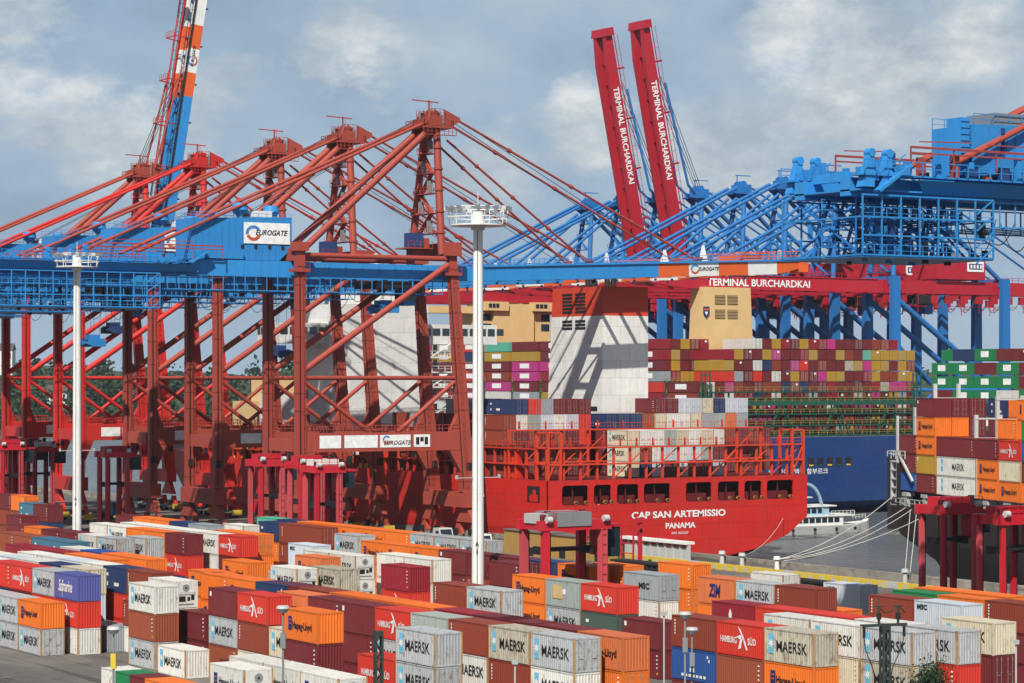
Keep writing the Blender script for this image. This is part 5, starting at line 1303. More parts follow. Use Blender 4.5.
def container(L, code, x, y, z, rz=0.0, block='', row='', col=0, tier=0, ntier=1, end=None, dx=0):
    """x, y: the shore-side near bottom corner when rz = 0, else the base centre"""
    pk, lk, ends, _ = CODES[code]
    lg = {10: 2.991, 20: 6.058, 40: 12.192}[L]
    ek = end or crn.choice(ends); ek = {'r': 'ribs', 'd': 'door', 'f': 'reefer'}[ek]
    r = crn.random()
    if KEEP and (block, row, col, tier) not in KEEP:
        BULK.append((pk, lg, (x + CW / 2 if rz == 0.0 else x, y + lg / 2 if rz == 0.0 else y, z), rz, lk, ek)); return None
    o = bpy.data.objects.new('shipping_container', cmesh(lg, 'reefer' if ek == 'reefer' else 'std')); COL.objects.link(o)
    if rz == 0.0: o.location = (x + CW / 2 + (r - .5) * .05, y + lg / 2, z)
    else: o.location = (x, y, z)
    o.rotation_euler.z = rz
    pm = PAINTS[pk][0]
    for s in o.material_slots: s.link = 'OBJECT'
    o.material_slots[0].material = pm; o.material_slots[1].material = POSTR if pk in ('grey', 'tan', 'white', 'cream') and r < .75 else pm
    e = bpy.data.objects.new('door' if ek == 'door' else ('cooling_unit' if ek == 'reefer' else 'end_wall'), emesh(ek)); COL.objects.link(e); e.parent = o; e.location = (0, -lg / 2, 0)
    for s in e.material_slots: s.link = 'OBJECT'
    e.material_slots[0].material = pm; e.material_slots[1].material = DOORBAR; e.material_slots[2].material = DARKGAP; e.material_slots[3].material = M_GREY
    if (lk, lg) not in _logo: _logo[(lk, lg)] = [(nm, mb.mesh(nm, mats)) for nm, mb, mats in logo(lk, lg)] if lg > 3 else []
    for nm, me in _logo[(lk, lg)]:
        q = bpy.data.objects.new(nm, me); COL.objects.link(q); q.parent = o; q.location = (0, (r - .5) * .35 if nm == 'lettering' else 0, (crn2.random() - .5) * .12)
    RECS.append(dict(o=o, code=code, L=L, block=block, row=row, col=col, tier=tier, n=ntier))
    return o
BULK = []
LABELS = {}
for _k, _v in {
 'black:a': '''5.0 plain blue container on the black ship in the lowest tier''',
 'black:b': '''2.1 mustard yellow container with white square on the black ship
2.2 orange container with dark blue emblem on the black ship in the third tier
2.3 second from the left: orange container with dark blue emblem on the black ship
2.4 maroon container with white square on the black ship
28.0 leftmost plain maroon container on the black ship left of a maroon one
28.4 plain maroon container on the black ship left of a maroon one, in the fifth tier
53.0 second from the left: plain maroon container on the black ship right of a maroon one
53.4 the right one of two: plain maroon container on the black ship in the fifth tier''',
 'black:c': '''2.0 white container with star emblem on the black ship under a white one
2.1 white container with star emblem on the black ship above a white one
2.2 plain maroon container on the black ship on top of a white one
28.0 plain maroon container on the black ship left of a white one
78.0 rightmost plain maroon container on the black ship right of a maroon one
78.4 navy blue container with white marks on the black ship''',
 'black:d': '''2.0 orange container with dark blue emblem on the black ship right of a maroon one
2.1 orange container with dark blue emblem on the black ship in the second tier
2.2 the right one of two: plain maroon container on the black ship in the third tier
28.0 plain maroon container on the black ship left of an orange one''',
 'black:e': '''2.0 orange container with dark blue emblem on the black ship under a cream one
2.1 plain cream container on the black ship
2.2 bright red container with white bird emblem on the black ship
28.0 sixth from the left: orange container with dark blue emblem on the black ship''',
 'left:aa': '''0.2 second from the left: light grey container with star emblem in the rearmost rows''',
 'left:aa2': '''0.2 dull orange container with dark blue emblem in the middle rows''',
 'left:ab': '''0.1 bright red container with white bird emblem above a blue one
0.2 plain maroon container on top of a bright red one
1.2 plain orange container left of a maroon one, right of an orange one
2.2 plain orange container right of a white one
3.2 white container with star emblem left of an orange one
4.2 plain white container left of a white one, near the left floodlight mast''',
 'left:ac': '''0.1 plain maroon container right of a white one
0.2 bright red container with white bird emblem in the rearmost rows
1.1 plain white container left of a maroon one
1.2 white container with star emblem on top of a white one''',
 'left:ad': '''0.1 orange container with dark blue emblem under an orange one, with its end wall showing
0.2 plain orange container with its end wall showing, in the rearmost rows''',
 'left:ae': '''0.2 plain mid grey container in the rearmost rows
1.2 navy blue container with white marks right of an orange one
2.2 plain orange container left of a navy blue one
3.2 rightmost plain orange container right of a maroon one, in the rearmost rows
4.2 rightmost plain maroon container left of an orange one, in the rearmost rows''',
 'left:af': '''0.2 plain white container with its end wall showing, in the rearmost rows''',
 'left:ag': '''0.2 leftmost plain maroon container with its end wall showing, in the rearmost rows''',
 'left:ah': '''0.1 navy blue container with white marks under a maroon one
0.2 plain maroon container right of a teal blue one
1.2 teal blue container with white marks left of a maroon one''',
 'left:ai': '''1.0 plain maroon container right of a red-brown one
2.0 red-brown container with white marks lowest of its stack
2.2 plain maroon container on top of a red-brown one, in the rearmost rows''',
 'left:r': '''0.0 light grey container with star emblem under an orange one
0.1 orange container with dark blue emblem near the left picture edge
1.0 light grey container with star emblem under a light grey one, lowest of its stack
1.1 light grey container with star emblem left of an orange one''',
 'left:s': '''0.0 plain white container under a bright red one
0.1 bright red container with white bird emblem above a white one
0.2 violet blue container with white handwritten word
1.2 light grey container with star emblem left of a violet blue one
2.2 bright red container with white bird emblem near the left picture edge, topmost of its stack
3.2 plain bright red container right of a white one''',
 'left:t': '''0.0 plain mid grey container in the foremost rows
1.1 bluish white container with dark letters under a cream one
1.2 plain cream container in the middle rows
2.2 plain navy blue container left of a cream one
3.2 plain white container left of a navy blue one, near the left picture edge
4.2 bluish white container with dark letters near the left picture edge''',
 'left:u': '''0.2 red-brown container with white marks right of a navy blue one, in the middle rows
1.1 plain bright red container above a bright red one
1.2 navy blue container with white marks right of a white one
2.2 plain white container left of a navy blue one, near the left floodlight mast
3.2 bluish white container with dark letters near the left floodlight mast
4.2 plain white container left of a bluish white one, in the middle rows
5.2 plain white container left of a white one, near the left picture edge''',
 'left:v': '''0.2 leftmost plain orange container right of an orange one, in the middle rows
1.2 plain orange container right of a crimson one
2.2 plain crimson container left of an orange one
3.2 plain crimson container left of a crimson one, right of a crimson one
4.2 the left one of two: plain crimson container left of a crimson one''',
 'left:w': '''0.2 orange container with dark blue emblem right of an orange one, with its end wall showing
1.2 plain orange container right of a blue one
2.2 plain blue container in the rearmost rows
3.2 plain white container left of a blue one''',
 'left:x': '''0.2 teal blue container with white marks with its end wall showing
1.2 teal blue container with white marks left of a teal blue one
2.2 plain rusty brown container left of a teal blue one
3.2 plain rusty brown container left of a rusty brown one''',
 'left:y': '''0.2 fourth from the left: orange container with dark blue emblem with its end wall showing''',
 'left:y1': '''0.2 leftmost orange container with dark blue emblem on top of an orange one''',
 'left:y2': '''0.2 third from the left: white refrigerated container with star topmost of its stack''',
 'left:z': '''0.2 light grey container with star emblem right of a white one, in the rearmost rows
1.2 white refrigerated container with star in the rearmost rows
2.2 plain maroon container left of a white one
3.2 plain maroon container left of a maroon one, in the rearmost rows
4.2 plain orange container left of a maroon one, right of a maroon one
5.2 second from the left: plain maroon container left of an orange one, in the rearmost rows''',
 'red:a': '''2363.1 cream container with star emblem on the red ship under a cream one
2363.2 cream container with star emblem on the red ship on top of a cream one
2388.0 navy blue container with white marks on the red ship under a red-brown one
2388.1 red-brown container with white marks on the red ship in the rearmost bay
2413.0 bluish white container with dark letters on the red ship left of a maroon one
2413.2 white container with star emblem on the red ship right of a white one
2438.0 plain maroon container on the red ship left of a white one
2438.1 bluish white container with dark letters on the red ship under a grey-green one
2438.2 grey-green container with white marks on the red ship in the third tier
2464.0 white refrigerated container with star on the red ship
2464.2 cream container with star emblem on the red ship right of a grey-green one
2489.0 plain maroon container on the red ship right of a white one
2514.0 plain maroon container on the red ship under a grey-green one
2514.1 grey-green container with white marks on the red ship above a maroon one
2514.2 cream container with star emblem on the red ship right of a white one
2539.0 third from the right: bluish white container with dark letters on the red ship
2539.1 plain maroon container on the red ship right of a grey-green one
2539.2 plain white container on the red ship in the third tier''',
 'red:b': '''2189.0 fifth from the right: red-brown container with white marks on the red ship
2189.1 plain maroon container on the red ship above a red-brown one, under a red-brown one
2189.2 ninth from the left: red-brown container with white marks on the red ship
2189.3 tenth from the left: red-brown container with white marks on the red ship
2214.0 tenth from the left: plain maroon container on the red ship
2214.3 plain white container on the red ship under a navy blue one
2214.4 navy blue container with white marks on the red ship on top of a white one
2239.0 third from the left: plain maroon container on the red ship left of a red-brown one
2239.3 grey-green container with white marks on the red ship above a red-brown one
2239.4 plain bright red container on the red ship in the fifth tier
2264.0 ninth from the right: red-brown container with white marks on the red ship
2264.4 plain mid grey container on the red ship left of a maroon one
2289.0 fifth from the left: plain maroon container on the red ship under a maroon one
2289.4 plain maroon container on the red ship on top of a white one
2315.0 fifth from the left: plain maroon container on the red ship under a red-brown one
2315.1 seventh from the right: red-brown container with white marks on the red ship
2315.2 plain maroon container on the red ship left of a bright red one
2315.3 bluish white container with dark letters on the red ship left of a bright red one
2315.4 second from the left: plain maroon container on the red ship in the fifth tier
2340.0 sixth from the left: plain maroon container on the red ship under a maroon one
2340.3 plain bright red container on the red ship under a maroon one
2340.4 plain maroon container on the red ship on top of a bright red one
2395.0 rightmost plain maroon container on the red ship under a maroon one
2395.1 plain maroon container on the red ship above a maroon one, under a maroon one
2395.2 plain maroon container on the red ship under a navy blue one
2395.3 navy blue container with white marks on the red ship in the fourth tier
2420.0 twenty-fourth from the right: plain maroon container on the red ship
2445.0 twenty-third from the right: plain maroon container on the red ship
2470.0 fourth from the right: plain maroon container on the red ship left of a red-brown one
2497.0 third from the right: plain maroon container on the red ship left of a red-brown one
2497.4 second from the right: plain maroon container on the red ship in the fifth tier
2522.0 fourth from the right: plain maroon container on the red ship right of a red-brown one
2522.4 rightmost plain maroon container on the red ship in the fifth tier
2547.0 eighteenth from the right: plain maroon container on the red ship
2547.4 fifth from the left: bluish white container with dark letters on the red ship
2573.0 fifteenth from the right: plain maroon container on the red ship
2573.4 bluish white container with dark letters on the red ship left of a cream one
2598.0 thirteenth from the right: plain maroon container on the red ship
2598.4 plain cream container on the red ship
2623.0 twelfth from the right: plain maroon container on the red ship
2623.4 navy blue container with white marks on the red ship right of a cream one
2648.0 fourth from the right: plain maroon container on the red ship under a maroon one
2648.3 dull orange container with dark blue emblem on the red ship
2648.4 second from the right: bluish white container with dark letters on the red ship
2673.0 third from the right: red-brown container with white marks on the red ship
2673.4 rightmost bluish white container with dark letters on the red ship
2699.0 third from the right: plain maroon container on the red ship under a maroon one
2724.0 rightmost plain maroon container on the red ship under a red-brown one''',
 'red:c': '''2192.0 plain maroon container on the red ship under a red-brown one, beside the deck edge
2192.4 plain mid grey container on the red ship beside the deck edge
2218.0 leftmost plain maroon container on the red ship beside the deck edge''',
 'red:d': '''2192.0 fourth from the left: plain maroon container on the red ship beside the deck edge''',
 'yard:a': '''1.0 plain orange container left of an orange one, in the foremost rows
2.0 plain maroon container right of a green one
3.0 plain green container in the foremost rows
4.0 plain white container left of a green one''',
 'yard:a0': '''0.1 leftmost white refrigerated container with dark blue emblem''',
 'yard:b': '''0.1 rightmost white refrigerated container with dark blue emblem
1.1 white refrigerated container with dark blue emblem near the lamp post left of centre
2.1 second from the left: white refrigerated container with dark blue emblem''',
 'yard:c': '''0.1 light grey container with star emblem under a light grey one, with its end wall showing
0.2 fourth from the right: light grey container with star emblem in the foremost rows
1.1 the left one of two: bright red container with white bird emblem in the foremost rows''',
 'yard:c1': '''0.1 plain maroon container under an orange one, in the foremost rows
0.2 orange container with dark blue emblem on top of a maroon one''',
 'yard:c3': '''0.0 white container with star emblem lowest of its stack''',
 'yard:c4': '''0.0 light grey container with star emblem under a rusty brown one
0.1 plain rusty brown container under a white one
0.2 white container with star emblem on top of a rusty brown one''',
 'yard:d': '''0.1 cream container with star emblem near the lamp post left of centre''',
 'yard:d1': '''0.1 red-brown container with white marks above a cream one
0.2 bright red container with white bird emblem on top of a red-brown one
1.0 plain rusty brown container lowest of its stack
1.1 light grey container with star emblem under a maroon one
1.2 maroon container with white square on top of a light grey one
2.0 plain maroon container left of a rusty brown one
2.1 plain maroon container left of a light grey one, in the middle rows''',
 'yard:d2': '''0.2 the left one of two: white refrigerated container with star on top of a white one
1.1 red-brown container with white marks near the lamp post with yellow tag''',
 'yard:e': '''0.1 white container with star emblem under a light grey one
0.2 light grey container with star emblem on top of a white one
1.1 red-brown container with white marks under a rust-stained grey one
1.2 rust-stained grey container with star emblem right of a red-brown one
2.1 white container with star emblem under a red-brown one
2.2 red-brown container with white marks right of a grey-green one
3.2 grey-green container with white marks
4.1 light grey container with star emblem under a bright red one
4.2 bright red container with white bird emblem left of a grey-green one
5.0 second from the left: plain maroon container under a maroon one, lowest of its stack
5.1 plain maroon container above a maroon one, under a maroon one
5.2 maroon container with white square right of a maroon one
6.2 plain maroon container right of a dull orange one
7.2 dull orange container with one black word''',
 'yard:f': '''0.1 plain orange container under a dull orange one, in the foremost rows
0.2 dull orange container with dark blue emblem in the foremost rows
1.2 plain maroon container left of a dull orange one
2.2 plain maroon container near the grey-hooded straddle carrier''',
 'yard:f2': '''0.2 plain maroon container right of a crimson one
1.2 plain crimson container left of a maroon one
2.2 plain orange container left of a crimson one
3.2 orange container with dark blue emblem near the lattice mast without arm
4.2 plain orange container right of a red-brown one
5.2 red-brown container with white marks left of an orange one
6.2 plain maroon container near the lamp post left of centre''',
 'yard:g': '''0.2 plain navy blue container right of an orange one
1.2 orange container with dark blue emblem left of a navy blue one
2.2 plain orange container on top of an orange one, left of an orange one''',
 'yard:h': '''0.1 orange container with dark blue emblem in the foremost rows
0.2 rust-stained grey container with star emblem on top of an orange one
1.1 plain rusty brown container under a bright red one
1.2 bright red container with white bird emblem right of a red-brown one
2.1 blue container with white block emblem
2.2 red-brown container with white marks on top of a blue one''',
 'yard:h2': '''0.2 light grey container with star emblem right of a red-brown one
1.2 red-brown container with white marks left of a light grey one''',
 'yard:h3': '''0.2 rust-stained grey container with star emblem in the middle rows''',
 'yard:i': '''0.1 rust-stained grey container with star emblem under a light grey one
0.2 light grey container with star emblem on top of a rust-stained grey one
1.1 plain cream container under a white one
1.2 white container with star emblem on top of a cream one
2.2 white container with star emblem left of a white one''',
 'yard:i2': '''0.1 bright red container with white bird emblem under a crimson one
0.2 plain crimson container with its end wall showing''',
 'yard:j': '''0.1 plain bright red container in the foremost rows
0.2 rightmost light grey container with star emblem right of a white one
1.2 plain white container left of a light grey one''',
 'yard:j1': '''0.2 plain bright red container right of a bright red one
1.2 plain bright red container right of a crimson one
2.2 crimson container with small white emblem''',
 'yard:j2': '''0.0 second from the left: plain maroon container under a maroon one, with its end wall showing
0.1 maroon container with white square in the foremost rows''',
 'yard:j3': '''0.1 dark green container with white marks
0.2 bright red container with white bird emblem right of a grey-green one
1.1 light grey container with star emblem under a grey-green one
1.2 grey-green container with patched emblem
2.1 orange container with dark blue emblem left of a light grey one
2.2 orange container with dark blue emblem left of a grey-green one''',
 'yard:j4': '''0.1 the right one of two: white refrigerated container with star under a white one
0.2 white refrigerated container with star right of a white one
1.2 rightmost plain white container left of a white one, in the rearmost rows''',
 'yard:k': '''0.1 maroon container with a short white word
0.2 cream container with star emblem near the right picture edge''',
 'yard:k2': '''0.2 plain white container on top of a white one, right of a white one
1.2 plain white container on top of a white one, left of a white one''',
 'yard:k3': '''0.2 bluish white container with dark letters in the rearmost rows''',
 'yard:l': '''0.2 plain maroon container on top of a maroon one, near the middle floodlight mast''',
 'yard:m': '''0.1 plain white container under a mid grey one
0.2 mid grey container with dark letters mid-wall''',
 'yard:m1': '''0.2 orange container with dark blue emblem right of a navy blue one
1.2 navy blue container with white marks right of a maroon one
2.2 plain maroon container left of a navy blue one
3.2 plain maroon container on top of a red-brown one, in the middle rows
4.2 maroon container with white square left of a maroon one
5.2 orange container with dark blue emblem left of a maroon one
6.2 rightmost orange container with dark blue emblem left of an orange one
7.2 orange container with dark blue emblem on top of an orange one, in the rearmost rows''',
 'yard:n': '''0.2 third from the left: plain orange container with its end wall showing, in the middle rows''',
 'yard:n2': '''0.2 bluish white container with dark letters right of a red-brown one
1.2 red-brown container with white marks left of a bluish white one''',
 'yard:n3': '''0.2 red-brown container with white marks right of a light grey one, in the middle rows
1.2 light grey container with star emblem right of a dull orange one
2.1 plain orange container under a dull orange one, in the middle rows
2.2 dull orange container with big dark blue letters''',
 'yard:n4': '''0.2 third from the left: light grey container with star emblem in the rearmost rows''',
 'yard:o': '''0.0 plain maroon container under a maroon one, near the right picture edge
0.1 plain maroon container above a maroon one, under a red-brown one
0.2 red-brown container with white marks near the right picture edge
1.2 plain orange container right of a green one
2.2 plain green container in the middle rows''',
 'yard:o2': '''0.1 red-brown container with white marks above a maroon one, under a red-brown one
0.2 red-brown container with white marks in the rearmost rows, topmost of its stack
1.2 navy blue container with white marks on top of an orange one''',
 'yard:o3': '''0.1 second from the right: plain orange container with its end wall showing, in the middle rows''',
 'yard:o4': '''0.1 plain orange container under an orange one, near the pair of lamp posts
0.2 rightmost plain orange container on top of an orange one''',
 'yard:p': '''0.2 light grey container with star emblem near the middle floodlight mast, in the rearmost rows
1.2 rightmost light grey container with star emblem left of a light grey one
2.2 light grey container with star emblem right of an orange one, in the rearmost rows
3.2 plain orange container left of a light grey one
4.2 fourth from the left: orange container with dark blue emblem in the rearmost rows
5.2 second from the left: orange container with dark blue emblem in the rearmost rows
9.2 plain mint green container''',
 'yard:q': '''0.2 plain orange container right of an orange one, near the right picture edge
1.2 rightmost plain orange container left of an orange one, in the middle rows''',
 'yard:q2': '''0.1 bluish white container with dark letters on top of a white one''',
 'yard:q3': '''0.1 rightmost plain white container with its end wall showing, topmost of its stack''',
}.items():
    for _l in _v.split('\n'):
        _a, _t = _l.split(' ', 1); _c, _d = _a.split('.'); LABELS[(*_k.split(':'), int(_c), int(_d))] = _t

KEEP = set(LABELS)
#SKIPDATA
LEN = {10: 2.991, 20: 6.058, 40: 12.192}
def run(row, X, px, items, block='yard', gap=.085):
    """a row of stacks going away from us; px = image column of its near bottom corner; items = (length, 'tiers bottom to top') or a gap in metres"""
    y = at_x(px, X); col = 0
    for it in items:
        if not isinstance(it, tuple): y += it; continue
        L, tiers = it; tl = tiers.split()
        for k, code in enumerate(tl):
            container(L, code, X, y, k * CH, block=block, row=row, col=col, tier=k, ntier=len(tl))
        y += LEN[L] + gap; col += 1
# front block
run('a0', 81.8, 244, [(20, 'W HW'), (20, 'W')])
run('a', 82.2, 192, [(20, 'OR'), (10, 'OR'), (10, 'D'), (10, 'GN'), (10, 'W')])
run('b', 85.2, 338, [(20, 'W HW'), (20, 'RF HW'), (20, 'W HW')])
run('c', 94.6, 434.7, [(20, 'MG MG MG'), (20, 'S S')])
run('c1', 94.6, 317.3, [(20, 'D D H')])
run('c2', 93.6, 250, [(20, 'D')])
run('c3', 93.6, 185, [(20, 'MW')])
run('c4', 94.0, 154.6, [(20, 'MG BO MW')])
run('d', 98.05, 300, [(20, 'MG MC')])
run('d1', 98.05, 267.3, [(20, 'CS B S'), (20, 'BO MG DS'), .5, (20, 'D D')])
run('d2', 97.9, 174, [(20, 'R RF RF'), (20, 'W B')])
run('e', 101.5, 574.2, [(20, 'B MW MG'), (20, 'B B MT'), (20, 'MG MW B'), (20, 'B B GG'), (20, 'MG MG S'), (20, 'D D DS'), (20, 'D D D'), (20, 'OR OR OA')])
run('f', 105.0, 622.7, [(20, 'OR OR HD'), (20, 'D D D'), .5, (20, 'B B D')])
run('f2', 105.0, 511, [(20, 'D D D'), (20, 'B B C'), .4, (20, 'OR R OR'), (20, 'H H H'), (20, 'OR OR OR'), (20, 'D D B'), (20, 'D B D')])
run('g', 104.6, 284, [(20, 'N N NP'), (20, 'OR OR H'), (20, 'H H OR')])
run('h', 118.7, 813.3, [(20, 'OR H MT'), (20, 'BO BO S'), (20, 'D BL B')])
run('h2', 118.5, 500.6, [(20, 'MG MG MG'), (20, 'B B B')])
run('h3', 118.0, 338.3, [(20, 'D B MT')])
run('i', 125.6, 912, [(20, 'MG MT MG'), (20, 'K K MW'), (20, 'W K MW')])
run('i2', 125.6, 409.8, [(20, 'S S C')])
run('j', 129.1, 957, [(20, 'R R MG'), (20, 'W W W')])
run('j1', 129.1, 848, [(20, 'C C R'), (20, 'C C R'), (20, 'C C CL')])
run('j2', 129.4, 660.5, [(20, 'D DS')])
run('j3', 129.8, 617.1, [(20, 'R DG S'), (20, 'MG MG GM'), (20, 'H H H')])
run('j4', 128.4, 355.2, [(20, 'RF RF RF'), (20, 'W W W')])
run('k', 135.9, 993, [(20, 'D DO MC')])
run('k2', 132.9, 432, [(20, 'OR W W'), (20, 'W W W')])
run('k3', 132.3, 312, [(20, 'D OR P')])
run('l', 137.4, 519.6, [(20, 'D D D')])
run('m', 141.2, 659, [(20, 'W W GS')])
run('m1', 141.6, 589.6, [(20, 'OR OR H'), (20, 'N N N'), (20, 'OR OR D'), (20, 'B B D'), (20, 'D D DS'), (20, 'H D H'), (20, 'H H H'), (20, 'OR OR H')])
run('n', 145.0, 624.2, [(20, 'OR OR OR')])
run('n2', 144.5, 961.5, [(20, 'G W P'), (20, 'B B B')])
run('n3', 144.0, 816.1, [(20, 'D B B'), (20, 'H MG MG'), (20, 'OR OR Z')])
run('n4', 145.3, 357.4, [(20, 'OR MG MG')])
run('o', 149.6, 1034, [(20, 'D D B'), (20, 'OR OR OR'), (20, 'D D GN')])
run('o2', 149.0, 321.5, [(40, 'D B B'), (20, 'D OR N')])
run('o3', 150.5, 842, [(20, 'OR OR')])
run('o4', 152.0, 692, [(20, 'D OR OR')])
run('p', 153.3, 486, [(20, 'MG MG MG'), (20, 'D MG MG'), (20, 'MG MG MG'), (20, 'H OR OR'), (20, 'OR OR H'), (20, 'H H H'), (20, 'OR OR H'), (20, 'H D OR'), (20, 'N N N'), (20, 'MI D MI')])
run('q', 153.2, 1006, [(20, 'OR OR OR'), (20, 'H H OR')])
run('q2', 170.0, 860, [(20, 'W P')])
run('q3', 172.0, 783, [(20, 'P W')])
# left block behind the cross road
run('r', 89.4, 40.8, [(20, 'MG H'), (20, 'MG MG'), (20, 'MG MG'), (20, 'MG H')], 'left')
run('s', 92.8, 77.7, [(20, 'W S V'), (20, 'W S MG'), (20, 'B D S'), (20, 'D N R'), (20, 'B B W')], 'left')
run('t', 96.3, 108.8, [(20, 'G'), .4, (20, 'MG P K'), (20, 'W W NP'), (20, 'N N W'), (20, 'W W P'), (20, 'W P W')], 'left')
run('u', 100.2, 151.2, [(20, 'D S B'), (20, 'S R N'), (20, 'D B W'), (20, 'W W P'), (20, 'D W W'), (20, 'C B W')], 'left')
run('v', 103.7, 108, [(20, 'W D OR'), (20, 'D H OR'), (20, 'C C C'), (20, 'D C C'), (20, 'C C C')], 'left')
run('w', 107.3, 146, [(20, 'D OR H'), (20, 'D OR OR'), (20, 'BP BP BP'), (20, 'N BP W')], 'left')
run('x', 110.8, 70, [(20, 'D T T'), (20, 'N T T'), (20, 'B B BO'), (20, 'D B BO')], 'left')
run('y', 114.4, 247.1, [(20, 'D D H')], 'left')
run('y1', 105.5, 214, [(20, 'OR OR H')], 'left')
run('y2', 114.8, 297, [(20, 'RF RF RF')], 'left')
run('z', 118.0, 116.4, [(20, 'D MG MG'), (20, 'RF W RF'), (20, 'D B D'), (20, 'B B D'), (20, 'D D OR'), (20, 'D B D')], 'left')
run('aa', 121.4, 145.7, [(20, 'D MG MG')], 'left')
run('aa2', 124.2, 320.8, [(20, 'OR W HD')], 'left')
run('aa3', 124.2, 262, [(20, 'G G')], 'left')
run('ab', 128.2, 185.3, [(20, 'BP S D'), (20, 'D OR OR'), (20, 'OR OR OR'), (20, 'W MW MW'), (20, 'W W W')], 'left')
run('ac', 132.2, 239.8, [(20, 'OR D S'), (20, 'R W MW'), (20, 'W W W'), (20, 'W W W'), (20, 'W W W'), (20, 'W D W')], 'left')
run('ad', 135.7, 256, [(20, 'OR H OR'), (20, 'OR OR OR')], 'left')
run('ae', 139.0, 207.6, [(20, 'W W G'), (20, 'OR BP N'), (20, 'D OR OR'), (20, 'OR OR OR'), (20, 'D D D')], 'left')
run('af', 142.6, 243, [(20, 'BP BP W')], 'left')
run('ag', 126.0, 22, [(20, 'D N D')], 'left')
run('ah', 140.0, 48, [(20, 'D N D'), (20, 'OR B T')], 'left')
run('ai', 148.0, 38, [(20, 'D BP'), (20, 'D B OR'), (20, 'B B D')], 'left')

# ---- black ship: stacks along its deck (ship frame: s metres from the deck corner towards us, v metres outboard)
def on_black(s, v, L, tiers, row, z0=2.6):
    lg = LEN[L]
    for k, code in enumerate(tiers.split()):
        if code == '-': continue
        p = Matrix.Rotation(-KA, 4, 'Z') @ Vector((v + CW / 2, -(s + lg / 2), 0))
        container(L, code, KP[0] + p.x, KP[1] + p.y, 8.7 + z0 + k * CH, rz=-KA, block='black', row=row, col=round(v * 10), tier=k, ntier=len(tiers.split()))
on_black(-6.3, .5, 20, 'BP D D', 'a'); on_black(-6.3, 3.1, 20, 'D D B', 'a')
on_black(0, .2, 20, 'D Y H H DS', 'b'); on_black(0, 2.75, 20, 'D D OR H D', 'b'); on_black(0, 5.3, 20, 'D D D D D', 'b')
on_black(6.6, .2, 40, 'MW MW D', 'c'); on_black(6.6, 2.75, 40, 'D MW B', 'c')
on_black(6.6, 7.8, 20, 'D B D D N', 'c'); on_black(12.8, 7.8, 20, 'D B D D OR', 'c')
on_black(19.2, .2, 20, 'H H D', 'd'); on_black(19.2, 2.75, 20, 'D H OR OR', 'd')
on_black(25.6, .2, 20, 'H K S', 'e'); on_black(25.6, 2.75, 20, 'H K H OR H', 'e')
on_black(32.0, .2, 20, 'H D BP GU H', 'f'); on_black(32.0, 2.75, 20, 'H D BP GN H', 'f')
on_black(38.4, .2, 20, 'H D B D OR', 'g')

# ---- red ship: the bays behind its stern
def on_red(px, Y, L, tiers, row, z0=10.5, cols=1, x=None):
    X = at_y(px, Y) if x is None else x
    for k, code in enumerate(tiers.split()):
        if code == '-': continue
        container(L, code, X, Y, z0 + k * CH, block='red', row=row, col=round(X * 10), tier=k, ntier=len(tiers.split()), end='f' if code == 'RF' else 'd')
A = RY + 4.0
x0 = at_y(627.5, A)
for i, t in enumerate(['MC MC MC', 'N B MW', 'P MW MW', 'D P GG', 'RF W MC', 'D P MW', 'D GG MC', 'P D W']):
    on_red(0, A, 20, t, 'a', x=x0 + i * 2.52)
Bb = RY + 15.2
x0 = at_y(655, Bb)
for i, t in enumerate(['D D W MC D', 'D B W MW D', 'D D W W P', 'D D W MC P', 'D D D G K', 'D B D GG N', 'D D B HD P', 'B D D G P', 'D D B', 'D B D']):
    on_red(0, Bb, 20, t, 'b', x=x0 + i * 2.52)
for i, t in enumerate(['D D D N', 'D B D N', 'D D D N', 'D B D BO']):
    on_red(0, Bb, 20, t, 'b', x=x0 - 2.56 * 4 + i * 2.52)
x0 = at_y(503, Bb)
for i, t in enumerate(['B D B B', 'D B D W N', 'D D B GG R', 'B D D P G', 'D D B W D', 'D B D P D', 'D D R R D']):
    on_red(0, Bb, 40 if i == 1 else 20, t, 'b', x=x0 + i * 2.52)
on_red(0, Bb + 13.4, 20, 'D B D D G', 'c', x=219.2); on_red(0, Bb + 13.4, 20, 'D B D D W', 'c', x=221.8); on_red(0, Bb + 13.4, 20, 'D D B K GG', 'c', x=224.4)
for i in range(5):
    on_red(0, Bb + 20 + i * 6.2, 20, ['B D B D', 'D B D G', 'B B R B', 'D B D', 'B D B'][i], 'd', x=219.2)

# ---- the rest, deep inside the stacks where the photograph shows next to nothing of them: one mass
if BULK:
    m = MB(); mats = []; ids = {}
    def mi(mat):
        if mat.name not in ids: ids[mat.name] = len(mats); mats.append(mat)
        return ids[mat.name]
    def put(me, M, slots):
        o_ = len(m.v); m.v += [tuple(M @ v.co) for v in me.vertices]
        for pl in me.polygons: m.f.append([k + o_ for k in pl.vertices]); m.m.append(slots[pl.material_index]); m.s.append(False)
    for pk, lg, loc, rz, lk, ek in BULK:
        pm = mi(PAINTS[pk][0]); M = Matrix.Translation(loc) @ Matrix.Rotation(rz, 4, 'Z')
        put(cmesh(lg, 'reefer' if ek == 'reefer' else 'std'), M, [pm, mi(POSTR) if pk in ('tan', 'cream') else pm])
        put(emesh(ek), M @ Matrix.Translation((0, -lg / 2, 0)), [pm, mi(DOORBAR), mi(DARKGAP), mi(M_GREY)])
        if (lk, lg) not in _logo: _logo[(lk, lg)] = [(nm, mb.mesh(nm, mt)) for nm, mb, mt in logo(lk, lg)] if lg > 3 else []
        for nm, me in _logo[(lk, lg)]: put(me, M, [mi(x) for x in me.materials])
    tag(m.build('buried_container_stacks', mats), kind='stuff')
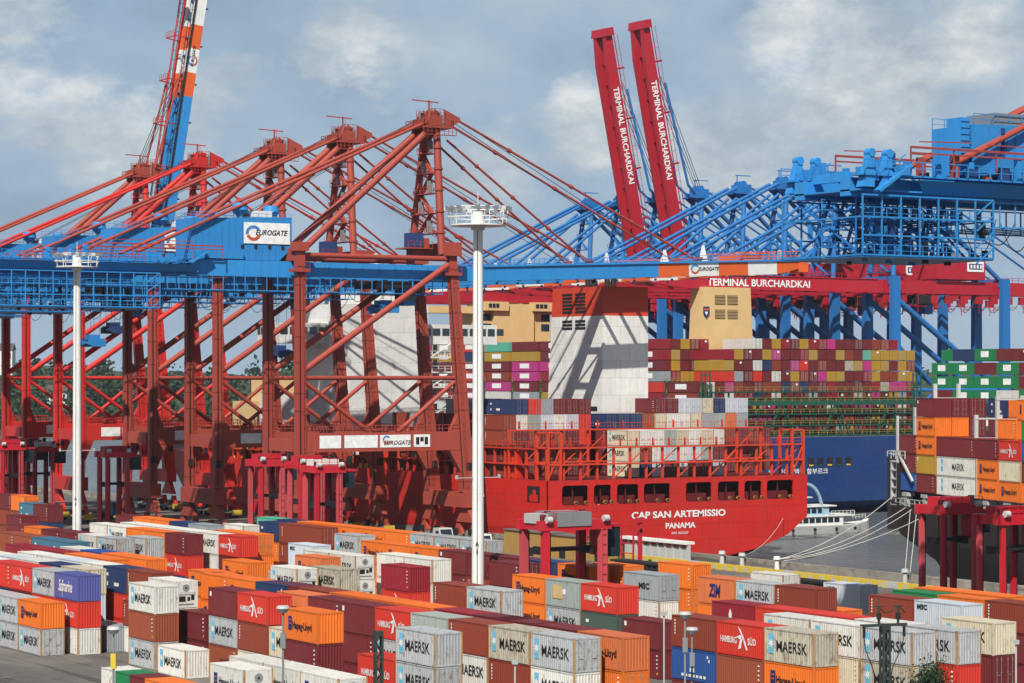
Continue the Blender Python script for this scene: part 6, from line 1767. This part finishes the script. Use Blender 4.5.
# ---- the many containers of the two ships across the basin: one mass each
def mass(name, cells, names, parent=None):
    m = MB(); mats = [PAINTS[n][0] for n in names]
    bars = len(mats); mats.append(DOORBAR); mats.append(M_TW)
    for x, y, z, L, c, lab in cells:
        m.box(x, x + CW, y, y + L, z, z + 2.34, c)
        for q in (.45, .85, 1.58, 1.98): m.box(x + q, x + q + .09, y - .05, y - .01, z + .1, z + 2.25, c if (int(x * 7 + z * 3) % 3) else bars)
        m.box(x + 1.18, x + 1.25, y - .02, y + .02, z + .05, z + 2.3, len(mats) - 2 if False else c)
        if lab == 1: m.box(x - .04, x + .02, y + L * .32, y + L * .68, z + .7, z + 1.9, bars + 1)
        if lab == 2: m.box(x + 1.4, x + 1.95, y - .06, y + .02, z + 1.6, z + 2.0, bars + 1)
        if lab == 3: m.box(x + .15, x + CW - .15, y - .05, y + .02, z + .95, z + 1.6, bars + 1)
    return m.build(name, mats, parent)
NM = ['maroon', 'brown', 'crimson', 'mustard', 'magenta', 'white', 'navy', 'mint', 'tan', 'red', 'plain_grey', 'orange']
rn = random.Random(21)
def rc(): return rn.choices(range(12), [40, 14, 12, 9, 8, 5, 1.5, 1.5, 1.5, 3, 2.5, 0])[0]
cells = []
n_ = 24; bay0 = BYs + 4.4
ROWS5 = ["0004400 0", ]
for b in range(10):
    y = bay0 + b * 13.4
    if 27 < b * 13.4 < 40: pass
    for i in range(n_):
        x = bx0 + .2 + i * PW
        ht = 9 if b else (9 if 6 <= i <= 21 else 8)
        if b == 0 and i < 3: ht = 5
        if b in (1, 2) and 4 < i < 20: continue
        if b > 0 and 1 < i and b not in (1, 4): ht_rng = range(8, 9)
        else: ht_rng = range(0, ht)
        if b == 1 and i > 6: ht_rng = range(7, 9)
        for k in ht_rng:
            c = rc()
            if b == 0 and k >= 5 and i > 18 and rn.random() < .55: c = 3
            if b == 1 and i < 2 and k < 5: c = [9, 9, 2, 2, 9][k]
            if b == 1 and 2 <= i < 4 and k < 6: c = [3, 5, 2, 3, 3, 3][k]
            cells.append((x, y, DZ + .3 + k * TH_, 12.0, c, 1 if (i == 0 and rn.random() < .6) else (2 if rn.random() < .13 else 0)))
o = mass('container_stacks', cells, NM)
tag(o, kind='stuff')
cells = []
for i in range(9):
    for b in range(5):
        for k in range(8 if (i + b) % 4 else 7):
            c = rn.choices([12, 0, 9, 5, 10, 6, 1], [95, 22, 8, 7, 3, 4, 6])[0]
            x = gx0 + i * 2.6; y = gy - 14 - b * 6.4
            if i and b < 4 and k < 6: continue
            cells.append((x, y, 11.2 + k * 2.75, 6.1, c, (1 if i == 0 else 3) if c == 12 else (2 if rn.random() < .3 else 0)))
o = mass('green_container_stacks', cells, NM + ['green'])
tag(o, kind='stuff')
# ------------------------------------------------------------------ floodlight masts
def flood_mast(X, px, ztop, label):
    Y = at_x(px, X); o = empty('floodlight_mast', (X, Y, 0), label, 'light mast', 'tall white floodlight masts')
    m = MB(); m.tube((0, 0, .6), (0, 0, ztop - 1.6), .68, 20, r2=.5); m.tube((0, 0, 0), (0, 0, .6), 1.1, 16)
    for z in (ztop * .33, ztop * .66): m.tube((0, 0, z), (0, 0, z + .12), .69 - .18 * z / ztop, 20)
    m.build('pole', [M_WHITE], o)
    m = MB(); m.box(-.3, .3, -.76, -.6, 1.0, 3.0); m.build('access_door', [M_LGREY], o)
    m = MB(); m.beam((-.45, -.56, 1), (-.33, -.42, ztop - 2.4), .07)
    m.build('cable_duct', [M_GREY], o)
    m = MB(); m.tube((0, 0, ztop - 1.9), (0, 0, ztop - 1.75), 3.0, 20); m.tube((0, 0, ztop - 2.3), (0, 0, ztop - .4), .75, 14, r2=.6)
    for k in range(10):
        a = R(k * 36); m.beam((3.0 * math.cos(a), 3.0 * math.sin(a), ztop - 1.7), (3.2 * math.cos(a), 3.2 * math.sin(a), ztop + .1), .07)
    for z in (ztop - 1.0, ztop + .05):
        for k in range(24):
            a, b = R(k * 15), R(k * 15 + 15); m.beam((3.25 * math.cos(a), 3.25 * math.sin(a), z), (3.25 * math.cos(b), 3.25 * math.sin(b), z), .1)
    m.beam((0, 0, ztop), (0, 0, ztop + 1.8), .06)
    m.build('platform', [M_WHITE], o)
    m = MB()
    for k in range(20):
        a = R(k * 18 + 4); x, y = 3.3 * math.cos(a), 3.3 * math.sin(a)
        m.box(x - .2, x + .2, y - .2, y + .2, ztop - .3, ztop + .12, k % 4 == 0)
    build_each(m, 'floodlight', [M_GREY, M_WHITE], o)
    m = MB(); z = 16.5; m.beam((-2.6, 0, z), (2.6, 0, z), .09); m.beam((0, 0, z), (.3, -.7, z - 2), .1); m.box(-2.7, -2.5, -.15, .15, z - .1, z + .3); m.box(2.5, 2.7, -.15, .15, z - .1, z + .3)
    m.build('bracket', [M_LGREY], o)
    for i, ch in enumerate('A1'):
        m = MB(); fit_text(m, ch, .38 if ch == 'A' else .16, .52, (-.45, -.56, 9.6 - i * .85), (.78, -.62, 0), bold=.03); m.build('letter', [M_TK], o)
flood_mast(136.3, 478, 44.9, 'tall white floodlight mast in the middle, marked with a letter and number')
flood_mast(138.0, 77, 44.9, 'tall white floodlight mast at the left in front of the crane legs')
# ------------------------------------------------------------------ lamp posts and overhead line masts near us
def lamp(px, d, ytop, label, twin=False, side=1):
    u = (px - 512) / FPX; p = vp(u * d, d, 0); zt = HC - (ytop - 377.93) * d / FPX
    o = empty('street_lamp', p, label, 'lamp post', 'grey lamp posts in the yard', rz=-TH)
    m = MB(); m.tube((0, 0, 0), (0, 0, zt - .2), .1, 10, r2=.06); m.build('pole', [M_GREY], o)
    m = MB(); m.tube((0, 0, zt - .3), (0, 0, zt - .02), .2, 16, r2=.42); m.tube((0, 0, zt - .02), (0, 0, zt + .14), .42, 16, r2=.34); m.build('lamp_head', [M_LGREY], o)
    m = MB(); m.box(-.16, .16, -.14, .14, zt - 2.4, zt - 1.5); m.build('sign_board', [M_YEL if px < 130 else M_GREY], o)
lamp(113.5, 152, 629, 'grey lamp post in front of the asphalt at the left, with a yellow tag'); lamp(283, 150, 608, 'lamp post left of the orange container with emblem in the foreground')
lamp(685, 158, 614, 'taller lamp post before the red-brown and blue containers'); lamp(692, 162, 629.5, 'shorter lamp post before the red-brown and blue containers')
def line_mast(px, d, ytop, label, cross):
    u = (px - 512) / FPX; p = vp(u * d, d, 0); zt = HC - (ytop - 377.93) * d / FPX
    o = empty('catenary_mast', p, label, 'mast', rz=-TH + .35)
    mt = paint('dark_green_steel', (.030, .045, .040), .6, .3); m = MB(); w = .17
    for x in (-w, w):
        for y in (-w, w): m.beam((x * 1.25, y * 1.25, 0), (x, y, zt), .1)
    n = int(zt / .55)
    for i in range(n):
        z = zt * i / n; z2 = zt * (i + 1) / n; s = 1 if i % 2 else -1
        for y in (-w, w): m.beam((-w * s, y, z), (w * s, y, z2), .055)
        for x in (-w, w): m.beam((x, -w * s, z), (x, w * s, z2), .055)
    m.box(-w - .05, w + .05, -w - .05, w + .05, zt - .25, zt)
    m.build('lattice', [mt], o)
    if cross:
        m = MB(); m.beam((-1.25, 0, zt), (1.25, 0, zt), .14); m.beam((-1.25, .3, zt), (1.25, .3, zt), .08)
        for x in (-.35, .75): m.tube((x, 0, zt), (x, 0, zt + .9), .07, 8); m.tube((x, 0, zt + .3), (x, 0, zt + .62), .13, 8, 1); m.beam((x - .3, 0, zt + .95), (x + .3, 0, zt + .95), .05)
        m.beam((-.35, 0, zt), (-.35, 0, zt + 1.4), .04)
        m.build('cross_arm', [mt, M_DARK], o)
        m = MB()
        for x in (-1.2, 1.1):
            m.tube((x, 0, zt), (x, 0, zt - .6), .08, 8); m.cable([(x, 0, zt - .6), (x * .9, .1, zt - 1.2), (x * .5, .2, zt - 2.2), (x * .3, .2, zt - 3.2)], .03)
        m.cable([(-.35, 0, zt + .9), (0, 0, zt + .62), (.4, 0, zt + .7), (.75, 0, zt + 1.0), (1.15, 0, zt + .6)], .025)
        m.build('insulator', [M_DARK], o)
line_mast(378.5, 132, 631, 'dark green lattice mast in front of the grey containers, without cross arm', False)
line_mast(885, 128, 625, 'dark green lattice mast with cross arm and insulators at the right', True)
for px, y, d, lb in ((664, 612, 172, 'slim white pole rising beside the maroon container'), (515, 660, 150, 'thin grey rod in front of the grey star container'), (1016, 640, 150, 'thin pole at the right edge of the yard')):
    u = (px - 512) / FPX; p = vp(u * d, d, 0); zt = HC - (y - 377.93) * d / FPX
    o = empty('slim_pole', p, lb, 'pole'); m = MB(); m.tube((0, 0, 0), (0, 0, zt), .06, 8); m.build('pole', [M_LGREY], o)
    m = MB(); m.box(-.14, .14, -.14, .14, zt - .25, zt); m.build('cap', [M_LGREY], o)
# tree top at the lower right
u = (930 - 512) / FPX; d = 140; p = vp(u * d, d, 0)
o = empty('tree', p, 'dark green tree top rising into the lower right corner', 'tree'); rnt = random.Random(5)
m = MB(); m.tube((0, 0, 0), (0, 0, 9.2), .2, 8, r2=.07)
for i in range(7):
    a = i * 2.4; z = 5 + i * .6; m.tube((0, 0, z), (1.2 * math.cos(a), 1.2 * math.sin(a), z + 1.0), .07, 6, r2=.02)
m.build('trunk', [_mats['bark']], o)
m = MB()
clumps = [(rnt.gauss(0, 1.1) * (1 - k / 36), rnt.gauss(0, 1.1) * (1 - k / 36), 4 + 6.6 * k / 30, rnt.uniform(.5, 1.0)) for k in range(30)]
for i in range(15000):
    cx, cy, cz, cr = clumps[i % 30]
    q = Vector((cx + rnt.gauss(0, .5) * cr, cy + rnt.gauss(0, .5) * cr, cz + rnt.gauss(0, .5) * cr)); sz = rnt.uniform(.05, .13)
    e1 = Vector((rnt.gauss(0, 1), rnt.gauss(0, 1), rnt.gauss(0, 1))).normalized(); e2 = e1.cross(Vector((rnt.gauss(0, 1), rnt.gauss(0, 1), rnt.gauss(0, 1)))).normalized()
    m.add([q - e1 * sz, q + e2 * sz * .5, q + e1 * sz, q - e2 * sz * .5], [(0, 1, 2, 3)], rnt.randrange(3))
m.build('crown', [_mats['dark_leaves'], _mats['mid_leaves'], _mats['pale_leaves']], o)

# ------------------------------------------------------------------ straddle carriers
M_SCRED = paint('straddle_red_paint', (.50, .014, .028), .45, .25, (.16, .02, .02))
M_SCPINK = paint('faded_straddle_red', (.55, .07, .085), .5, .3)
def straddle(x, y, label, ztop=15.4, grp='red straddle carriers', hood=False, lx=3.4, ly=3.4, lw=.62):
    o = empty('straddle_carrier', (x, y, 0), label, 'straddle carrier', grp)
    for sx in (-1, 1):
        for sy in (-1, 1):
            m = MB(); X, Yy = sx * lx / 2, sy * ly / 2
            m.post(X, Yy, 2.0, ztop - 1.2, lw, lw * .85, lw * .9, lw * .8); m.post(X + lw * .62, Yy, 2.4, ztop - 1.5, .16, .4, m=1)
            m.build('leg', [M_SCRED if sx * sy > 0 else M_SCPINK, M_DARK, M_LGREY], o)
    for sy in (-1, 1):
        m = MB(); Yy = sy * ly / 2; m.box(-lx / 2 - 1.6, lx / 2 + 1.6, Yy - .45, Yy + .45, 1.3, 2.3)
        m.box(-.6, lx / 2 - .4, Yy - .36, Yy + .36, 2.3, 3.4, 0)
        for k in (-1.35, -.5, .5, 1.35): m.tube((k * lx / 2.4, Yy - .22, .72), (k * lx / 2.4, Yy + .22, .72), .72, 16, 1); m.tube((k * lx / 2.4, Yy - .24, .72), (k * lx / 2.4, Yy + .24, .72), .32, 10, 2)
        m.build('wheel_beam', [M_SCRED, M_DARK, M_LGREY], o)
    m = MB()
    for sy in (-1, 1): m.box(-lx / 2 - .7, lx / 2 + .9, sy * ly / 2 - .4, sy * ly / 2 + .4, ztop - 1.3, ztop - .3)
    for x_ in (-lx / 2, lx / 2): m.box(x_ - .45, x_ + .45, -ly / 2 + .4, ly / 2 - .4, ztop - 1.25, ztop - .35)
    for q in range(6): m.box(-lx / 2 + q * 1.2, -lx / 2 + q * 1.2 + .5, -1.4 + (q % 3), -.9 + (q % 3), ztop - .3, ztop + .25 + (q % 2) * .3, 1)
    for x_ in (-lx / 2, lx / 2): m.tube((x_ - .2, -ly / 2 - .5, ztop - .2), (x_ + .4, -ly / 2 - .5, ztop - .2), .35, 10, 2)
    m.rail((-lx / 2 - .6, -ly / 2 - .35, ztop - .3), (lx / 2 + .8, -ly / 2 - .35, ztop - .3), .9, 1.2, .03, 0)
    m.build('top_frame', [M_SCRED, M_DARK, M_LGREY], o)
    m = MB()
    if hood: m.box(-lx / 2 + 1.2, lx / 2 - 1.6, -ly / 2 - .5, ly / 2 - .3, ztop - .9, ztop + .5); m.box(-lx / 2 - .6, -lx / 2 + 1, -1, 1, ztop - .6, ztop + .35, 1)
    else: m.box(-1.6, 1.8, -1.5, 1.5, ztop - .4, ztop + .5)
    m.build('engine_hood', [M_GREY if hood else (M_WHITE if 'white' in label else M_SCRED), M_LGREY], o)
    m = MB(); cx = lx / 2 + 1.9; m.box(cx - .9, cx + .9, -1.1, .9, ztop - 4.2 if hood else ztop - 3.4, ztop - 1.2); m.box(lx / 2, cx + 1.0, -1.2, 1.0, ztop - 1.2, ztop - .9, 1); m.box(lx / 2 + .2, lx / 2 + .8, -1, .6, ztop - 4, ztop - 1.2, 1)
    m.build('cab', [M_GLASS, M_SCRED], o)
    m = MB(); q = lx * .42; m.box(-q, q, -.5, .5, 9.6, 10.0); m.box(-q - .05, -q + .25, -1.1, 1.1, 9.3, 10.1); m.box(q - .25, q + .05, -1.1, 1.1, 9.3, 10.1)
    for x_ in (-q * .7, q * .7): m.tube((x_, 0, 10), (x_, 0, ztop - 1), .05, 6)
    m.build('spreader', [M_DARK], o)
    m = MB()
    for i in range(10): m.beam((lx / 2 - .3, -ly / 2 - .45, 2.4 + i), (lx / 2 + .3, -ly / 2 - .45, 2.4 + i), .05)
    for x_ in (lx / 2 - .3, lx / 2 + .3): m.beam((x_, -ly / 2 - .45, 2), (x_, -ly / 2 - .45, ztop - 1.2), .07)
    m.build('ladder', [M_SCPINK], o)
def sc(px, X, label, **kw): straddle(X, at_x(px, X), label, **kw)
sc(563, 137.5, 'red straddle carrier with grey engine hood standing over the middle rows', hood=True, ztop=13.1, lx=6.8, ly=4.0, lw=.78)
sc(113, 160, 'red straddle carrier beside the left light mast, before the water')
sc(22, 163, 'red straddle carrier at the left edge, nearest the crane legs' , ztop=15.6); sc(8, 158, 'red straddle carrier cut by the left picture edge', ztop=15.6)
sc(40, 166, 'red straddle carrier with white hood third from the left edge', ztop=15.0)
sc(266, 163, 'red straddle carrier under the second crane, left of a close pair'); sc(306, 161, 'red straddle carrier, left one of a close pair under the nearest crane', ztop=15.6)
sc(322, 158.5, 'red straddle carrier with white hood, right one of a close pair'); 
sc(948, 181, 'red straddle carrier before the black hull, left of the cut off one', ztop=13.8, lx=4.4, lw=.52); sc(1008, 176, 'red straddle carrier at the right edge before the black hull', ztop=13.6, lx=4.6, lw=.52)

# ------------------------------------------------------------------ quay furniture
m = MB(); kx = 210.8
for i in range(60):
    y = 225 + i * 2.4
    m.box(kx, kx + .7, y, y + 2.35, .02, .85, 0 if i % 9 else 1)
    m.box(kx - .03, kx, y + .55, y + 1.25, .1, .62, 1)
o = m.build('crash_barrier', [M_YEL, M_LGREY]); tag(o, 'long yellow barrier with grey blocks along the quay edge', 'barrier')
m = MB()
ya, yb = at_x(622, 214.5), at_x(688, 214.5)
yb, ya = min(ya, yb), max(ya, yb); n = 9
o = empty('fender_wall', (214.5, yb, 0), 'row of grey slabs with pale cap on the quay by the red stern', 'wall')
for i in range(n):
    y = (ya - yb) * i / n; m.box(0, .5, y + .05, y + (ya - yb) / n - .05, 0, 2.6)
    m.box(-.15, .02, y + (ya - yb) / n - .2, y + (ya - yb) / n + .1, 0, 2.7, 0)
m.build('slab', [M_LGREY], o); m = MB(); m.box(-.5, 1.2, 0, ya - yb, 2.7, 3.1); m.build('cap', [M_WHITE], o)
m = MB()
for i in range(n): m.box(-.05, .02, (ya - yb) * (i + .3) / n, (ya - yb) * (i + .8) / n, 2.2, 2.6)
m.build('marking', [M_SCRED], o)
for i, px in enumerate((742, 777, 722, 905)):
    X = 217.4; o = empty('bollard', (X, at_x(px, X), 1.15 if False else 0), ['bollard on the quay just left of the pale one', 'pale bollard where the mooring lines meet the quay', 'bollard on the quay under the red transom', 'pale bollard on the quay left of the black hull'][i], 'bollard', 'bollards on the quay edge')
    m = MB(); m.tube((0, 0, 0), (0, 0, 1.5), .38, 12, r2=.3); m.tube((0, 0, 1.5), (0, 0, 1.95), .55, 12, r2=.45); m.build('post', [M_LGREY if i != 1 else M_WHITE], o)
    m = MB(); m.box(-.7, .7, -.7, .7, 0, .12); m.build('base_plate', [M_STEEL], o)
# sheds and boxes of ochre sheet on the quay below the hull
for px, X, wd, ln, hh, lb in ((532, 203, 3, 12, 3.6, 'ochre sheet shed on the quay behind the grey-hooded straddle carrier'), (560, 204, 3, 8, 3.4, 'second ochre shed on the quay, right of the larger one'), (596, 205, 2.6, 8, 2.7, 'low pale ochre box near the red railings on the quay')):
    y = at_x(px + 14, X); o = empty('quay_shed', (X, y, 0), lb, 'shed')
    m = MB(); m.box(0, wd, 0, ln, 0, hh)
    for i in range(int(ln / .8)): m.box(-.04, 0, i * .8, i * .8 + .1, .1, hh - .1)
    m.build('wall', [paint('ochre_sheet', (.42, .25, .07), .6, .35)], o); m = MB(); m.box(-.2, wd + .2, -.2, ln + .2, hh, hh + .15); m.build('roof', [M_STEEL], o); m = MB(); m.box(-.06, .0, ln * .3, ln * .3 + 1.6, .02, 1.3); m.build('door', [M_DARK], o)
m = MB(); X = 206.0; y0, y1 = at_x(640, X), at_x(575, X); o = empty('red_railing', (X, y0, 0), 'red pipe railing and gate frame on the quay', 'railing')
L = y1 - y0
for z in (1.6, 3.0, 4.6): m.beam((0, L * .1, z), (0, L, z), .16)
for i in range(6): m.beam((0, L * .1 + L * .9 * i / 5, 0), (0, L * .1 + L * .9 * i / 5, 4.7), .2)
m.build('pipe', [M_SCRED], o); m = MB(); m.beam((0, 0, 0), (0, 0, 6.8), .5); m.beam((-.8, 0, 5), (.8, 0, 5), .5); m.box(-.6, .6, -.4, .4, 6.2, 6.9); m.build('gate_post', [M_SCRED], o)
# white truck cab by the mast and vehicles on the quay
def truck(px, X, label, col, ln=5):
    y = at_x(px, X); o = empty('truck', (X, y, 0), label, 'truck'); m = MB()
    m.poly_x([(0, .7), (2.2, .7), (2.2, 3.4), (.5, 3.4), (0, 2.0)], -1.2, 1.2); m.build('cab', [col], o)
    m = MB(); m.poly_x([(-.02, 2.0), (.42, 3.2), (.44, 3.2), (.05, 2.0)], -1.0, 1.0); m.box(-1.23, -1.2, .5, 1.5, 2.1, 3.0); m.build('window', [M_GLASS], o)
    m = MB(); m.box(-.5, .5, 2.2, 2.2 + ln, .8, 1.2); m.box(-1.2, 1.2, 2.6, 2.2 + ln, 1.2, 1.4); m.build('chassis', [M_DARK], o)
    for yy in (.9, ln - .4, ln + .9):
        for x in (-1.05, 1.05):
            m = MB(); m.tube((x - .15, yy, .5), (x + .15, yy, .5), .5, 14); m.build('wheel', [M_DARK], o)
truck(486, 196, 'white truck standing on the quay right of the middle light mast', M_WHITE); truck(447, 199, 'pale truck on the quay left of the middle light mast', M_LGREY, 8)
truck(118, 188, 'blue truck on the quay by the left light mast', M_BLUE, 9)
def chassis(px, X, label, ln=12, col=None):
    y = at_x(px, X); o = empty('container_trailer', (X, y, 0), label, 'trailer'); m = MB(); m.box(-1.2, 1.2, 0, ln, 1.1, 1.4); m.box(-.4, .4, 0, ln, .8, 1.1)
    m.build('frame', [col or M_DARK], o)
    for k in range(5):
        m = MB(); m.tube((-1.2, .6 + k * 1.3, .5), (1.2, .6 + k * 1.3, .5), .5, 12); m.build('wheel', [M_DARK], o)
chassis(666, 200, 'dark empty trailer parked on the quay road, left one'); chassis(853, 200, 'dark empty trailer parked on the quay road, right one')
chassis(150, 184, 'yellow trailer frame between the crane legs at the left', 14, M_YEL)
# mooring lines
def rope(p, q, sag, label, r=.045):
    p, q = Vector(p), Vector(q); pts = []
    for i in range(15):
        t = i / 14; v = p.lerp(q, t); v.z -= sag * 4 * t * (1 - t); pts.append(v - q)
    m = MB(); m.cable(pts, r, 5); o = m.build('mooring_line', [plain('pale_rope', (.62, .60, .54), .8)], loc=q)
    tag(o, label, 'rope', 'mooring lines')
def onk(s, z): v = Matrix.Rotation(-KA, 4, 'Z') @ Vector((.2, -s, 0)); return (KP[0] + v.x, KP[1] + v.y, z)
B0 = (217.4, at_x(777, 217.4), 1.5); B1 = (217.4, at_x(742, 217.4), 1.5); B2 = (217.4, at_x(905, 217.4), 1.5)
rope(onk(-7, 10.8), B0, 1.4, 'uppermost pale mooring line from the black stern to the quay')
rope(onk(-3, 9.2), B0, 1.2, 'second pale mooring line from the black stern to the quay'); rope(onk(-1, 9.0), (B0[0], B0[1] + .6, 1.5), 1.6, 'third pale mooring line from the black stern to the quay')
rope(onk(3, 8.2), (B0[0], B0[1] - 1.5, 1.4), .9, 'lowest pale mooring line from the black stern to the quay')
rope(onk(-2, 9), B2, .2, 'steep mooring line at the black hull, left one'); rope(onk(0, 8.4), (B2[0], B2[1] - 1, 1.5), .2, 'steep mooring line at the black hull, right one')
rope((266, RY + .2, 3.0), B1, 1.2, 'pale mooring line along the bottom edge of the red transom'); 
rope((at_y(600, RY), RY + .2, 6.4), (217.4, at_x(520, 217.4), 1.4), .5, 'thin line from the red transom down to the quay at the left', .05)
#rope((at_y(690, RY), RY + .2, 6.4), (217.4, at_x(640, 217.4), 1.4), .5, 'thin line from the red transom down past the ship name', .05)
# far harbour behind the opposite quay: a low row of stacks and cranes
m = MB(); rn = random.Random(8)
for i in range(120):
    X = 500 + rn.random() * 250; Y = 520 + rn.random() * 420; m.box(X, X + 2.5, Y, Y + 12, 0, 2.6 * rn.randint(2, 5), rn.randrange(5))
o = m.build('distant_stacks', [PAINTS[k][0] for k in ('maroon', 'orange', 'red', 'grey', 'navy')]); tag(o, kind='stuff')
# ------------------------------------------------------------------ labels of the individual containers
for q in RECS:
    key = (q['block'], q['row'], q['col'], q['tier'])
    lab = LABELS.get(key)
    tag(q['o'], lab or (PAINTS[CODES[q['code']][0]][1] + ' container ' + CODES[q['code']][3]), 'container', {'yard': 'containers stacked in the yard', 'left': 'containers stacked in the yard', 'black': 'containers on the black ship', 'red': 'containers on the red ship'}[q['block']])

# ------------------------------------------------------------------ harbour air: a thin even haze round the whole place
hz_m = bpy.data.materials.new('harbour_haze'); hz_m.use_nodes = True; t = hz_m.node_tree; t.nodes.clear()
o_ = N(t, 'ShaderNodeOutputMaterial'); v_ = N(t, 'ShaderNodeVolumePrincipled'); v_.inputs['Color'].default_value = (.80, .88, .96, 1); v_.inputs['Density'].default_value = .00004
t.links.new(v_.outputs[0], o_.inputs['Volume'])
m = MB(); m.box(-1210, 3610, -310, 3610, -12, 140)
o = m.build('haze', [hz_m]); tag(o, kind='stuff')
